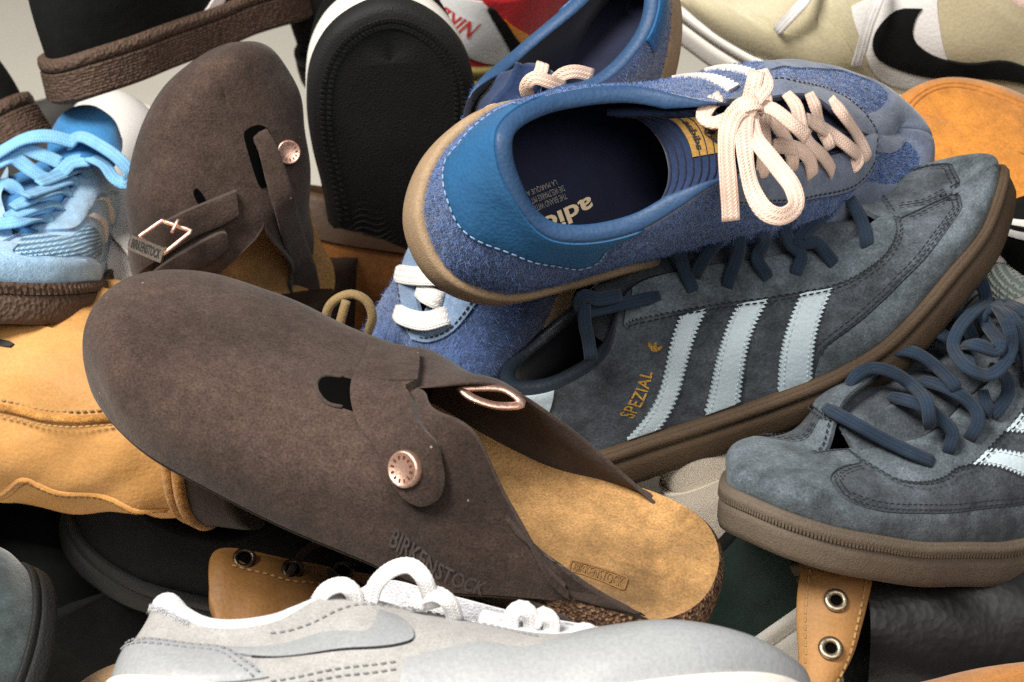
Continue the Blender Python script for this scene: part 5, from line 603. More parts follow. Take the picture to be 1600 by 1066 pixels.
"FB1": {"F":[[0.342,0.0,0.03],[0.336,0.024,0.029],[0.3204,0.0465,0.027],[0.2952,0.063,0.025],[0.264,0.069,0.024],[0.2328,0.0675,0.024],[0.198,0.06,0.025],[0.162,0.054,0.026],[0.126,0.051,0.027],[0.084,0.051,0.028],[0.0456,0.048,0.029],[0.0132,0.03,0.03],[0.0,0.0,0.03],[0.0132,-0.03,0.03],[0.0456,-0.048,0.029],[0.084,-0.051,0.028],[0.126,-0.051,0.027],[0.162,-0.054,0.026],[0.198,-0.06,0.025],[0.2328,-0.0675,0.024],[0.264,-0.069,0.024],[0.2952,-0.063,0.025],[0.3204,-0.0465,0.027],[0.336,-0.024,0.029]],"T":[[0.3096,0.0,0.058],[0.3096,0.0,0.058],[0.3048,0.0,0.06],[0.2916,0.0,0.063],[0.2652,0.0,0.069],[0.2388,0.003,0.076],[0.1992,0.0165,0.086],[0.1584,0.021,0.096],[0.1224,0.0315,0.104],[0.0864,0.0495,0.086],[0.0456,0.0465,0.08],[0.0156,0.0285,0.084],[0.006,0.0,0.088],[0.0156,-0.0285,0.084],[0.0456,-0.0465,0.08],[0.0864,-0.0495,0.086],[0.1224,-0.0315,0.104],[0.1584,-0.021,0.096],[0.1992,-0.0165,0.086],[0.2388,-0.003,0.076],[0.2652,-0.0,0.069],[0.2916,-0.0,0.063],[0.3048,-0.0,0.06],[0.3096,-0.0,0.058]],"H":[[0.55,0.35,0.6,0.0,1.0],[0.55,0.35,0.6,0.0,1.0],[0.55,0.3,0.58,0.0,0.6],[0.5,0.25,0.52,0.0,0.15],[0.5,0.2,0.48,0.0,0.0],[0.5,0.15,0.42,0.04,0.0],[0.5,0.1,0.32,0.15,0.0],[0.48,0.06,0.28,0.2,0.0],[0.45,0.04,0.2,0.25,0.3],[0.4,0.04,0.08,0.33,1.0],[0.35,0.06,0.06,0.33,1.0],[0.35,0.1,0.06,0.33,1.0],[0.35,0.12,0.06,0.33,1.0],[0.35,0.1,0.06,0.33,1.0],[0.35,0.06,0.06,0.33,1.0],[0.4,0.04,0.08,0.33,1.0],[0.45,0.04,0.2,0.25,0.3],[0.48,0.06,0.28,0.2,0.0],[0.5,0.1,0.32,0.15,0.0],[0.5,0.15,0.42,0.04,0.0],[0.5,0.2,0.48,0.0,0.0],[0.5,0.25,0.52,0.0,0.15],[0.55,0.3,0.58,0.0,0.6],[0.55,0.35,0.6,0.0,1.0]],"R":[[0.8197,-0.19471,0.53867],[0.33209,0.92781,-0.16997],[-0.46669,0.31821,0.82519]],"t":[-0.38664,0.72641,0.05712],"thick":[0.022,0.026],"outset":0.004,"sc":1.2},
"FB2": {"F":[[0.3135,0.0,0.03],[0.308,0.0192,0.029],[0.2937,0.0372,0.027],[0.2706,0.0504,0.025],[0.242,0.0552,0.024],[0.2134,0.054,0.024],[0.1815,0.048,0.025],[0.1485,0.0432,0.026],[0.1155,0.0408,0.027],[0.077,0.0408,0.028],[0.0418,0.0384,0.029],[0.0121,0.024,0.03],[0.0,0.0,0.03],[0.0121,-0.024,0.03],[0.0418,-0.0384,0.029],[0.077,-0.0408,0.028],[0.1155,-0.0408,0.027],[0.1485,-0.0432,0.026],[0.1815,-0.048,0.025],[0.2134,-0.054,0.024],[0.242,-0.0552,0.024],[0.2706,-0.0504,0.025],[0.2937,-0.0372,0.027],[0.308,-0.0192,0.029]],"T":[[0.2838,0.0,0.058],[0.2838,0.0,0.058],[0.2794,0.0,0.06],[0.2673,0.0,0.063],[0.2431,0.0,0.069],[0.2189,0.0024,0.076],[0.1826,0.0132,0.086],[0.1452,0.0168,0.096],[0.1122,0.0252,0.104],[0.0792,0.0396,0.086],[0.0418,0.0372,0.08],[0.0143,0.0228,0.084],[0.0055,0.0,0.088],[0.0143,-0.0228,0.084],[0.0418,-0.0372,0.08],[0.0792,-0.0396,0.086],[0.1122,-0.0252,0.104],[0.1452,-0.0168,0.096],[0.1826,-0.0132,0.086],[0.2189,-0.0024,0.076],[0.2431,-0.0,0.069],[0.2673,-0.0,0.063],[0.2794,-0.0,0.06],[0.2838,-0.0,0.058]],"H":[[0.55,0.35,0.6,0.0,1.0],[0.55,0.35,0.6,0.0,1.0],[0.55,0.3,0.58,0.0,0.6],[0.5,0.25,0.52,0.0,0.15],[0.5,0.2,0.48,0.0,0.0],[0.5,0.15,0.42,0.04,0.0],[0.5,0.1,0.32,0.15,0.0],[0.48,0.06,0.28,0.2,0.0],[0.45,0.04,0.2,0.25,0.3],[0.4,0.04,0.08,0.33,1.0],[0.35,0.06,0.06,0.33,1.0],[0.35,0.1,0.06,0.33,1.0],[0.35,0.12,0.06,0.33,1.0],[0.35,0.1,0.06,0.33,1.0],[0.35,0.06,0.06,0.33,1.0],[0.4,0.04,0.08,0.33,1.0],[0.45,0.04,0.2,0.25,0.3],[0.48,0.06,0.28,0.2,0.0],[0.5,0.1,0.32,0.15,0.0],[0.5,0.15,0.42,0.04,0.0],[0.5,0.2,0.48,0.0,0.0],[0.5,0.25,0.52,0.0,0.15],[0.55,0.3,0.58,0.0,0.6],[0.55,0.35,0.6,0.0,1.0]],"R":[[0.91736,-0.00632,0.398],[0.15036,0.9313,-0.33178],[-0.36855,0.36421,0.85529]],"t":[-0.25891,0.7466,0.09827],"thick":[0.022,0.026],"outset":0.004,"sc":1.1},
"FB3": {"F":[[0.3135,0.0,0.03],[0.308,0.0208,0.029],[0.2937,0.0403,0.027],[0.2706,0.0546,0.025],[0.242,0.0598,0.024],[0.2134,0.0585,0.024],[0.1815,0.052,0.025],[0.1485,0.0468,0.026],[0.1155,0.0442,0.027],[0.077,0.0442,0.028],[0.0418,0.0416,0.029],[0.0121,0.026,0.03],[0.0,0.0,0.03],[0.0121,-0.026,0.03],[0.0418,-0.0416,0.029],[0.077,-0.0442,0.028],[0.1155,-0.0442,0.027],[0.1485,-0.0468,0.026],[0.1815,-0.052,0.025],[0.2134,-0.0585,0.024],[0.242,-0.0598,0.024],[0.2706,-0.0546,0.025],[0.2937,-0.0403,0.027],[0.308,-0.0208,0.029]],"T":[[0.2838,0.0,0.058],[0.2838,0.0,0.058],[0.2794,0.0,0.06],[0.2673,0.0,0.063],[0.2431,0.0,0.069],[0.2189,0.0026,0.076],[0.1826,0.0143,0.086],[0.1452,0.0182,0.096],[0.1122,0.0273,0.104],[0.0792,0.0429,0.086],[0.0418,0.0403,0.08],[0.0143,0.0247,0.084],[0.0055,0.0,0.088],[0.0143,-0.0247,0.084],[0.0418,-0.0403,0.08],[0.0792,-0.0429,0.086],[0.1122,-0.0273,0.104],[0.1452,-0.0182,0.096],[0.1826,-0.0143,0.086],[0.2189,-0.0026,0.076],[0.2431,-0.0,0.069],[0.2673,-0.0,0.063],[0.2794,-0.0,0.06],[0.2838,-0.0,0.058]],"H":[[0.55,0.35,0.6,0.0,1.0],[0.55,0.35,0.6,0.0,1.0],[0.55,0.3,0.58,0.0,0.6],[0.5,0.25,0.52,0.0,0.15],[0.5,0.2,0.48,0.0,0.0],[0.5,0.15,0.42,0.04,0.0],[0.5,0.1,0.32,0.15,0.0],[0.48,0.06,0.28,0.2,0.0],[0.45,0.04,0.2,0.25,0.3],[0.4,0.04,0.08,0.33,1.0],[0.35,0.06,0.06,0.33,1.0],[0.35,0.1,0.06,0.33,1.0],[0.35,0.12,0.06,0.33,1.0],[0.35,0.1,0.06,0.33,1.0],[0.35,0.06,0.06,0.33,1.0],[0.4,0.04,0.08,0.33,1.0],[0.45,0.04,0.2,0.25,0.3],[0.48,0.06,0.28,0.2,0.0],[0.5,0.1,0.32,0.15,0.0],[0.5,0.15,0.42,0.04,0.0],[0.5,0.2,0.48,0.0,0.0],[0.5,0.25,0.52,0.0,0.15],[0.55,0.3,0.58,0.0,0.6],[0.55,0.35,0.6,0.0,1.0]],"R":[[0.91736,-0.39786,-0.01211],[0.38963,0.90377,-0.17718],[0.08144,0.15782,0.9841]],"t":[-0.0494,0.87697,0.09595],"thick":[0.022,0.026],"outset":0.004,"sc":1.1}}
# cut lines of the leather pieces as (station, height) on the upper, laces in the shoe's own metres
SPEC = {
"S1": {"eyestay":[[16.1,1.0,1],[16.05,0.97],[15.615,0.9162,1,0.0004],[16.203,0.7803],[17.201,0.7205],[18.053,0.6748],[18.636,0.6374],[19.155,0.6443],[19.809,0.6436],[20.171,0.7741],[20.278,1.0,1],[20.178,1.0],[19.872,1.0],[19.566,1.0],[19.26,1.0],[18.954,1.0],[18.648,1.0],[18.342,1.0],[18.036,1.0],[17.73,1.0],[17.424,1.0],[17.118,1.0],[16.812,1.0],[16.506,1.0],[16.2,1.0]],"eyestay_low":[[15.615,0.9162],[16.203,0.7803],[17.201,0.7205],[18.053,0.6748],[18.636,0.6374],[19.155,0.6443],[19.809,0.6436],[20.171,0.7741],[20.278,0.99]],"toe":[[17.753,0.0095,1],[18.091,0.1451],[18.328,0.2003],[19.139,0.2775],[19.809,0.2892],[20.502,0.3258],[21.001,0.3931],[21.606,0.4883],[22.047,0.5701],[22.433,0.7349],[23.519,1.0],[22.52,1.0],[21.376,1.0],[20.729,0.9656],[20.427,0.9386],[20.278,1.0,1],[20.428,1.0],[20.924,1.0],[21.42,1.0],[21.916,1.0],[22.412,1.0],[22.908,1.0],[23.404,1.0],[23.9,1.0],[24.0,1.0,1],[24.0,0.5],[24.0,0.0,1],[23.7,0.0],[23.272,0.0],[22.845,0.0],[22.417,0.0],[21.99,0.0],[21.562,0.0],[21.134,0.0],[20.707,0.0],[20.279,0.0],[19.851,0.0],[19.424,0.0],[18.996,0.0],[18.569,0.0],[18.141,0.0]],"groove":[[18.091,0.1451],[18.328,0.2003],[19.139,0.2775],[19.809,0.2892],[20.502,0.3258],[21.001,0.3931],[21.606,0.4883],[22.047,0.5701],[22.433,0.7349],[23.519,1.0],[22.52,1.0],[21.376,1.0],[20.729,0.9656],[20.427,0.9386]],"stripes":[[[16.579,0.715,1,0.0006],[14.684,0.0393,1],[15.158,0.0331,1,0.0006],[16.977,0.7114,1]],[[17.419,0.6906,1,0.0006],[15.838,0.0227,1],[16.408,0.0266,1,0.0006],[17.786,0.6787,1]],[[18.222,0.6554,1,0.0006],[17.114,0.0121,1],[17.693,0.0097,1,0.0006],[18.618,0.6179,1]]],"heeltab":[[13.013,1.0,1],[13.488,1.0],[13.895,0.9987,1],[13.637,0.7321,1],[13.286,0.797],[12.682,0.6426,1]],"text":[[14.918,0.2383],[15.579,0.4861],[15.435,0.5934],[14.738,0.3645]],"trefoil":[[[15.809,0.5889],[15.787,0.6204],[15.798,0.6467],[15.833,0.6648],[15.854,0.6381],[15.848,0.6113]],[[15.809,0.5889],[15.844,0.6125],[15.899,0.6243],[15.961,0.6271],[15.932,0.6055],[15.88,0.5906]],[[15.809,0.5889],[15.879,0.5923],[15.944,0.5851],[15.996,0.5713],[15.936,0.5638],[15.87,0.5686]]],"laces":[[[[0.15743,0.01804,0.09533],[0.13168,-0.01635,0.11379],[0.12615,-0.0159,0.10582],[0.12414,-0.0193,0.09663],[0.12353,-0.02432,0.0895]],[[0.258,0.631,0.731],[0.276,-0.691,0.669],[0.287,-0.695,0.66],[0.283,-0.697,0.659],[0.25,-0.745,0.618]]],[[[0.17564,0.01639,0.09077],[0.15885,-0.01558,0.10521],[0.15231,-0.01961,0.09443],[0.14634,-0.02127,0.08825],[0.13963,-0.02559,0.08322]],[[0.261,0.563,0.784],[0.289,-0.652,0.701],[0.286,-0.655,0.699],[0.275,-0.667,0.692],[0.229,-0.734,0.639]]],[[[0.18937,0.01489,0.08641],[0.16774,-0.01474,0.09894],[0.16399,-0.01801,0.09006],[0.15704,-0.01996,0.08474],[0.15739,-0.02567,0.07711]],[[0.379,0.492,0.784],[0.315,-0.626,0.713],[0.315,-0.626,0.713],[0.303,-0.639,0.708],[0.259,-0.7,0.665]]],[[[0.20013,0.01141,0.08139],[0.17795,-0.01316,0.09129],[0.17403,-0.01741,0.0832],[0.17594,-0.02125,0.07577],[0.17067,-0.02599,0.07188]],[[0.595,0.357,0.72],[0.348,-0.581,0.735],[0.346,-0.587,0.732],[0.334,-0.597,0.73],[0.284,-0.676,0.68]]],[[[0.20799,0.00686,0.07608],[0.17829,-0.01659,0.08158],[0.18488,-0.01669,0.07485],[0.18677,-0.02219,0.06996],[0.18739,-0.0246,0.06575]],[[0.673,0.22,0.706],[0.352,-0.569,0.743],[0.354,-0.54,0.763],[0.325,-0.574,0.752],[0.294,-0.625,0.723]]],[[[0.20096,0.00937,0.08348],[0.20403,0.01216,0.07747],[0.20799,-0.00031,0.07628],[0.20857,-0.00839,0.06832],[0.20578,-0.01859,0.06201]],[[0.528,-0.298,0.795],[0.522,-0.27,0.809],[0.542,-0.376,0.751],[0.166,-0.473,0.865],[0.187,-0.541,0.82]]],[[[0.15449,-0.01406,0.10901],[0.14584,-0.01721,0.10365],[0.1346,-0.02069,0.09883],[0.12904,-0.02029,0.09425]],[[0.281,-0.66,0.697],[0.274,-0.669,0.691],[0.27,-0.68,0.682],[0.262,-0.697,0.667]]],[[[0.10881,-0.02479,0.09583],[0.09761,-0.028,0.10166],[0.08411,-0.03057,0.10803],[0.07636,-0.03363,0.11333],[0.07614,-0.0349,0.11976],[0.08055,-0.03497,0.12219],[0.08457,-0.03327,0.11562],[0.09242,-0.02842,0.10931]],[[0.263,-0.769,0.582],[0.169,-0.813,0.558],[0.15,-0.84,0.521],[0.161,-0.85,0.502],[0.15,-0.84,0.521],[0.145,-0.83,0.538],[0.145,-0.83,0.538],[0.153,-0.813,0.561]]],[[[0.07963,-0.03388,0.12018],[0.07434,-0.03788,0.11195],[0.07102,-0.0397,0.10227],[0.06754,-0.04098,0.09342]],[[0.146,-0.835,0.53],[0.182,-0.862,0.474],[0.19,-0.892,0.411],[0.102,-0.919,0.38]]]]},
"S2": {"eyestay":[[8.4,1.0,1],[8.5,0.96],[8.831,1.0,1,0.0004],[7.56,0.7495],[7.104,0.6778],[6.422,0.6051],[6.096,0.6276],[5.813,0.5798],[5.274,0.5342],[4.853,0.5953],[4.665,0.8401],[4.652,1.0],[4.2,1.0],[3.652,1.0,1],[3.752,1.0],[4.055,1.0],[4.358,1.0],[4.662,1.0],[4.965,1.0],[5.268,1.0],[5.571,1.0],[5.874,1.0],[6.178,1.0],[6.481,1.0],[6.784,1.0],[7.087,1.0],[7.39,1.0],[7.694,1.0],[7.997,1.0],[8.3,1.0]],"eyestay_low":[[8.831,1.0],[7.56,0.7495],[7.104,0.6778],[6.422,0.6051],[6.096,0.6276],[5.813,0.5798],[5.274,0.5342],[4.853,0.5953],[4.665,0.8401],[4.652,1.0],[4.2,1.0],[3.652,0.99]],"groove":[[8.513,0.1649],[7.336,0.1813],[6.127,0.2273],[5.035,0.2271],[3.949,0.21],[3.388,0.2735],[3.155,0.3799],[3.248,0.5926],[3.589,0.7276],[3.99,0.7897],[4.539,0.8338]],"toe":[[8.513,0.0,1],[8.513,0.1649,1],[7.336,0.1813],[6.127,0.2273],[5.035,0.2271],[3.949,0.21],[3.388,0.2735],[3.155,0.3799],[3.248,0.5926],[3.589,0.7276],[3.99,0.7897],[4.539,0.8338],[4.646,0.9958,1],[4.652,1.0],[4.2,1.0],[3.652,1.0,1],[3.502,1.0],[3.016,1.0],[2.53,1.0],[2.044,1.0],[1.558,1.0],[1.072,1.0],[0.586,1.0],[0.1,1.0],[0.0,1.0,1],[0.0,0.5],[0.0,0.0,1],[0.3,0.0],[0.916,0.0],[1.533,0.0],[2.149,0.0],[2.766,0.0],[3.382,0.0],[3.998,0.0],[4.615,0.0],[5.231,0.0],[5.847,0.0],[6.464,0.0],[7.08,0.0],[7.697,0.0],[8.313,0.0]],"stripes":[[[6.408,0.5915,1],[6.723,0.6276,1,0.0006],[8.652,0.1583,1],[8.425,0.0427,1,0.0006]],[[7.143,0.6785,1],[7.478,0.7151,1,0.0006],[9.143,0.428,1],[8.765,0.2733,1,0.0006]]],"laces":[[[[0.20603,-0.01368,0.0687],[0.20566,0.00315,0.06904],[0.19355,0.0147,0.06258],[0.18442,0.02451,0.05849],[0.17473,0.02837,0.05411]],[[0.739,0.34,0.581],[0.703,0.45,0.55],[0.371,0.569,0.734],[0.363,0.645,0.673],[0.34,0.714,0.612]]],[[[0.19027,-0.01699,0.07683],[0.1867,-0.01575,0.08221],[0.18128,-0.01261,0.08607],[0.17727,-0.00351,0.0873],[0.16802,0.00284,0.08131],[0.17533,0.02066,0.08084],[0.17535,0.02463,0.07331]],[[0.51,0.307,0.803],[0.497,0.285,0.82],[0.52,0.252,0.816],[0.542,0.3,0.785],[0.57,0.285,0.771],[0.45,0.668,0.593],[0.446,0.659,0.605]]],[[[0.17517,-0.00404,0.07457],[0.17435,0.01498,0.07753],[0.16693,0.02072,0.07261],[0.1615,0.02595,0.06609],[0.16309,0.02731,0.05828]],[[0.503,0.342,0.794],[0.446,0.659,0.605],[0.449,0.666,0.595],[0.419,0.702,0.575],[0.385,0.731,0.563]]],[[[0.17262,-0.01966,0.08418],[0.17073,-0.01727,0.08919],[0.16606,-0.01409,0.09282],[0.16047,-0.00677,0.09382],[0.15208,0.00064,0.08825],[0.15688,0.01787,0.08663]],[[0.536,0.238,0.81],[0.575,0.238,0.783],[0.59,0.227,0.775],[0.592,0.251,0.766],[0.597,0.243,0.765],[0.446,0.691,0.569]]],[[[0.15522,-0.00589,0.08018],[0.15644,0.01511,0.08324],[0.14894,0.02323,0.07753],[0.1475,0.02754,0.07113],[0.15029,0.02753,0.06355]],[[0.583,0.267,0.767],[0.448,0.685,0.574],[0.431,0.707,0.561],[0.394,0.746,0.537],[0.377,0.761,0.527]]],[[[0.15867,-0.02044,0.09347],[0.1554,-0.0193,0.0989],[0.15044,-0.01554,0.10269],[0.14434,-0.00878,0.10172],[0.13781,-0.00241,0.09625],[0.14637,0.01535,0.0956]],[[0.592,0.23,0.772],[0.601,0.216,0.769],[0.608,0.214,0.765],[0.614,0.22,0.758],[0.616,0.217,0.757],[0.467,0.702,0.537]]],[[[0.14633,-0.02213,0.10307],[0.14402,-0.02044,0.10878],[0.13757,-0.0188,0.11072],[0.13084,-0.01485,0.10936],[0.12832,-0.00859,0.10585],[0.1263,-0.00477,0.09957]],[[0.606,0.224,0.763],[0.617,0.21,0.759],[0.676,0.187,0.712],[0.701,0.179,0.691],[0.689,0.201,0.696],[0.674,0.205,0.71]]],[[[0.12513,-0.02296,0.11359],[0.12543,-0.02171,0.12141],[0.12192,-0.02024,0.12625],[0.11775,-0.01757,0.12673],[0.11639,-0.01254,0.12217],[0.11571,-0.00943,0.11542],[0.12366,-0.00331,0.10983]],[[0.705,0.177,0.687],[0.69,0.148,0.708],[0.653,0.107,0.749],[0.624,0.083,0.777],[0.624,0.083,0.777],[0.624,0.083,0.777],[0.704,0.178,0.687]]],[[[0.11721,-0.00901,0.11469],[0.12902,-0.00493,0.11247],[0.14174,-2e-05,0.10612],[0.14699,0.00423,0.09892],[0.15544,0.02249,0.09728],[0.14517,0.02592,0.09282],[0.13716,0.02721,0.09692],[0.13233,0.0259,0.10629],[0.13351,0.02222,0.11611],[0.11368,-0.00563,0.11479]],[[0.64,0.095,0.763],[0.704,0.178,0.687],[0.653,0.206,0.728],[0.614,0.22,0.758],[0.453,0.702,0.549],[0.479,0.706,0.522],[0.473,0.724,0.503],[0.429,0.757,0.493],[0.418,0.764,0.491],[0.624,0.083,0.777]]],[[[0.1391,0.00043,0.09772],[0.14757,0.01849,0.10596],[0.13926,0.02316,0.10348],[0.13675,0.0227,0.10693],[0.12219,0.00048,0.10597],[0.12364,-0.00597,0.11161]],[[0.619,0.214,0.756],[0.481,0.713,0.51],[0.468,0.728,0.501],[0.456,0.738,0.497],[0.704,0.188,0.685],[0.703,0.172,0.691]]],[[[0.1216,-0.00395,0.11275],[0.10976,-0.00358,0.11509],[0.12373,0.02187,0.12147],[0.10968,0.02682,0.11204]],[[0.69,0.148,0.708],[0.624,0.083,0.777],[0.366,0.795,0.485],[0.31,0.83,0.464]]],[[[0.1139,-0.00788,0.11408],[0.12979,0.0204,0.11835],[0.12259,0.02483,0.10455],[0.11873,0.02851,0.0907]],[[0.624,0.083,0.777],[0.394,0.779,0.488],[0.38,0.787,0.487],[0.347,0.813,0.468]]],[[[0.13919,0.01873,0.08219],[0.14006,0.02311,0.07669],[0.13686,0.02377,0.07256]],[[0.449,0.705,0.549],[0.412,0.736,0.538],[0.389,0.759,0.522]]],[[[0.13754,0.01928,0.0944],[0.13148,0.02106,0.09107],[0.12776,0.02267,0.08628],[0.12923,0.02483,0.07999],[0.13514,0.02502,0.07249]],[[0.482,0.71,0.514],[0.479,0.716,0.508],[0.448,0.745,0.494],[0.429,0.759,0.49],[0.386,0.769,0.51]]],[[[0.12466,0.02163,0.10037],[0.1182,0.02272,0.09511],[0.11539,0.02319,0.08501]],[[0.429,0.757,0.493],[0.396,0.778,0.487],[0.378,0.798,0.47]]]]},
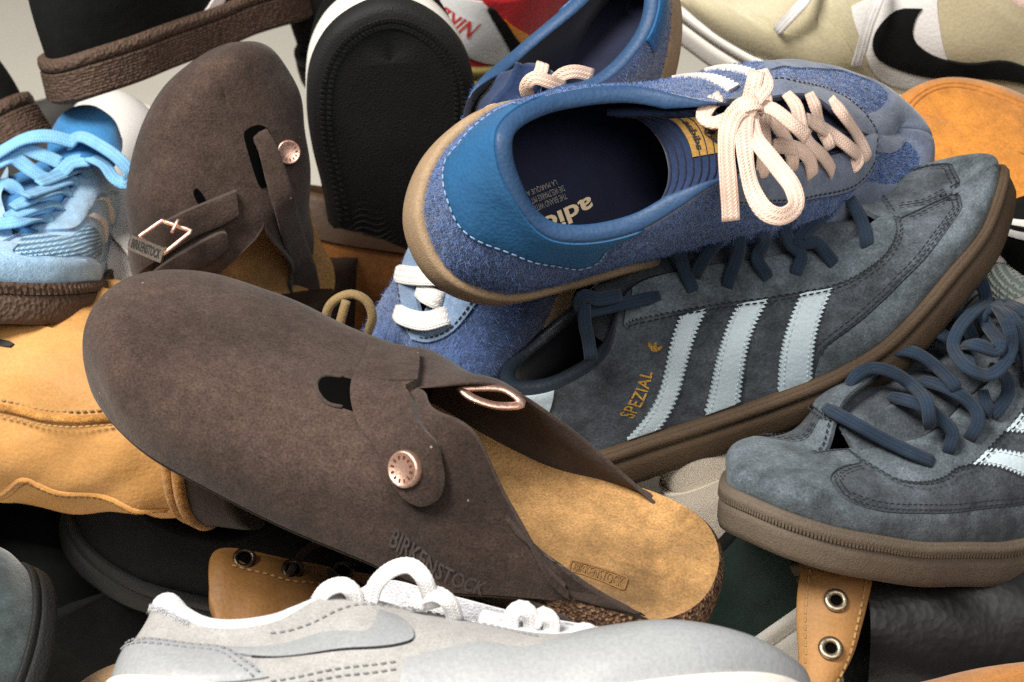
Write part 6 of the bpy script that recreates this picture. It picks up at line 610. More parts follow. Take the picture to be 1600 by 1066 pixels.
"BL1": {"heel":[[15.1,1.0,1],[14.828,0.8078],[14.899,0.5644],[14.689,0.5111],[14.208,0.6202],[13.727,0.6294],[13.138,0.5071],[12.631,0.4293],[12.204,0.4076],[11.858,0.3775],[11.391,0.3406],[11.213,0.4675],[10.804,0.4878],[10.401,0.5123],[10.567,0.8729],[10.74,1.0],[10.2,1.0,1],[10.4,1.0],[10.754,1.0],[11.108,1.0],[11.462,1.0],[11.815,1.0],[12.169,1.0],[12.523,1.0],[12.877,1.0],[13.231,1.0],[13.585,1.0],[13.938,1.0],[14.292,1.0],[14.646,1.0],[15.0,1.0]],"heel_seam":[[14.828,0.8078],[14.899,0.5644],[14.689,0.5111],[14.208,0.6202],[13.727,0.6294],[13.138,0.5071],[12.631,0.4293],[12.204,0.4076],[11.858,0.3775],[11.391,0.3406],[11.213,0.4675],[10.804,0.4878],[10.401,0.5123],[10.567,0.8729],[10.74,1.0]],"eyestay":[[16.3,1.0,1],[16.35,0.9],[16.5,0.72],[16.4,0.7822],[17.652,0.742],[18.63,0.7459],[19.323,0.7637],[20.015,0.8201],[20.27,0.913],[20.435,1.0,1],[20.335,1.0],[19.986,1.0],[19.638,1.0],[19.289,1.0],[18.94,1.0],[18.592,1.0],[18.243,1.0],[17.895,1.0],[17.546,1.0],[17.197,1.0],[16.849,1.0],[16.5,1.0]],"eyestay_low":[[16.5,0.72],[16.4,0.7822],[17.652,0.742],[18.63,0.7459],[19.323,0.7637],[20.015,0.8201],[20.27,0.913],[20.435,0.99]],"eyestay_far":[[7.8,1.0,1],[7.412,0.9449],[6.544,0.8386],[6.049,0.8858],[5.1,0.7958],[4.21,0.8399],[3.684,0.9302],[3.565,1.0,1],[3.665,1.0],[4.032,1.0],[4.399,1.0],[4.765,1.0],[5.132,1.0],[5.499,1.0],[5.866,1.0],[6.233,1.0],[6.6,1.0],[6.966,1.0],[7.333,1.0],[7.7,1.0]],"eyestay_far_low":[[7.412,0.9449],[6.544,0.8386],[6.049,0.8858],[5.1,0.7958],[4.21,0.8399],[3.684,0.9302],[3.5650000000000013,0.99]],"toe":[[18.6,0.0,1],[18.7,0.28],[19.186,0.7281],[20.536,0.7042],[21.938,0.6598],[22.441,0.6575],[22.738,0.7203],[22.646,0.8698],[20.335,0.9,1],[20.135,1.0,1],[20.435,1.0],[21.012,1.0],[21.59,1.0],[22.167,1.0],[22.745,1.0],[23.322,1.0],[23.9,1.0],[24.0,1.0,1],[24.0,0.5],[24.0,0.0,1],[23.7,0.0],[23.255,0.0],[22.809,0.0],[22.364,0.0],[21.918,0.0],[21.473,0.0],[21.027,0.0],[20.582,0.0],[20.136,0.0],[19.691,0.0],[19.245,0.0],[18.8,0.0]],"toe_far":[[5.6,0.0,1],[5.6,0.3],[6.352,0.7172],[5.06,0.5259],[3.264,0.4328],[2.593,0.5269],[2.489,0.6744],[3.0,0.7997],[3.665,0.86,1],[3.865,1.0,1],[3.565,1.0],[2.988,1.0],[2.41,1.0],[1.833,1.0],[1.255,1.0],[0.678,1.0],[0.1,1.0],[0.0,1.0,1],[0.0,0.5],[0.0,0.0,1],[0.3,0.0],[0.773,0.0],[1.245,0.0],[1.718,0.0],[2.191,0.0],[2.664,0.0],[3.136,0.0],[3.609,0.0],[4.082,0.0],[4.555,0.0],[5.027,0.0],[5.5,0.0]],"stripes":[[[7.6,0.3925,1],[7.44,0.3925,1,0.0007],[7.232,0.8709,1],[7.482,0.9031,1,0.0007]],[[6.96,0.405,1],[6.76,0.405,1,0.0007],[6.525,0.8714,1],[6.736,0.8877,1,0.0007]]],"laces":[[[[0.18934,0.01843,0.08534],[0.19602,0.00895,0.08526],[0.20821,0.00055,0.07678],[0.21634,-0.00975,0.07134]],[[0.033,0.163,0.986],[0.034,0.064,0.997],[0.011,-0.039,0.999],[0.007,-0.088,0.996]]],[[[0.16435,0.0077,0.09805],[0.18426,0.00161,0.08741],[0.19662,-0.00542,0.08388],[0.20588,-0.00963,0.07799],[0.20205,-0.01407,0.07671]],[[-0.073,0.227,0.971],[0.045,0.072,0.996],[-0.006,-0.076,0.997],[0.004,-0.093,0.996],[-0.024,-0.147,0.989]]],[[[0.17137,0.02001,0.09383],[0.1736,0.01249,0.09411],[0.17865,0.00432,0.08826],[0.18187,-0.00525,0.08869]],[[-0.044,0.216,0.975],[0.014,0.174,0.985],[0.046,0.109,0.993],[-0.016,-0.17,0.985]]],[[[0.15535,0.0199,0.09869],[0.1577,0.01278,0.10139],[0.15715,0.00351,0.10295],[0.16283,-0.00378,0.09882],[0.17478,-0.00995,0.092],[0.18603,-0.01629,0.08234]],[[-0.141,0.266,0.954],[-0.122,0.251,0.96],[-0.122,0.251,0.96],[-0.05,-0.268,0.962],[-0.024,-0.209,0.978],[-0.058,-0.23,0.972]]],[[[0.13692,-0.00353,0.10728],[0.15335,-0.0058,0.10206],[0.16318,-0.00992,0.09652],[0.16939,-0.0172,0.08818]],[[-0.07,-0.33,0.941],[-0.066,-0.293,0.954],[-0.047,-0.264,0.963],[-0.071,-0.305,0.95]]],[[[0.13895,0.01144,0.10523],[0.14324,0.00204,0.10632],[0.15036,-0.00784,0.10167],[0.15334,-0.01479,0.09527]],[[-0.14,0.295,0.945],[-0.072,-0.316,0.946],[-0.068,-0.299,0.952],[-0.079,-0.32,0.944]]]],"rear_laces":[[[[0.1438,0.01964,0.10052],[0.13395,0.00684,0.10768],[0.13148,-0.00487,0.1088],[0.13236,-0.0166,0.10179]],[[-0.157,0.297,0.942],[-0.129,0.308,0.943],[-0.045,-0.345,0.938],[-0.057,-0.373,0.926]]]],"bow":[[[[0.12144,0.01177,0.11987],[0.11213,0.00908,0.12205],[0.106,0.00247,0.12334],[0.10173,-0.00744,0.12536],[0.0997,-0.01995,0.1261],[0.10017,-0.03011,0.12368],[0.10054,-0.03726,0.12135]],[[-0.125,0.325,0.937],[-0.151,0.364,0.919],[-0.174,0.386,0.906],[-0.096,-0.426,0.9],[-0.136,-0.447,0.884],[-0.141,-0.5,0.855],[-0.177,-0.568,0.804]]],[[[0.12028,0.01085,0.1193],[0.11741,-0.00386,0.12617],[0.11984,-0.01685,0.13338],[0.12257,-0.02789,0.1386],[0.12151,-0.03635,0.13996],[0.11464,-0.03986,0.13883],[0.10862,-0.03657,0.13617],[0.10624,-0.02751,0.13323],[0.10862,-0.01423,0.12827],[0.11308,0.00168,0.12439],[0.11841,0.00897,0.12055]],[[-0.127,0.334,0.934],[-0.032,-0.357,0.934],[-0.072,-0.319,0.945],[-0.105,-0.374,0.922],[-0.154,-0.452,0.878],[-0.19,-0.519,0.833],[-0.17,-0.503,0.847],[-0.098,-0.435,0.895],[-0.04,-0.385,0.922],[-0.141,0.354,0.925],[-0.13,0.339,0.932]]],[[[0.12989,0.02719,0.12003],[0.12956,0.02016,0.1229],[0.12413,0.01495,0.12236],[0.12036,0.0117,0.12047]],[[-0.24,0.48,0.844],[-0.191,0.355,0.915],[-0.145,0.312,0.939],[-0.126,0.33,0.936]]],[[[0.12174,0.01368,0.11899],[0.12429,0.02141,0.1216],[0.12771,0.02673,0.1201]],[[-0.125,0.325,0.937],[-0.208,0.39,0.897],[-0.248,0.482,0.841]]],[[[0.12309,0.012,0.11844],[0.12981,0.0091,0.12365],[0.13574,0.00072,0.12826],[0.14461,-0.00534,0.12551]],[[-0.124,0.321,0.939],[-0.15,0.281,0.948],[-0.138,0.26,0.956],[-0.047,-0.264,0.963]]],[[[0.12136,0.01062,0.11758],[0.11437,0.0085,0.11424],[0.10814,0.00789,0.10911],[0.10638,0.01184,0.10515],[0.11103,0.01722,0.10533],[0.11655,0.01935,0.10688]],[[-0.127,0.334,0.934],[-0.168,0.38,0.909],[-0.207,0.422,0.883],[-0.211,0.443,0.871],[-0.211,0.428,0.879],[-0.199,0.404,0.893]]]],"knot":[[[0.12035,0.012,0.12158]],[[-0.125,0.325,0.937]]],"adidas":[[0.08111,-0.00818,0.036],[0.03953,-0.02076,0.036],[0.04174,-0.02853,0.036],[0.08273,-0.01607,0.036]],"small":[[[0.06817,-0.00571,0.036],[0.03587,-0.01376,0.036],[0.03667,-0.01655,0.036],[0.069,-0.00855,0.036]],[[0.06751,-0.00197,0.036],[0.03523,-0.01008,0.036],[0.03603,-0.01287,0.036],[0.06834,-0.00481,0.036]],[[0.06406,0.00142,0.036],[0.0319,-0.00675,0.036],[0.0327,-0.00953,0.036],[0.06489,-0.00142,0.036]]],"label":[[0.09304,0.01156,0.09964],[0.09616,-0.00622,0.10621],[0.10989,-0.00814,0.10969],[0.11286,0.007,0.10771]],"tongue":[[[0.07887,0.02431,0.07012],[0.08909,0.02053,0.08482],[0.10101,0.01746,0.09605],[0.1127,0.01533,0.10312]],[[0.09283,0.02043,0.07333],[0.0992,0.01625,0.08759],[0.10734,0.01276,0.09842],[0.11581,0.01026,0.10514]],[[0.10136,0.0086,0.07518],[0.10511,0.00599,0.08913],[0.11071,0.00398,0.09967],[0.11701,0.0027,0.10616]],[[0.10313,-0.00341,0.07629],[0.10606,-0.00478,0.08991],[0.11086,-0.00563,0.10012],[0.1165,-0.00598,0.10634]],[[0.09969,-0.01403,0.07743],[0.10331,-0.01439,0.09057],[0.1088,-0.0143,0.10031],[0.11504,-0.01388,0.10612]],[[0.09162,-0.02427,0.07792],[0.09632,-0.02353,0.09025],[0.10288,-0.0224,0.09917],[0.11003,-0.02112,0.10427]]]},
"BL2": {"u_stay":[[19.0,1.0],[19.2,0.8],[20,0.8],[24.6,0.9]],"laces":[[[[0.22288,-0.01369,0.06191],[0.22049,0.00108,0.06767],[0.21573,0.01402,0.06961],[0.20787,0.02068,0.06703]],[[0.076,0.243,0.967],[0.115,0.294,0.949],[0.137,0.352,0.926],[0.107,0.453,0.885]]],[[[0.20674,-0.02896,0.06028],[0.20027,-0.00399,0.0756],[0.19241,0.01183,0.0769]],[[0.073,-0.001,0.997],[0.116,0.238,0.964],[0.135,0.396,0.908]]],[[[0.20482,0.00052,0.07319],[0.20396,0.00935,0.07355],[0.20277,0.01523,0.07065]],[[0.162,0.284,0.945],[0.14,0.356,0.924],[0.121,0.404,0.906]]]],"bow":[[[[0.07547,0.00708,0.09604],[0.07936,0.01032,0.09779],[0.08391,0.01275,0.10021]],[[0.014,0.736,0.677],[0.012,0.729,0.684],[0.012,0.722,0.691]]],[[[0.09265,0.0101,0.0956],[0.08956,0.01122,0.10196],[0.08416,0.01453,0.10393],[0.08162,0.01871,0.09801],[0.07949,0.0204,0.08899]],[[0.043,0.693,0.72],[0.031,0.698,0.715],[0.013,0.716,0.698],[0.018,0.742,0.67],[0.045,0.768,0.639]]],[[[0.0797,0.01503,0.09053],[0.07439,0.01865,0.09227],[0.06987,0.02207,0.08923],[0.06676,0.02544,0.08136]],[[0.024,0.749,0.662],[0.045,0.768,0.639],[0.073,0.791,0.607],[0.071,0.821,0.566]]],[[[0.13081,-0.00293,0.11444],[0.1303,0.00132,0.11121],[0.12925,0.00255,0.10516]],[[0.225,0.014,0.974],[0.211,0.019,0.977],[0.211,0.019,0.977]]],[[[0.11461,0.0007,0.10498],[0.11055,0.0027,0.10556],[0.107,0.00356,0.10203]],[[0.209,-0.03,0.978],[0.155,-0.067,0.986],[0.138,0.64,0.756]]]]},
"C1": {"strap":[[4.765,1.0,1],[4.845,0.9308],[5.027,0.8356],[5.405,0.6968],[5.918,0.569],[6.25,0.4867],[6.585,0.4413],[6.879,0.4477],[7.183,0.5224],[7.338,0.6211],[7.379,0.722],[7.269,0.8447],[6.606,0.9046],[5.909,0.9401],[6.0,1.0,1],[5.9,1.0],[5.641,1.0],[5.383,1.0],[5.124,1.0],[4.865,1.0]],"strap_far":[[19.235,1.0,1],[19.338,0.7879],[19.317,0.7243,1],[18.354,0.7045,1],[18.0,1.0,1],[18.1,1.0],[18.359,1.0],[18.617,1.0],[18.876,1.0],[19.135,1.0]],"slot":[[4.324,0.8823],[4.279,0.9339],[4.348,0.9732],[4.558,0.9962],[4.815,1.0],[5.18,0.8129],[4.934,0.7963],[4.691,0.7927],[4.464,0.8326]],"rivet":[[[0.14289,0.04976,0.07207]],[[0.371,0.858,0.355]]],"text":[[6.336,0.137],[7.622,0.0],[7.688,0.0877],[6.389,0.2436]],"buckle":[[[0.14191,-0.00449,0.07991],[0.13469,-0.00189,0.0794],[0.12414,-0.00376,0.07901],[0.11495,-0.01005,0.08001],[0.12008,-0.01343,0.08103],[0.12788,-0.0131,0.08106]],[[0.055,0.342,0.938],[0.045,0.316,0.948],[-0.093,0.186,0.978],[-0.291,0.092,0.952],[-0.222,0.118,0.968],[-0.073,0.202,0.977]]],"box":[[0.06905,0.02016,0.034],[0.04408,0.02242,0.034],[0.04473,0.01245,0.034],[0.07011,0.0125,0.034]]},
"C2": {"strap":[[4.683,0.8784,1],[4.768,0.6299],[5.022,0.4127],[5.568,0.1088],[6.52,0.0],[6.84,0.0,1],[6.449,0.1092,1],[5.987,0.2906],[5.52,0.5865],[5.475,0.7603],[5.368,0.8581,1]],"tail":[[5.626,0.7397],[5.938,0.7672],[6.275,0.7473],[6.444,0.5537],[6.521,0.354],[6.44,0.2082],[6.018,0.3738],[5.725,0.5639]],"hole":[[4.408,0.6396],[4.334,0.6663],[4.572,0.6996],[4.794,0.7079],[4.822,0.6759],[4.619,0.6505]],"slot":[[20.58,0.9814],[20.721,0.9305],[20.676,0.8633],[20.48,0.8261],[20.127,0.8336],[19.567,0.9018],[19.119,0.9503],[19.158,0.9914],[19.744,1.0]],"rivet":[[[0.15507,-0.0243,0.05974]],[[0.462,0.035,0.886]]],"buckle":[[[0.14444,0.05061,0.06176],[0.13931,0.03967,0.07265],[0.13317,0.05783,0.07391],[0.13819,0.06808,0.06057]],[[0.43,0.555,0.712],[0.405,0.392,0.826],[0.339,0.611,0.715],[0.411,0.832,0.372]]],"prong":[[[0.14601,0.0439,0.06851],[0.14148,0.04976,0.07083]],[[0.42,0.439,0.794],[0.402,0.506,0.763]]],"medial":[[[0.16989,-0.01194,0.05621],[0.16382,-0.01228,0.0632],[0.15264,-0.01142,0.06997],[0.13261,-0.01182,0.07405],[0.09125,-0.02157,0.05211],[0.05648,-0.02994,0.03312],[0.02498,-0.03221,0.02557]],[[0.484,0.161,0.86],[0.478,0.147,0.866],[0.464,0.125,0.877],[0.341,0.043,0.939],[0.212,-0.086,0.974],[0.165,0.201,0.966],[0.487,0.393,0.78]]]},
"LB": {"eyestay":[[8.6,1.0,1],[8.738,0.7333],[7.797,0.6223],[7.285,0.7092],[6.313,0.6813],[5.467,0.6732],[4.972,0.8181],[4.725,0.9872],[2.44,0.985],[-0.2,0.9075,1],[4.2,1.0],[4.591,1.0],[4.982,1.0],[5.373,1.0],[5.764,1.0],[6.155,1.0],[6.545,1.0],[6.936,1.0],[7.327,1.0],[7.718,1.0],[8.109,1.0],[8.5,1.0]],"mesh":[[2.039,0.6936],[4.082,0.9227],[4.467,0.7497],[5.288,0.6173],[6.244,0.5677],[7.267,0.2285,1],[7.077,0.1712,1],[3.778,0.284],[2.641,0.3618],[1.856,0.4265]],"toe":[[8.145,0.0695,1],[3.645,0.2289],[2.55,0.2949],[1.842,0.3434],[1.71,0.549],[3.12,0.9703],[0.636,0.945,1],[-2.6,0.5],[-2.6,0.0,1],[-2.0,0.0],[-1.309,0.0],[-0.618,0.0],[0.073,0.0],[0.764,0.0],[1.455,0.0],[2.145,0.0],[2.836,0.0],[3.527,0.0],[4.218,0.0],[4.909,0.0],[5.6,0.0]],"stripes":[[[6.332,0.6863,1,0.0005],[6.681,0.6399,1],[8.157,0.2646,1,0.0005],[7.845,0.1941,1]],[[7.224,0.6819,1,0.0005],[7.509,0.6243,1],[8.643,0.4481,1,0.0005],[8.422,0.3518,1]]],"laces":[[[[0.19506,-0.00917,0.05902],[0.19863,0.00904,0.06024],[0.17187,0.01448,0.05998],[0.16404,0.01925,0.05895]],[[0.891,-0.086,0.445],[0.899,-0.032,0.436],[0.782,0.101,0.615],[0.777,0.175,0.605]]],[[[0.19248,0.00078,0.06249],[0.18204,0.01051,0.06565],[0.15864,0.01729,0.06712],[0.14785,0.02106,0.065]],[[0.895,-0.044,0.444],[0.764,0.051,0.643],[0.801,0.186,0.569],[0.796,0.242,0.555]]],[[[0.18854,0.00369,0.06772],[0.17325,0.0124,0.07191],[0.14101,0.01815,0.07445],[0.13026,0.02248,0.07238]],[[0.864,-0.056,0.5],[0.782,0.101,0.615],[0.8,0.252,0.545],[0.802,0.284,0.525]]],[[[0.18655,0.01064,0.07354],[0.15221,0.01482,0.07645],[0.12525,0.0209,0.07978],[0.11818,0.02431,0.07715]],[[0.843,-0.064,0.534],[0.8,0.222,0.558],[0.826,0.273,0.493],[0.833,0.301,0.464]]],[[[0.1555,0.01052,0.07969],[0.13088,0.01775,0.08381],[0.11387,0.02541,0.08755],[0.10696,0.02907,0.0819]],[[0.802,0.192,0.566],[0.819,0.271,0.505],[0.874,0.274,0.4],[0.857,0.358,0.371]]]],"tongue":[[[0.09401,0.00898,0.1108],[0.09498,0.01652,0.11994],[0.09194,0.02452,0.12301],[0.0925,0.03333,0.12176],[0.09679,0.04201,0.11472],[0.0967,0.04554,0.10267]],[[0.10742,0.00817,0.10054],[0.10883,0.01658,0.10651],[0.1099,0.02652,0.10973],[0.11045,0.03518,0.1085],[0.11035,0.04305,0.10392],[0.10985,0.04749,0.09536]],[[0.12106,0.00964,0.0893],[0.12298,0.01847,0.09145],[0.12429,0.02817,0.0928],[0.12483,0.03672,0.09158],[0.12429,0.04277,0.08975],[0.123,0.04713,0.08724]]],"bow":[[[[0.12291,0.02127,0.10211],[0.13094,0.03155,0.10599],[0.13829,0.04361,0.10017],[0.14172,0.05352,0.09268],[0.14315,0.05998,0.08392],[0.14375,0.05705,0.07822],[0.14101,0.05021,0.08148],[0.13368,0.04389,0.08907],[0.12448,0.03392,0.09435]],[[0.863,0.309,0.4],[0.828,0.372,0.42],[0.759,0.473,0.447],[0.722,0.603,0.338],[0.702,0.679,0.216],[0.7,0.7,0.142],[0.726,0.658,0.201],[0.729,0.587,0.353],[0.828,0.372,0.42]]],[[[0.12496,0.02556,0.10337],[0.13194,0.01279,0.10738],[0.13554,-0.00033,0.10625],[0.1378,-0.01384,0.09967],[0.13815,-0.02907,0.09172]],[[0.852,0.33,0.406],[0.872,0.285,0.398],[0.785,-0.418,0.457],[0.773,-0.439,0.459],[0.78,-0.463,0.422]]],[[[0.13871,-0.02557,0.0886],[0.1365,-0.01475,0.09384],[0.1346,-0.00705,0.0956],[0.13391,0.00199,0.08845],[0.13098,0.0103,0.08275],[0.13085,0.01874,0.08672],[0.12844,0.02417,0.09158],[0.1247,0.03343,0.09251]],[[0.777,-0.472,0.416],[0.783,-0.424,0.456],[0.785,-0.418,0.457],[0.775,-0.356,0.523],[0.8,0.255,0.543],[0.831,0.272,0.485],[0.874,0.274,0.4],[0.845,0.343,0.41]]],[[[0.12816,0.01782,0.09156],[0.13087,0.00614,0.09779],[0.13196,-0.00427,0.10132],[0.12999,-0.02001,0.09553]],[[0.868,0.262,0.422],[0.804,-0.374,0.462],[0.785,-0.418,0.457],[0.785,-0.424,0.451]]],[[[0.13417,-0.02428,0.07737],[0.13419,-0.01292,0.08117],[0.13129,-0.00697,0.07445],[0.12796,-0.01221,0.06717]],[[0.746,-0.363,0.558],[0.752,-0.334,0.569],[0.771,-0.131,0.623],[0.854,-0.06,0.516]]]]},
"GN": {"swoosh":[[14.252,0.6539,1],[15.505,0.5667],[16.157,0.4705],[16.413,0.5467],[16.59,0.7562,1],[16.834,0.7065],[16.915,0.5285],[16.768,0.403],[16.084,0.3411],[14.777,0.4661]],"toe":[[16.505,0.0669,1],[16.646,0.245],[16.865,0.2904],[17.261,0.3532],[17.745,0.4257],[18.427,0.398],[20.2,0.97,1],[20.5,0.985],[20.986,0.985],[21.471,0.985],[21.957,0.985],[22.443,0.985],[22.929,0.985],[23.414,0.985],[23.9,0.985],[24.0,0.98,1],[24.0,0.5],[24.0,0.0,1],[23.7,0.0],[23.182,0.0],[22.664,0.0],[22.145,0.0],[21.627,0.0],[21.109,0.0],[20.591,0.0],[20.073,0.0],[19.555,0.0],[19.036,0.0],[18.518,0.0],[18.0,0.0]],"heel":[[11.2,0.92,1],[12.44,0.485],[13.232,0.5452],[14.241,0.6811],[14.716,0.4113],[15.022,0.1694,1],[14.2,0.0,1],[14.0,0.0],[13.614,0.0],[13.229,0.0],[12.843,0.0],[12.457,0.0],[12.071,0.0],[11.686,0.0],[11.3,0.0],[11.2,0.0,1]],"heel_seam":[[12.48,0.46],[13.276,0.5065],[14.252,0.6112],[14.714,0.3471],[14.979,0.1539]],"eye":[[14.939,0.8482],[15.732,0.7127],[16.511,0.8483],[17.135,1.0],[17.805,0.8833],[18.413,0.5118]],"perf":[[15.026,0.1289],[15.586,0.2049],[16.194,0.2224],[16.633,0.2532]],"laces":[[[[0.07723,-0.01109,0.07655],[0.08208,-0.01758,0.07951],[0.08869,-0.02018,0.08034],[0.09284,-0.01831,0.07783],[0.0934,-0.01382,0.07469]],[[0.002,-1.0,-0.01],[0.061,-0.998,0.022],[0.119,-0.991,0.057],[0.17,-0.982,0.077],[0.118,-0.99,0.077]]],[[[0.09866,-0.01396,0.07532],[0.1019,-0.01976,0.08074],[0.10828,-0.02428,0.08446],[0.1155,-0.02655,0.08484],[0.12054,-0.02595,0.08068],[0.12262,-0.0206,0.07635],[0.12352,-0.01342,0.07281]],[[0.186,-0.976,0.11],[0.221,-0.969,0.106],[0.227,-0.967,0.12],[0.205,-0.967,0.152],[0.174,-0.968,0.179],[0.171,-0.967,0.186],[0.17,-0.966,0.193]]],[[[0.11704,-0.01349,0.0724],[0.11888,-0.01771,0.07532],[0.12507,-0.02006,0.07573],[0.13041,-0.01787,0.07283],[0.13234,-0.01022,0.06863]],[[0.174,-0.968,0.179],[0.174,-0.968,0.179],[0.17,-0.966,0.193],[0.169,-0.964,0.204],[0.138,-0.971,0.196]]],[[[0.1529,-0.00276,0.06437],[0.15425,-0.00924,0.07068],[0.15812,-0.01162,0.07277],[0.16152,-0.00979,0.07027],[0.16195,-0.00311,0.06562]],[[0.033,-0.992,0.119],[0.117,-0.962,0.245],[0.092,-0.966,0.243],[0.069,-0.97,0.235],[0.048,-0.975,0.217]]],[[[0.1621,-0.00611,0.06836],[0.16626,-0.00982,0.07068],[0.16966,-0.008,0.06818],[0.1684,-0.00167,0.06394]],[[0.061,-0.97,0.236],[0.037,-0.971,0.235],[0.02,-0.972,0.233],[-0.031,-0.992,0.119]]],[[[0.17631,0.00039,0.06142],[0.17974,-0.00434,0.06523],[0.18448,-0.00409,0.06523],[0.18785,0.00139,0.06263]],[[-0.075,-0.997,-0.014],[-0.033,-0.976,0.214],[-0.038,-0.978,0.206],[-0.06,-0.998,-0.019]]]]},
"BN": {"swoosh":[[7.335,0.7173,1],[6.99,0.7272],[6.668,0.6383],[6.372,0.4997],[6.234,0.3538],[6.351,0.2584],[6.715,0.2066],[7.279,0.2017],[8.504,0.2688],[9.665,0.3747,1],[8.643,0.4232],[7.765,0.3335],[7.283,0.3517],[7.019,0.422],[6.984,0.5191],[7.162,0.6459]],"quarter":[[6.357,0.7832,1],[6.192,0.4997],[6.009,0.1837],[6.356,0.0699],[7.387,0.119,1],[7.325,0.3525],[7.464,0.5902],[7.608,0.7839,1],[7.031,0.8793]],"mudguard":[[3.004,1.0,1],[3.927,0.8172],[4.34,0.6697],[4.83,0.5044],[5.264,0.4864],[5.631,0.581],[5.883,0.745],[5.94,0.4949],[5.735,0.1014,1],[4.828,0.0795],[3.85,0.0277],[3.022,0.0],[2.443,0.0401],[1.823,0.2136,1]],"laces":[[[[0.21772,0.02786,0.10184],[0.22203,0.03985,0.09679],[0.22819,0.04435,0.08856],[0.23607,0.04548,0.07504]],[[0.1,0.479,0.872],[0.066,0.556,0.828],[0.028,0.622,0.783],[-0.003,0.73,0.683]]],[[[0.1783,0.03492,0.11369],[0.17997,0.04417,0.10677],[0.18305,0.05074,0.09336],[0.1845,0.05367,0.07839],[0.18609,0.05292,0.06034]],[[0.036,0.59,0.806],[-0.01,0.668,0.744],[-0.052,0.748,0.661],[-0.082,0.825,0.559],[-0.106,0.876,0.47]]]]},
"BG": {"stripes":[[[16.508,0.0,1,0.0005],[17.106,0.0,1],[17.607,0.0956,1,0.0005],[17.101,0.1056,1]],[[17.578,0.0,1,0.0005],[18.166,0.0,1],[18.635,0.0867,1,0.0005],[18.137,0.0871,1]],[[18.63,0.0,1,0.0005],[19.312,0.0,1],[19.961,0.0989,1,0.0005],[19.232,0.0886,1]]]},
"BB": {"eyelets":[[[[0.06303,-0.02679,0.1011]],[[0.057,-0.991,0.124]]],[[[0.0859,-0.02502,0.09079]],[[0.06,-0.987,0.152]]],[[[0.11078,-0.01759,0.08661]],[[0.091,-0.959,0.268]]]],"panel_seam":[[16.085,0.7976],[16.567,0.7202],[17.031,0.6705],[17.818,0.721],[18.513,0.6897]],"collar_seam":[[14.92,1.0],[15.457,0.8333],[15.363,0.7046],[14.736,0.7189]],"lace":[[[0.08333,-0.02884,0.08777],[0.08798,-0.02272,0.09452],[0.09487,-0.02687,0.09934],[0.10324,-0.02987,0.10003],[0.11086,-0.02595,0.09617],[0.11972,-0.01784,0.08913]],[[0.043,-0.995,0.092],[0.089,-0.969,0.232],[0.104,-0.961,0.257],[0.111,-0.957,0.27],[0.115,-0.951,0.288],[0.099,-0.944,0.314]]],"lace2":[[[0.10424,-0.02276,0.08644],[0.10722,-0.02967,0.07953],[0.11572,-0.03215,0.07349],[0.12683,-0.03557,0.06493],[0.1381,-0.03689,0.05698]],[[0.08,-0.969,0.232],[0.038,-0.985,0.17],[0.002,-0.99,0.141],[-0.051,-0.995,0.081],[-0.102,-0.995,0.018]]]},
"WB": {"quarter":[[13.843,0.9924,1],[13.65,0.8014],[13.586,0.446],[13.636,0.1731,1],[12.549,0.0685,1],[12.443,0.2258],[12.322,0.3665],[12.286,0.5177],[12.321,0.6245],[12.38,0.8456,1]],"seam_a":[[12.38,0.8456],[12.321,0.6245],[12.286,0.5177],[12.322,0.3665],[12.425,0.225],[12.555,0.0575]],"seam_b":[[10.24,0.96],[10.597,0.7668],[11.212,0.6123],[11.162,0.541],[11.056,0.4491],[11.021,0.2486],[10.745,0.0697]],"pinch":[[11.779,0.5723],[11.54,0.5865],[11.217,0.6065],[10.16,0.7725]],"mark":[[13.271,0.8355,1],[13.242,0.7502],[13.218,0.6771],[13.182,0.6623],[13.144,0.6743],[13.149,0.7398],[13.175,0.8246,1]]},
"NK": {"silver":[[11.544,0.5268,1],[11.828,0.8475],[12.913,1.0,1],[13.226,0.8484],[13.894,0.2277,1],[13.965,0.0],[13.025,0.1495],[12.278,0.3439]],"swoosh":[[13.063,0.9251,1],[13.386,0.8731],[14.208,0.2401,1],[14.015,0.1122,1],[13.545,0.5579]],"orange":[[13.574,0.7772,1],[14.364,0.3651,1],[14.165,0.2525,1]],"text":[[12.999,0.7139],[11.952,0.7317],[11.702,0.5187],[12.747,0.4878]]},
"RTB": {"stripes":[[[-0.16,0.3025,1],[1.76,0.7051,1],[1.964,0.6195,1],[0.272,0.3285,1]],[[0.981,0.3906,1],[2.086,0.5508,1],[2.201,0.4723,1],[1.154,0.3357,1]]]},
"TB": {"seams":[[[-0.12,0.29],[-0.632,0.5121],[-1.88,0.7886],[-3.182,0.8877],[4.276,0.9714]],[[0.24,0.399],[-0.208,0.6358],[-1.758,0.8606],[-3.26,0.9568],[4.468,0.9024]]]},
"DB": {"loops":[[[[-0.02088,-0.18282,0.12115],[-0.02346,-0.19009,0.1369],[-0.01729,-0.1969,0.14525],[-0.00942,-0.20182,0.14393],[-0.0041,-0.20176,0.1361],[-0.00099,-0.19374,0.12598]],[[-0.34,-0.939,0.053],[-0.353,-0.933,0.069],[-0.308,-0.948,0.074],[-0.281,-0.957,0.066],[-0.281,-0.958,0.051],[-0.279,-0.959,0.041]]],[[[-0.01843,-0.19543,0.12453],[-0.01921,-0.19798,0.1335],[-0.0189,-0.19888,0.14215]],[[-0.297,-0.954,0.047],[-0.305,-0.951,0.058],[-0.308,-0.949,0.07]]]],"rim":[]},
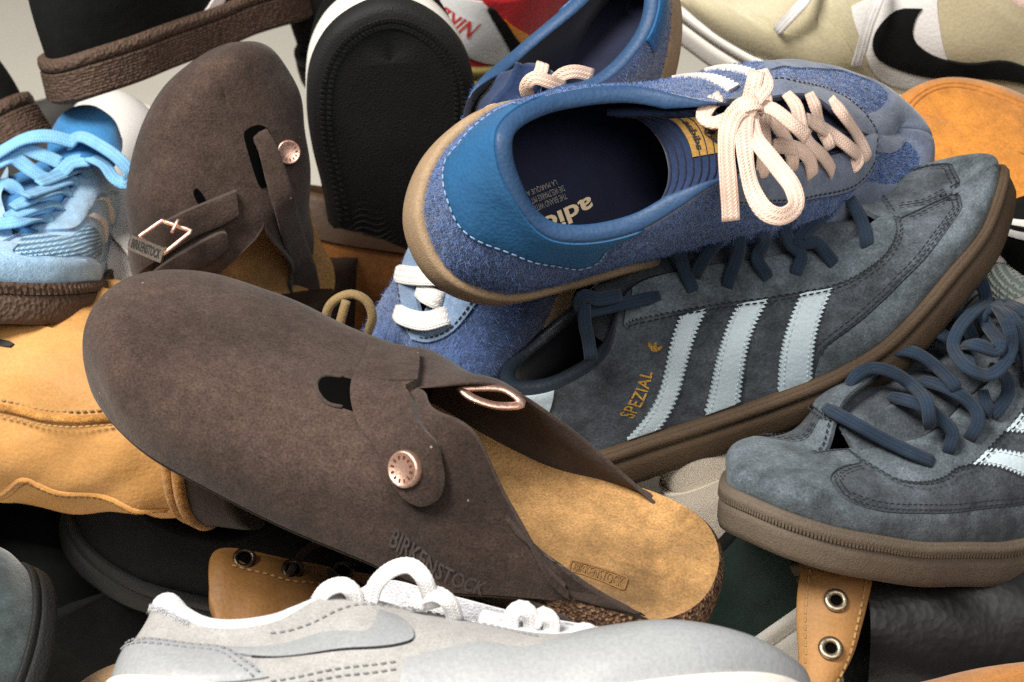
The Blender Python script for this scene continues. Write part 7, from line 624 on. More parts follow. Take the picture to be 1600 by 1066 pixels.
"RB": {"left":[[0.13715,0.60743,0.17552],[0.13405,0.59534,0.1677],[0.1323,0.58188,0.15942],[0.13173,0.56857,0.15143],[0.1287,0.55482,0.14047]],"right":[[0.17311,0.60671,0.17417],[0.16907,0.59534,0.1677],[0.16366,0.58188,0.15942],[0.15714,0.56857,0.15143],[0.14567,0.55482,0.14047]],"axis":[[0.17181,0.62497,0.1233],[0.22623,0.6294,0.12099],[0.29271,0.63293,0.11697],[0.36001,0.63614,0.11236]],"cam":[-0.0,-0.8829,0.4695]}}
# ---------------------------------------------------------------- materials used
M = {}
M['clog'] = suede('dark_brown_suede', (.048, .032, .026), .36, .9, 11, .1, .0006, dust=(.35, .3, .27))
M['clog_dark'] = suede('dark_brown_suede_edge', (.055, .039, .032), .2, .5, 30, .1)
M['clog_stamp'] = suede('pressed_suede', (.06, .046, .041), .2, .6, 16, .2)
M['footbed'] = suede('tan_footbed_suede', (.315, .178, .070), .46, .7, 10, .1, .0006)
M['footbed_print'] = plain('footbed_print', (.22, .115, .04), .95, .3, 120)
M['cork'] = cork('cork', (.035, .017, .010), (.105, .056, .032), (.21, .125, .075))
M['eva'] = rubber('dark_sole_rubber', (.03, .024, .02), 200, .0006)
M['copper'] = plain('copper', (.74, .48, .38), .48, .15, 60, .0003, 400, 1.0)
M['copper_dark'] = plain('copper_engraving', (.25, .12, .08), .5, .1, 60, .0002, 400, 1.0)
M['steel'] = plain('worn_steel', (.42, .36, .32), .38, .15, 80, .0003, 500, 1.0)
M['black_hole'] = plain('dark_inside', (.003, .003, .003), 1., spec=0.)
M['spez'] = suede('slate_blue_suede', (.074, .092, .108), .42, .8, 34, .12, .0005)
M['spez_toe'] = suede('slate_blue_suede_toe', (.084, .104, .122), .46, .8, 34, .12, .0005)
M['spez_side'] = suede('slate_grey_suede_quarter', (.060, .072, .086), .42, .8, 36, .12, .0005)
M['navy_thread'] = weave('navy_thread', (.012, .018, .028), 1500)
M['stripe'] = leather('pale_blue_leather', (.54, .65, .72), .5, .10, 500, .0002)
M['gold'] = plain('gold_foil', (.62, .38, .10), .35, .2, 200, .0003, 900, .85)
M['navy_leather'] = leather('navy_leather', (.018, .026, .038), .42, .1)
M['navy_lining'] = weave('navy_lining', (.008, .010, .015), 700)
M['navy_lace'] = braid('navy_lace', (.018, .032, .056), .9, 6., .14, .25, con=.5)
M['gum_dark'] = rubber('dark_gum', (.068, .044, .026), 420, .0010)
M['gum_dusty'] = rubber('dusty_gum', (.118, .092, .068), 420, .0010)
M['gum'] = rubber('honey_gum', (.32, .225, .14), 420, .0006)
M['gum_brown'] = rubber('brown_gum', (.085, .053, .038), 150, .0060)
M['hairy'] = suede('blue_hairy_suede', (.05, .092, .225), .35, .9, 40, .5, .0016)
M['nap'] = plain('blue_fibre', (.11, .175, .36), .9, .5, 300, .0001, 900, 0, .1)
M['blue_leather'] = leather('blue_leather', (.020, .105, .25), .5, .18, 500, .0003, .35, .0008)
M['blue_collar'] = leather('blue_collar_leather', (.026, .068, .155), .52, .16, 500, .0003, .3, .0008)
M['blue_inside'] = weave('dark_blue_lining', (.015, .019, .045), 900)
M['blue_tongue'] = weave('blue_tongue_fabric', (.016, .035, .10), 500)
M['denim'] = suede('grey_blue_suede', (.115, .145, .215), .2, .6, 26, .3, .0004)
M['denim_light'] = suede('pale_blue_suede', (.19, .28, .43), .2, .5, 26, .3, .0004)
M['pale_thread'] = weave('pale_blue_thread', (.2, .32, .5), 1500)
M['pink_lace'] = braid('pale_pink_lace', (.78, .57, .47))
M['white_lace'] = braid('white_lace', (.78, .77, .77))
M['gold_cloth'] = weave('gold_woven_label', (.42, .24, .06), 900)
M['cream_print'] = plain('cream_print', (.86, .68, .44), .7)
M['grey_print'] = plain('grey_print', (.28, .26, .25), .7)
M['sky'] = suede('sky_blue_suede', (.29, .47, .66), .16, .55, 30, .35, .0005)
M['sky_mesh'] = meshcloth('sky_blue_mesh', (.42, .62, .78), (.06, .17, .30), 900)
M['sky_tongue'] = weave('sky_tongue_fabric', (.04, .20, .45), 800)
M['sky_lace'] = braid('sky_blue_lace', (.21, .46, .73), con=.15)
M['off_white'] = leather('off_white_leather', (.74, .68, .65), .5, .06)
M['grey_leather'] = leather('pale_grey_leather', (.30, .315, .33), .45, .05, 380, .0002)
M['grey_dark'] = leather('mid_grey_leather', (.28, .295, .31), .45, .05, 380, .0002)
M['grey_suede'] = suede('grey_nubuck', (.35, .345, .34), .06, .35, 20, .2, .0003)
M['grey_thread'] = weave('grey_thread', (.25, .26, .28), 1500)
M['white_fleece'] = suede('white_fleece', (.62, .63, .67), .08, .4, 60, .4, .0012)
M['white_rubber'] = rubber('white_rubber', (.76, .73, .68), 200, .0003, .06)
M['black_edge'] = plain('dark_edge', (.02, .02, .022), .8)
M['olive'] = leather('beige_olive_leather', (.47, .42, .28), .5, .10, 350, .0002)
M['white_leather'] = leather('white_leather', (.72, .71, .70), .5, .05)
M['black_leather'] = leather('black_leather', (.007, .007, .008), .42, .2, 260, .0003, .4, .0006)
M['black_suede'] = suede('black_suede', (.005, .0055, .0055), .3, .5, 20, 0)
M['black_rubber'] = rubber('black_rubber', (.010, .0105, .0105), 330, .0012, .3)
M['pink_lining'] = weave('pinkish_lining', (.66, .52, .44), 700)
M['tan_suede'] = suede('tan_suede', (.47, .185, .032), .25, .5, 16, .3, .0005)
M['wheat'] = leather('wheat_nubuck', (.54, .28, .092), .62, .20, 500, .0003, .22, .0016)
M['wheat_edge'] = suede('wheat_cut_edge', (.42, .20, .05), .3, .8, 60, .2, .0012)
M['boot_sole'] = rubber('dark_brown_cup_sole', (.030, .017, .012), 200, .0008)
M['brown_leather'] = leather('oiled_brown_leather', (.22, .105, .03), .55, .35, 400, .0003, .3, .001)
M['brown_dark'] = leather('dark_brown_leather', (.05, .026, .013), .55, .3, 300, .0003, .3)
M['brown_thread'] = weave('tan_thread', (.42, .25, .10), 1500)
M['rust_suede'] = suede('rust_suede', (.20, .075, .018), .3, .6, 20, .2)
M['eyelet_dark'] = plain('dark_eyelet_metal', (.08, .06, .045), .35, .2, 200, .0002, 500, 1.0)
M['eyelet_silver'] = plain('dull_brass_eyelet', (.36, .30, .22), .42, .2, 200, .0002, 500, 1.0)
M['cord_brown'] = weave('dark_brown_cord', (.035, .02, .013), 900)
M['cord_khaki'] = weave('khaki_cord', (.26, .18, .08), 900)
M['tan_strap'] = leather('tan_eyelet_leather', (.33, .17, .06), .6, .25, 400, .0003, .3)
M['navy_green'] = suede('dark_green_suede', (.045, .062, .066), .5, .6, 26, .3, .0005)
M['cream_knit'] = meshcloth('cream_ribbed_knit', (.86, .78, .66), (.74, .64, .52), 4200)
M['white_mesh'] = meshcloth('pale_green_mesh', (.62, .66, .58), (.30, .38, .36), 700)
M['green_suede'] = suede('deep_green_suede', (.007, .022, .017), .4, .5, 20, .2)
M['silver'] = leather('silver_leather', (.56, .57, .58), .35, .06, 300, .0002, .6)
M['red_mesh'] = weave('red_mesh', (.42, .010, .016), 500, .0009)
M['orange'] = leather('orange_leather', (.62, .24, .02), .5)
M['red_print'] = plain('red_embroidery', (.42, .03, .02), .7)
M['olive_rubber'] = rubber('olive_gold_rubber', (.20, .155, .05), 200, .0005)
M['charcoal'] = rubber('charcoal_rubber', (.05, .048, .045), 200, .0005)
M['beige_cloth'] = suede('beige_nubuck', (.30, .19, .10), .2, .5, 30, .2)
# ---------------------------------------------------------------- the setting
floor_m = plain('cream_floor', (.84, .80, .71), .7, .04, 3, .0002, 200)
fl = mesh_obj('floor', [(-6, -3, 0), (6, -3, 0), (6, 6, 0), (-6, 6, 0)], [(0, 1, 2, 3)], floor_m, None, False); fl['kind'] = 'structure'
wl = mesh_obj('wall', [(-6, 3.2, 0.0), (6, 3.2, 0.0), (6, 3.2, 3.4), (-6, 3.2, 3.4)], [(0, 1, 2, 3)], plain('cream_wall', (.86, .82, .74), .8, .03, 3, .0002, 200), None, False); wl['kind'] = 'structure'
ND = lambda a: np.array(a, float)
# ---------------------------------------------------------------- helper builders on top of Shoe
TRAINER_PROF = [(-.012, 1.0), (.5, 1.04), (.95, 1.02), (1.05, .95), (1.05, .76), (.8, .75), (.8, .72), (1.1, .71), (1.2, .5), (1.15, .2), (.85, .03), (.3, .0), (-.01, .0)]
def laces(s, items, mat, w=.0035, t=.0012, name='lace'):
    for P, N in items:
        P, N = ND(P), ND(N); m = N.mean(0); m /= np.linalg.norm(m)
        P = P+m*.0026; P = np.concatenate([P[:-1], P[-1:], P[-1:]-m*.007]); c = P[-2]-m*.0002          # dives into its eyelet
        s.lace(P, np.tile(m, (len(P), 1)), mat, w, t, name, dive=True)
def eyelet_ring(s, P, N, mat, r=.0045, w=.0012, name='eyelet', hole=True):
    a = np.linspace(0, 2*np.pi, 21); n = ND(N)/np.linalg.norm(N); x = np.cross(n, [.2, .9, .3]); x /= np.linalg.norm(x); y = np.cross(n, x)
    C = ND(P)+n*.0004
    ring = C+np.cos(a)[:, None]*x*r+np.sin(a)[:, None]*y*r
    V, F = tube_data(ring, np.tile(n, (21, 1)), w, w*.8, 8, False)
    o = mesh_obj(name, V, F, mat, s.root)
    if hole:
        V, F = disc_data(C-n*.0012, n, r*.95, .0006, 16)
        mesh_obj('hole', V, F, M['black_hole'], o)
    return o
# ---------------------------------------------------------------- slate blue three-stripe trainers
def spezial(key, label, gum, near):
    X = SPEC[key]; s = Shoe(key, 'trainer', label, 'trainer', 'slate blue suede trainers with pale stripes'); N = s.N
    mir = lambda pl: [[N-p[0]]+list(p[1:]) for p in pl]
    s.upper(M['spez_side'], wr=.0006, seed=5)
    s.inside(M['navy_lining'], 8.1, N-8.1, .0045, .004, mat_roll=M['navy_leather'])
    s.inside(M['navy_lining'], 4.9, 8.1, .0008, .002, .5, 'facing_lining'); s.inside(M['navy_lining'], N-8.1, N-4.9, .0008, .002, .5, 'facing_lining')
    s.insole(M['navy_lining'])
    s.sole(gum, TRAINER_PROF)
    s.band(gum, .755, .985, .0010, 'foxing')
    s.tongue(M['spez_side'], 4.7, 8.3, .022, lift=.008)
    for f in (lambda q: q, mir):
        s.poly('toe_overlay', f(X['toe']), M['spez_toe'], .0014, parent=None, edge=.0006)
        s.poly('eyestay', f(X['eyestay']), M['spez_toe'], .0024, edge=.0006)
        sd = 1 if (f is mir) != near else -1
        s.stitch(f(X['groove']), M['navy_thread'], .0014, .0034, .0024, .00036, 'stitching', rows=(sd*.0020, sd*.0044))
        s.bead(f(X['groove']), M['navy_thread'], .0006, .0002, 'seam')
        s.stitch(f(X['eyestay_low']), M['navy_thread'], .0025, .0034, .0024, .0004, 'stitching', rows=(-sd*.0022,))
        for st in X['stripes']: s.poly('stripe', f(st), M['stripe'], .0016, .0015)
        for st in X['stripes']:
            a, b, c, d = [ND(p[:2]) for p in st]
            if near < 1: e1, e2 = (a, b), (d, c)
            else: e1, e2 = (a, d), (b, c)
            for p, q, o in ((e1[0], e1[1], e2), (e2[0], e2[1], e1)):
                m0 = p+(o[0]-p)*.13; m1 = q+(o[1]-q)*.13
                s.stitch(f([m0.tolist(), ((m0+m1)/2).tolist(), m1.tolist()]), M['stripe'], .00155, .003, .0021, .0003, 'stitching')
    laces(s, X['laces'], M['navy_lace'], .0032, .0016)
    return s
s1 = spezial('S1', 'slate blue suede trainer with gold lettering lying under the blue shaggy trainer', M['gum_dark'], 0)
X = SPEC['S1']
s1.poly('heel_tab', X['heeltab'], M['stripe'], .0014)
s1.text('SPEZIAL', X['text'], M['gold'], .0005, 'gold_lettering', bold=.012, sx=1.05)
for lf in X['trefoil']: s1.poly('gold_leaf', lf, M['gold'], .0005, .0008, edge=.0001, grid=.002)
s2 = spezial('S2', 'slate blue suede trainer with dusty pale brown sole at the right edge', M['gum_dusty'], 1)
s2.ribs(M['gum_dusty'], -6, 9, .075, .0016, .0042, 1.22, w=.0005)
# ---------------------------------------------------------------- dark brown suede clogs
def clog(key, label, lift=.003):
    s = Shoe(key, 'clog', label, 'clog', 'dark brown suede clogs')
    end = 10.0 if key == 'C1' else 10.6
    s.upper(M['clog'], u0=-end, u1=end, wr=.0010, seed=7)
    for sg in (1, -1):                                                 # the upper laps down over the cork, its rear edge cut on the slant
        nr, G = 8, []
        for r in range(nr):
            k = r/(nr-1); uu = np.linspace(9.2, end-.02+.75*k, 40)*sg; F, T, H, n = s.S.ends(uu)
            G.append(F+n*(.0006+.0025*math.sin(k*2.4))-np.array([0, 0, 1.])*(.020*k*np.clip((np.abs(uu)-9.2)/.7, 0, 1))[:, None])
        mesh_obj('upper_edge', np.stack(G, 1), gfaces(40, nr), M['clog'], s.root)
    # turned-in edge and inside face
    tap = lambda u: max(.05, min(1, (min(abs(u), abs(s.N-u))-6.0)/.5))
    s.inside(M['clog_dark'], 6.0, end-.05, .0011, .0026, .97, 'lining', mat_roll=M['clog_dark'], roll_fn=tap); s.inside(M['clog_dark'], s.N-end+.05, s.N-6.0, .0011, .0026, .97, 'lining', mat_roll=M['clog_dark'], roll_fn=tap)
    s.insole(M['footbed'], .0005, lift, 'footbed', bowl=.005, n=14)
    us = np.arange(0, s.N, .06); F, T, H, n = s.S.ends(us)
    z = np.array([0, 0, 1.])
    hl = np.clip((.075*s.sc-F[:, 0])/.03, 0, 1)[:, None]            # cork bulges out only behind the upper
    dn = .003+.017*hl
    rows = [F-n*.0006+z*.003, F+n*(-.002+.0045*hl)+z*.0005, F+n*(-.0035+.0072*hl)-z*dn*.3, F+n*(-.0035+.0072*hl)-z*dn*.8]
    mesh_obj('cork_sole', np.stack(rows, 1), gfaces(len(us), 4, True), M['cork'], s.root)
    rows = [F+n*(-.003+.0055*hl)-z*dn*.55, F+n*(-.0016+.006*hl)-z*dn*.6, F+n*(-.0016+.006*hl)-z*dn*.95, F+n*(-.004+.005*hl)-z*dn*1.05, F-n*.012-z*(dn*1.05+.005), F-n*.03-z*(dn*1.05+.006)]
    mesh_obj('outsole', np.stack(rows, 1), gfaces(len(us), 6, True), M['eva'], s.root)
    return s
c1 = clog('C1', 'dark brown suede clog in front with copper rivet on its strap')
X = SPEC['C1']
st = c1.poly('strap', X['strap'], M['clog'], .0046, .0018, edge=.0005, rim=M['clog_dark'])
c1.poly('strap', X['strap_far'], M['clog'], .0046, .0018, edge=.0005, rim=M['clog_dark'])
c1.poly('slot', X['slot'], M['black_hole'], .0004, edge=.0001); c1.bead([p[:2] for p in X['slot'][6:]+X['slot'][:4]], M['clog_dark'], .0009, .0004, 'slot_edge')
def rivet(s, P, N, r=.0078):
    V, F = disc_data(P, N, r, .0022, 36, ((1, -.6), (1, .5), (.95, .85), (.86, 1), (.84, .92), (0, .92)))
    o = mesh_obj('rivet', V, F, M['copper'], s.root)
    n = ND(N)/np.linalg.norm(N); x = np.cross(n, [.3, .9, .1]); x /= np.linalg.norm(x); y = np.cross(n, x)
    V, F = [], []
    for k in range(12):
        a = k*2*math.pi/12; d = math.cos(a)*x+math.sin(a)*y; e = -math.sin(a)*x+math.cos(a)*y
        v, f = box_data(ND(P)+d*r*.62+n*.0021, d*r*.10, e*r*.055, n*.00012, len(V)); V += list(v); F += f
    mesh_obj('engraving', V, F, M['copper_dark'], o, False)
    return o
rivet(c1, ND(X['rivet'][0][0]), X['rivet'][1][0])
c1.text('BIRKENSTOCK', X['text'], M['clog_stamp'], .0007, 'stamped_lettering', bold=.02)
cord('buckle', X['buckle'][0]+[X['buckle'][0][0]], ND([0, 0, 1.]), .0022, .0012, M['copper'], c1.root, .002)
bx = ND(X['box'])
def ray_bed(s, W):
    """points on the bowl of the footbed: keep x,y, take the height of the nearest footbed vertex"""
    P = s.insole_P.reshape(-1, 3); out = []
    for w in W:
        d = np.hypot(P[:, 0]-w[0], P[:, 1]-w[1]); i = np.argsort(d)[:4]; q = 1/(d[i]+1e-5)
        out.append([w[0], w[1], float((P[i, 2]*q).sum()/q.sum())+.0006])
    return np.array(out)
fr = resample(np.array([bx[0], bx[1], bx[2], bx[3]]), .002, True, False)
cord('stamped_box', ray_bed(c1, np.concatenate([fr, fr[:1]])), ND([0, 0, 1.]), .0004, .0003, M['footbed_print'], c1.root, raw=True, seg=6)
inn = bx.mean(0)+(bx-bx.mean(0))*np.array([.88, .88, 1])
c1.text('BIRKENSTOCK', inn, M['footbed_print'], name='stamped_print', fn=lambda W: ray_bed(c1, W), bold=.01)
c2 = clog('C2', 'dark brown suede clog standing on its heel, buckle strap across its side', .012)
X = SPEC['C2']
c2.poly('strap', X['strap'], M['clog'], .0046, .0018, edge=.0005, rim=M['clog_dark'])
c2.poly('strap_end', X['tail'], M['clog'], .0070, .0018, edge=.0005, rim=M['clog_dark'])
c2.poly('slot', X['slot'], M['black_hole'], .0005, edge=.0001)
c2.poly('hole', X['hole'], M['black_hole'], .0006, .001, edge=.0001)
rivet(c2, ND(X['rivet'][0][0]), X['rivet'][1][0], .0065)
q = ND(X['buckle'][0]); qn = ND(X['buckle'][1]).mean(0)
fr = resample(q, .002, True, False)
bk = cord('buckle', np.concatenate([fr, fr[:2]]), qn, .0011, .0011, M['copper'], c2.root, raw=True, seg=10)
cord('prong', X['prong'][0], qn, .0009, .0009, M['copper'], c2.root)
bc, bd = (q[2]+q[3])/2, q[2]-q[3]; bw = np.cross(qn, bd); bw /= np.linalg.norm(bw); bu = np.cross(bd, bw); bu /= np.linalg.norm(bu)
if bu@qn < 0: bu = -bu
v, f = box_data(bc, bd*.53, bw*.0042, bu*.0014); mesh_obj('name_plate', v, f, M['steel'], bk, False)
def plate_fn(W): return W
e = bd/np.linalg.norm(bd); hb = bw if bw@(q[0]-bc) > 0 else -bw
c0 = bc+bu*.0016
lq = [c0-bd*.46-hb*.0026, c0+bd*.46-hb*.0026, c0+bd*.46+hb*.0026, c0-bd*.46+hb*.0026]
c2.text('BIRKENSTOCK', lq, M['black_edge'], fn=plate_fn, name='plate_lettering', parent=bk, bold=.02)
P = ND(X['medial'][0]); 
cord('side_strap', P, ND(X['medial'][1]), np.interp(np.linspace(0, 1, len(resample(np.concatenate([P, P*0], 1), .0025))), [0, .15, .6, 1], [.0045, .006, .0075, .009]), .0016, M['clog'], c2.root, .0025, 12, .5)
# ---------------------------------------------------------------- blue shaggy trainers
def blue(key, label, lace_mat):
    s = Shoe(key, 'trainer', label, 'trainer', 'blue shaggy suede trainers')
    s.upper(M['hairy'], wr=.0006, seed=9)
    s.inside(M['blue_inside'], 7.9, s.N-7.9, .0040, .0045, mat_roll=M['blue_collar'], up=.45)
    s.inside(M['blue_inside'], 4.9, 7.9, .0008, .002, .5, 'facing_lining'); s.inside(M['blue_inside'], s.N-7.9, s.N-4.9, .0008, .002, .5, 'facing_lining')
    s.insole(M['blue_inside'], lift=.010)
    s.sole(M['gum'], [(-.012, 1.0), (.4, 1.05), (.9, 1.03), (1.1, .9), (1.2, .5), (1.1, .15), (.8, .02), (.2, 0), (-.01, 0)])
    return s
b1 = blue('BL1', 'blue shaggy trainer lying on top with pale pink laces tied in a bow', M['pink_lace']); X = SPEC['BL1']
b1.poly('heel_counter', X['heel'], M['blue_leather'], .0016, edge=.0007)
b1.stitch(X['heel_seam'], M['pale_thread'], .0018, .0040, .0028, .00045, 'stitching', rows=(.0016,))
for kx in ('eyestay', 'eyestay_far'): b1.poly('eyestay', X[kx], M['denim'], .0026, edge=.0007)
for kx in ('eyestay_low', 'eyestay_far_low'): b1.stitch(X[kx], M['navy_thread'], .0026, .0034, .0024, .0004, 'stitching', rows=(-.002 if kx == 'eyestay_low' else .002,))
for kx in ('toe', 'toe_far'): b1.poly('toe_overlay', X[kx], M['denim'], .0018, edge=.0007)
for q in X['stripes']: b1.poly('stripe', q, M['off_white'], .0022, .0015)
tg = b1.tongue(M['blue_tongue'], 4.7, 7.4, .001, lift=-.002, wide=.74, puff=.003)
tg = b1.slab(X['tongue'], M['blue_tongue'], 'tongue_lining', .003)
G = ND(X['tongue'])
def tong(W, h=.0022):
    """(across 0-5, along 0-3) on the tongue lining"""
    out = []
    for a, c in W:
        r = np.stack([cr(G[:, j], np.array([a]), False)[0] for j in range(4)]); p = cr(r, np.array([c]), False)[0]
        r2 = np.stack([cr(G[:, j], np.array([a+.05]), False)[0] for j in range(4)]); p2 = cr(r2, np.array([c]), False)[0]; p3 = cr(r, np.array([min(c+.05, 3.)]), False)[0]
        n = np.cross(p2-p, p3-p); n /= np.linalg.norm(n)+1e-12
        if n[0] > 0: n = -n
        out.append(p+n*h)
    return np.array(out)
ga, gc = np.meshgrid(np.linspace(.75, 2.9, 9), np.linspace(1.2, 2.75, 9), indexing='ij')
lb = mesh_obj('tongue_label', tong(np.stack([ga.ravel(), gc.ravel()], 1)), gfaces(9, 9), M['gold_cloth'], b1.root)
b1.text('adidas', [(2.6, 1.45), (1.1, 1.45), (1.1, 1.75), (2.6, 1.75)], M['black_edge'], fn=lambda W: tong(W, .0026), name='label_lettering', parent=lb, bold=.02)
for aa in (-.35, 0, .35):
    cx_, cy_ = 1.85, 1.95
    tri = np.array([(cx_, cy_), (cx_+aa*1.3-.12, cy_+.38), (cx_+aa*1.6, cy_+.55), (cx_+aa*1.3+.12, cy_+.38)])
    mesh_obj('label_leaf', tong(tri, .0026), [(0, 1, 2, 3)], M['black_edge'], lb, False)
for c in np.linspace(.15, 2.9, 9):
    q = tong([(a, c) for a in np.linspace(.1, 4.9, 14)], .0018); cord('quilt_stitch', q, ND([0, 0, 1.]), .0005, .0005, M['blue_inside'], tg, .003, 6)
laces(b1, X['laces']+X['rear_laces'], M['pink_lace'], .0035, .0007)
for i, (P, N) in enumerate(X['bow']):
    b1.lace(ND(P), ND(N), M['pink_lace'], .0042 if i < 2 else .0036, .0007, 'bow_loop' if i < 2 else 'lace_end')
kp, kn = ND(X['knot'][0][0]), ND(X['knot'][1][0])
kx = np.cross(kn, [0, 0, 1.]); kx /= np.linalg.norm(kx); ky = np.cross(kx, kn)
aa = np.linspace(-.2, math.pi+.2, 9)
for tilt in (.35, -.5):                                                # the lace wrapped twice round itself
    d = kx*math.cos(tilt)+ky*math.sin(tilt); q = np.array([kp-kn*.004+d*math.cos(a)*.0062+kn*math.sin(a)*(.0062 if tilt > 0 else .0050) for a in aa])
    cord('knot', q, (q-(kp-kn*.005))/.006, .0040, .0007, M['pink_lace'], b1.root, .0015, 14, .45)
def bedz(s):
    return lambda W: ray_bed(s, W)
b1.text('adidas', X['adidas'], M['cream_print'], fn=bedz(b1), name='insole_print', bold=.025)
for tx, q in zip(('THE BRAND WITH THE 3 STRIPES', 'DIE WELTMARKE MIT DEN 3 STREIFEN', 'LA MARQUE AUX 3 BANDES'), X['small']):
    b1.text(tx, q, M['grey_print'], fn=bedz(b1), name='insole_print')
# nap of the shaggy suede
b1.nap(M['nap'], 36000, 8.5, 20.5, 0., .97, .0021, .00012, outpts=[X['heel'], X['eyestay'], X['toe']])
b1.nap(M['nap'], 9000, 0, 8.5, 0., .97, .0026, .00011, outpts=[X['toe_far'], X['eyestay_far']]+X['stripes'], seed=5)
b1.nap(M['nap'], 5000, 20.4, 24, 0., .97, .0024, .00011, outpts=[X['toe'], X['eyestay']], seed=6)
b1.nap(M['nap'], 700, 9.5, 20.5, .02, .95, .0055, .00011, 'loose_fibres', 31, outpts=[X['heel'], X['eyestay'], X['toe']])
b2 = blue('BL2', 'blue shaggy trainer underneath with its toe pointing down and laces white in light, pink in shade', M['white_lace']); X = SPEC['BL2']
N = b2.N
for f in (lambda q: q, lambda q: [[N-p[0]]+list(p[1:]) for p in q]):
    up = f([[16.6, 1., 1], [16.6, .62], [17.6, .62], [18.8, .66], [19.8, .74], [20.4, .86], [20.7, 1., 1], [20.4, 1.], [19.5, 1.], [18.5, 1.], [17.5, 1.]])
    b2.poly('eyestay', up, M['denim_light'], .0022, edge=.0006)
    b2.stitch(f([[16.8, .65], [17.6, .65], [18.8, .69], [19.8, .77], [20.3, .88], [20.5, .97]]), M['navy_thread'], .0023, .0034, .0025, .0004)
b2.poly('heel_counter', [[9.9, 1., 1], [9.9, .7], [10.6, .45], [12, .4], [13.4, .45], [14.1, .7], [14.1, 1., 1], [13, 1.], [12, 1.], [11, 1.]], M['blue_leather'], .0016)
b2.tongue(M['blue_tongue'], 4.7, 8.1, .015, lift=.004)
laces(b2, X['laces'], M['white_lace'], .0050, .0009)  # front rows in white: brighter light put into the lace colour
for P, Nn in X['bow']: b2.lace(ND(P), ND(Nn), M['pink_lace'], .0034, .0012, 'lace_end')  # same lace, pink to carry the shadier, warmer light further back
b2.nap(M['nap'], 14000, 0, 24, 0., .97, .0030, .00012, seed=8)
# ---------------------------------------------------------------- sky blue trainer
s = Shoe('LB', 'trainer', 'sky blue suede trainer with sky blue laces at the left edge', 'trainer'); X = SPEC['LB']; N = s.N
mir = lambda pl: [[N-p[0]]+list(p[1:]) for p in pl]
s.upper(M['sky'], wr=.0006, seed=11)
s.inside(M['sky_tongue'], 8.2, N-8.2, .005, .004); s.inside(M['sky_tongue'], 4.9, 8.2, .0008, .002, .5, 'facing_lining')
s.insole(M['sky_tongue']); s.sole(M['gum_brown'], TRAINER_PROF)
s.poly('eyestay', X['eyestay'], M['sky'], .0024, edge=.0006)
s.poly('mesh_panel', X['mesh'], M['sky_mesh'], .0006, edge=.0003)
s.poly('toe_overlay', X['toe'], M['sky'], .0020, edge=.0006)
for q in X['stripes']: s.poly('stripe', q, M['white_leather'], .0016, .0015)
s.tongue(M['sky_tongue'], 4.6, 8.0, .01, lift=.004, puff=.004); s.slab(X['tongue'], M['sky_tongue'], 'tongue_top', .006)
laces(s, X['laces'], M['sky_lace'], .0038, .0009)
for P, Nn in X['bow']: s.lace(ND(P), ND(Nn), M['sky_lace'], .0042, .0010, 'bow_loop')
s.ribs(M['gum_brown'], -2.5, 8)
# ---------------------------------------------------------------- pale grey trainer in front
s = Shoe('GN', 'trainer', 'pale grey leather trainer with white laces along the bottom edge', 'trainer'); X = SPEC['GN']; N = s.N
s.upper(M['grey_suede'], wr=.0006, seed=13)
s.inside(M['white_fleece'], 8.1, N-8.1, .006, .005); s.inside(M['white_fleece'], 4.9, 8.1, .0008, .002, .5, 'facing_lining'); s.inside(M['white_fleece'], N-8.1, N-4.9, .0008, .002, .5, 'facing_lining')
s.insole(M['white_fleece']); s.sole(M['white_rubber'], TRAINER_PROF)
s.poly('toe_overlay', X['toe'], M['grey_leather'], .0016, edge=.0003)
s.poly('heel_counter', X['heel'], M['grey_leather'], .0018, edge=.0007)
sw = s.poly('swoosh', X['swoosh'], M['grey_dark'], .0014, .0018, edge=.0002)
s.bead([p[:2] for p in X['swoosh'][6:]], M['black_edge'], .0005, .0005, 'swoosh_edge', parent=sw)
s.stitch(X['heel_seam'], M['grey_thread'], .0020, .0034, .0022, .00045, rows=(0, .0028))
s.stitch([p[:2] for p in X['eye']], M['grey_thread'], .0006, .0034, .0022, .0004)
s.stitch([p[:2] for p in X['perf']], M['grey_thread'], .0006, .0034, .0022, .0004, 'stitching', rows=(0, .0032))
s.tongue(M['white_fleece'], 4.7, 6.3, .001, lift=.0)
for P, Nn in X['laces']:
    vn = s.minv@np.array([0, -.55, .84]); s.lace(ND(P), np.tile(vn, (len(P), 1)), M['white_lace'], .0034, .0008)
s.nap(M['white_fleece'], 4000, 10.5, 13.6, .955, 1., .0015, .00012, 'fleece', seed=12)
# ---------------------------------------------------------------- beige trainer behind
s = Shoe('BN', 'trainer', 'olive beige leather trainer with a big black tick in the top right corner', 'trainer'); X = SPEC['BN']; N = s.N
s.upper(M['olive'], wr=.0008, seed=15)
s.inside(M['pink_lining'], 8.1, N-8.1, .007, .005); s.inside(M['pink_lining'], 4.9, 8.1, .0008, .002, .5, 'facing_lining'); s.inside(M['pink_lining'], N-8.1, N-4.9, .0008, .002, .5, 'facing_lining')
s.insole(M['pink_lining']); s.sole(M['white_rubber'], TRAINER_PROF, bottom_mat=M['gum'])
s.poly('quarter', X['quarter'], M['white_leather'], .0012, .003, edge=.0005, grid=.005)
s.poly('swoosh', X['swoosh'], M['black_suede'], .0030, .003, edge=.0008, grid=.005)
s.poly('mudguard', X['mudguard'], M['olive'], .0024, .003, edge=.0009, grid=.005)
s.tongue(M['white_leather'], 4.7, 8.3, .03, lift=.01)
laces(s, X['laces'], M['white_lace'], .0034, .0014)
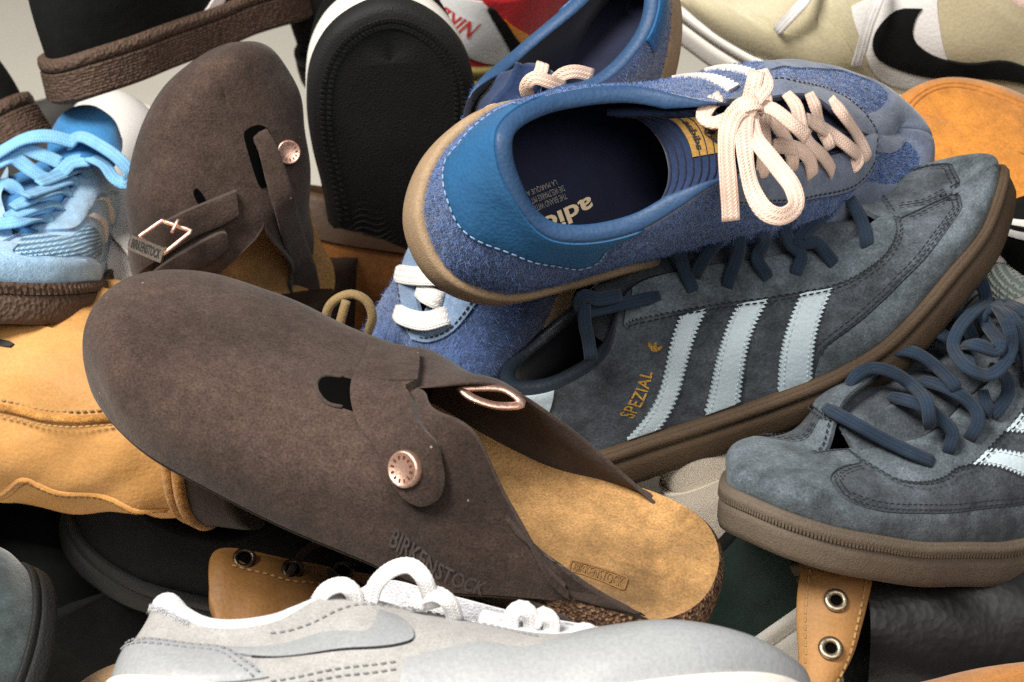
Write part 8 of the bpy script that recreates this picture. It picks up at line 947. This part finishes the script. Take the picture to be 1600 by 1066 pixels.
# ---------------------------------------------------------------- black shoe with its sole to the viewer
s = Shoe('BK', 'shoe', 'black shoe standing on its heel with its black sole facing out', 'shoe')
s.upper(M['black_suede']); s.insole(M['black_suede'])
s.sole(M['white_rubber'], [(-.012, 1.0), (.3, 1.05), (.9, 1.0), (1.1, .8), (1.15, .45), (1.0, .40)], bottom_mat=M['black_rubber'])
us = np.arange(0, s.N, .06); F, T, H, n = s.S.ends(us); th = s.d['thick'][0]; o = s.d['outset']; z = np.array([0, 0, 1.])
Fo = cr(s.S.F, (s.N-us) % s.N); C = F.copy(); C[:, 1:] = (F[:, 1:]+Fo[:, 1:])/2; C[:, 0] = (F[:, 0]+Fo[:, 0])/2; C[:, 0] = np.clip(C[:, 0], C[:, 0].min()+.03, C[:, 0].max()-.03)
rows = [F+n*o-z*th*.6, F+n*(o*1.25)-z*th*.62, F+n*(o*1.2)-z*th*.95, F+n*(o*.4)-z*th*1.05, F-n*.006-z*th*1.06]
for k in (.3, .6, 1.): rows.append((F-n*.006)*(1-k)+C*k-z*th*1.04)
mesh_obj('sole_tread', np.stack(rows, 1), gfaces(len(us), len(rows), True), M['black_rubber'], s.root)
V, F2 = [], []
for ring, ins, cnt in ((0, .003, 96), (1, .007, 92)):     # rows of small studs round the tread
    uu = np.linspace(-7, 7, cnt); Fp, T, H, n2 = s.S.ends(uu)
    for p, nn in zip(Fp, n2):
        t = np.cross(z, nn); c = p-nn*ins-z*th*1.065
        v, f = box_data(c, t*.0009, nn*.0012, z*.0005, len(V)); V += list(v); F2 += f
for kx in range(22):                                                    # wavy ribs across the middle
    x0 = .10*s.sc+kx*.0048
    yy = np.linspace(-.024, .024, 24); pts = np.stack([x0+.003*np.sin(yy*260)-yy*yy*9, yy, np.full(24, float(C[:, 2].mean())-th*1.05)], -1)
    v, f = tube_data(pts, np.tile(z, (24, 1)), .0008, .0004, 6); F2 += [tuple(i+len(V) for i in q) for q in f]; V += list(v)
mesh_obj('tread_pattern', V, F2, M['black_rubber'], s.root, False)
# ---------------------------------------------------------------- black trainers with brown gum soles
def gumshoe(key, label, stripes=None):
    s = Shoe(key, 'trainer', label, 'trainer', 'black trainers with brown gum soles')
    s.upper(M['black_suede']); s.inside(M['black_suede'], 4.9, s.N-4.9, .003, .004); s.insole(M['black_suede'])
    s.sole(M['gum_brown'], TRAINER_PROF); s.band(M['gum_brown'], .76, 1.0, .0012)
    for q in stripes or []: s.poly('stripe', q, M['off_white'], .002, .002)
    V, F = [], []
    us = np.arange(0, s.N, .035); rng = np.random.RandomState(4)
    for row in range(9):
        Fp, T, H, n = s.S.ends(us+rng.rand(len(us))*.02)
        for p, nn in zip(Fp, n):
            tv = s.d['thick'][1]; c = p+nn*(s.d['outset']*1.16)-np.array([0, 0, tv*(.33+row*.068+rng.normal()*.008)])
            t = np.cross([0, 0, 1.], nn); b = len(V); r = .0012
            V += [c+t*r, c+np.array([0, 0, r]), c-t*r, c-np.array([0, 0, r]), c+nn*.0010]
            F += [(b, b+1, b+4), (b+1, b+2, b+4), (b+2, b+3, b+4), (b+3, b, b+4)]
    mesh_obj('sole_stipple', V, F, M['gum_brown'], s.root)
    return s
gumshoe('BG', 'black trainer with thick brown gum sole and white stripes, behind the standing clog', SPEC['BG']['stripes'])
gumshoe('GS2', 'black trainer with brown gum sole cut off by the left edge')
# ---------------------------------------------------------------- simple trainers showing only in part
def trainer(key, label, up, sole, lining=None, name='trainer', cat='trainer', tongue=True, prof=None, bottom=None, group=None):
    s = Shoe(key, name, label, cat, group)
    s.upper(up, wr=.0006, seed=hash(key) % 97 if 0 else len(label))
    s.inside(lining or up, 8.0, s.N-8.0, .004, .004); s.inside(lining or up, 4.9, 8.0, .0008, .002, .5, 'facing_lining'); s.inside(lining or up, s.N-8.0, s.N-4.9, .0008, .002, .5, 'facing_lining')
    s.insole(lining or up); s.sole(sole, prof or TRAINER_PROF, bottom_mat=bottom)
    if tongue: s.tongue(lining or up, 4.7, 8.3, .02, lift=.008)
    return s
s3 = trainer('S3', 'dark green suede trainer in the bottom left corner', M['navy_green'], M['black_rubber'], M['navy_lining'])
for f in (1, -1):
    g = lambda q: q if f > 0 else [[24-p[0]]+list(p[1:]) for p in q]
    s3.bead(g([[9, .95], [9.4, .6], [9.6, .2], [9.6, .0]]), M['navy_green'], .0011, .0004); s3.bead(g([[12.0, .98], [12.0, .5], [12., .05]]), M['navy_green'], .0010, .0004)
pb = trainer('PB', 'cream knit running shoe with black lugged sole between clog heel and dusty trainer', M['cream_knit'], M['cream_knit'], None, prof=[(-.012, 1.0), (.9, 1.05), (1.6, .8), (1.7, .4), (1.2, .12), (.9, .1)], bottom=M['black_rubber'])
us = np.arange(0, pb.N, .34); Fp, T, H, n = pb.S.ends(us); z = np.array([0, 0, 1.])
for k, (p, nn) in enumerate(zip(Fp, n)):
    t = np.cross(z, nn)
    for row in range(4):
        c = p+nn*(.004-row*.0115)-z*.039+t*.002*(row % 2)
        v, f = box_data(c, t*.0022+nn*.001, nn*.0040, z*.0035); 
        mesh_obj('lug', v, f, M['black_rubber'], pb.root, False)
trainer('GR', 'deep green suede trainer with white sole beneath the dusty trainer', M['green_suede'], M['white_rubber'], M['black_suede'])
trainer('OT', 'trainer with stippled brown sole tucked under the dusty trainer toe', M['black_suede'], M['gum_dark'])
trainer('WS', 'white leather trainer behind the sky blue one', M['white_leather'], M['white_rubber'], M['off_white'])
trainer('DG', 'dark grey trainer at the back behind the sky blue one', M['charcoal'], M['charcoal'])
nk = trainer('NK', 'red and silver trainer with red lettering at the top edge', M['red_mesh'], M['olive_rubber'], M['red_mesh'])
bcx = trainer('BC', 'black fabric trainer at the top behind the black upturned sole', M['black_suede'], M['black_rubber'])
rm = trainer('RTM', 'pale green mesh trainer at the right edge behind the slate trainer', M['white_mesh'], M['white_rubber'], M['off_white'])
rb_ = trainer('RTB', 'black trainer with white stripes at the right edge', M['black_suede'], M['black_rubber'])
trainer('OR', 'orange tan suede shoe in the bottom right corner', M['tan_suede'], M['gum'], None, 'shoe', 'shoe', False)
trainer('TF', 'beige nubuck shoe behind the heel of the pale grey trainer', M['beige_cloth'], M['gum'], M['brown_dark'], 'shoe', 'shoe', False)
tb = trainer('TB', 'tan suede shoe with rounded toe below the black tick', M['tan_suede'], M['gum'], None, 'shoe', 'shoe', False)

for vv in (.50, .56):
    tb.bead([[u, vv+.12*math.sin((u-16)/14*math.pi)] for u in np.linspace(16, 30, 20)], M['tan_suede'], .0011, .0002)
X = SPEC['NK']
nk.poly('heel_cap', X['silver'], M['silver'], .002, .002); nk.poly('swoosh', X['swoosh'], M['black_suede'], .0034, .002); nk.poly('side_panel', X['orange'], M['orange'], .0024, .002)
nk.text('NIKE', X['text'], M['red_print'], .0026, 'red_lettering', bold=.01)
for q in SPEC['RTB']['stripes']: rb_.poly('stripe', q, M['white_leather'], .0016)
for q in ([[1, .2], [2.5, .9]], [[2.5, .15], [1, .85]], [[3, .1], [4.5, .8]], [[22.5, .1], [23.5, .9]]): rm.bead([q[0], [(q[0][0]+q[1][0])/2, (q[0][1]+q[1][1])/2], q[1]], M['off_white'], .0035, .0008, 'strap', flat=.4)
# ---------------------------------------------------------------- boots
w = Shoe('WB', 'boot', 'wheat coloured leather boot at the left edge below the sky blue trainer', 'boot'); X = SPEC['WB']
w.upper(M['wheat'], wr=.0026, seed=21); w.inside(M['brown_dark'], 4.9, w.N-4.9, .003, .004); w.insole(M['brown_dark'])
w.sole(M['boot_sole'], [(-.012, 1.0), (1.2, 1.02), (1.6, .9), (1.6, .2), (1.2, 0), (-.01, 0)], outset=.002)
w.poly('quarter', X['quarter'], M['wheat'], .0032, .003, edge=.0006, grid=.006)
w.bead(X['seam_a'], M['wheat_edge'], .0022, .0016, 'cut_edge'); w.stitch(X['seam_a'], M['brown_thread'], .0034, .0036, .0026, .0006, rows=(-.004, .004))
w.bead(X['seam_b'], M['wheat'], .0018, -.0003, 'seam'); w.bead(X['seam_b'], M['wheat_edge'], .0007, .0012, 'seam'); w.stitch(X['seam_b'], M['brown_thread'], .0003, .0034, .0024, .0005, rows=(.0034,))
w.poly('mark', X['mark'], M['black_edge'], .0036, .0015, edge=.0002)
us = np.arange(0, w.N, .08); F, T, H, n = w.S.ends(us)
for k, (o, zz, r) in enumerate(((.0015, .004, .0030), (.003, -.002, .0034))):
    V, Fc = tube_data(np.concatenate([F, F[:1]])+np.concatenate([n, n[:1]])*o+np.array([0, 0, zz]), np.array([[0, 0, 1.]]*(len(us)+1)), r, r, 10, False); mesh_obj('welt', V, Fc, M['wheat_edge'], w.root)
d = Shoe('DB', 'boot', 'rust brown suede boot behind the blue trainers with khaki laces', 'boot'); X = SPEC['DB']
d.upper(M['rust_suede'], wr=.001, seed=22); d.inside(M['brown_dark'], 4.9, d.N-4.9, .005, .004, mat_roll=M['brown_dark']); d.insole(M['brown_dark']); d.sole(M['boot_sole'])
d.poly('collar_band', [[-19+24, 1., 1], [5.2, .86], [7, .84], [9, .84], [12, .84], [15, .84], [17, .84], [18.8, .86], [19., 1., 1]]+[[u, 1.] for u in np.linspace(18.5, 5.5, 14)], M['brown_dark'], .003, .004, grid=.008)
for P, N in X['loops']: d.lace(ND(P), ND(N), M['cord_khaki'], .0024, .0024, 'lace', sq=1.)
b = Shoe('BB', 'boot', 'brown leather lace up boot with dark eyelets under the front clog', 'boot'); X = SPEC['BB']
b.upper(M['brown_leather'], wr=.0012, seed=23); b.inside(M['brown_dark'], 4.9, b.N-4.9, .0014, .004, mat_roll=M['brown_leather']); b.insole(M['brown_dark']); b.sole(M['boot_sole'])
for P, N in X['eyelets']: eyelet_ring(b, P[0], N[0], M['eyelet_dark'], .0046, .0014)
b.stitch(X['panel_seam'], M['brown_thread'], .0006, .0040, .0026, .0005)
for kx in ('lace', 'lace2'): b.lace(ND(X[kx][0]), ND(X[kx][1]), M['cord_brown'], .0019, .0019, 'lace', sq=1.)
# boot lying under the dusty trainer: black shaft, tan lacing strip
X = SPEC['RB']; L_, R_ = resample(X['left'], .004), resample(X['right'], .004); m = min(len(L_), len(R_)); L_, R_ = L_[:m], R_[:m]
root = bpy.data.objects.new('boot', None); COL.objects.link(root); o3 = (L_[m//2]+R_[m//2])/2; root.location = o3
root['label'] = 'black leather boot with tan eyelet strip under the dusty trainer'; root['category'] = 'boot'
cz = ND(X['cam']); nb = 15; ks = np.linspace(0, 1, nb)
G = np.stack([L_*(1-k)+R_*k+cz*.007*(4*k*(1-k)) for k in ks], 1)-o3
st = mesh_obj('lacing_strip', G, gfaces(m, nb), M['tan_strap'], root); md = st.modifiers.new('thickness', 'SOLIDIFY'); md.thickness = .004; md.offset = -1
md = st.modifiers.new('bevel', 'BEVEL'); md.width = .001; md.segments = 2
for side, kk in ((0, .12), (1, .88)):
    V, F = [], []
    col = (L_*(1-kk)+R_*kk+cz*(.007*(4*kk*(1-kk))+.0004))-o3; q = resample(col, .004)
    for a, c in zip(q[:-1], q[1:]):
        t = (c-a); v, f = box_data((a+c)/2, t*.33, np.cross(t, cz)/np.linalg.norm(t)*.0005, cz*.0005, len(V)); V += list(v); F += f
    mesh_obj('stitching', V, F, M['brown_thread'], st, False)
class _R: pass
rr = _R(); rr.root = root
for fr in (.28, .60):
    i = int(fr*m); e = G[i, nb//2]; tn = np.cross(G[i+1, nb//2]-G[i-1, nb//2], G[i, nb//2+1]-G[i, nb//2-1]); tn /= np.linalg.norm(tn)
    if tn@cz < 0: tn = -tn
    eyelet_ring(rr, e+tn*.0006, tn, M['eyelet_silver'], .0042, .0017)
A = resample(X['axis'], .006)-o3; a = np.linspace(0, 2*np.pi, 48, endpoint=False); up = np.array([0, math.sin(math.radians(28)), math.cos(math.radians(28))])
rng = np.random.RandomState(3); V = []
for i, p in enumerate(A):
    r = .044+.0012*np.sin(a*3+i*.35)+.0008*np.sin(i*.9+a*7)
    V.append(p+np.cos(a)[:, None]*cz*r[:, None]*.8+np.sin(a)[:, None]*up*r[:, None])
mesh_obj('shaft', np.array(V), gfaces(len(A), 48, False, True), M['black_leather'], root)

trainer('FB1', 'black leather boot lying in the shade below the wheat boot', M['black_suede'], M['black_rubber'], None, 'boot', 'boot', False)  # added so the bright floor stays hidden and the gap reads as shade
trainer('FB2', 'black suede shoe in the shade under the front clog', M['black_suede'], M['black_rubber'], None, 'shoe', 'shoe', False)  # put in to block the pale floor and keep this hollow black
trainer('FB3', 'black suede shoe glimpsed between the blue and slate trainers', M['black_suede'], M['black_rubber'], None, 'shoe', 'shoe', False)  # added dark stand-in covering a bright sliver of floor in the gap
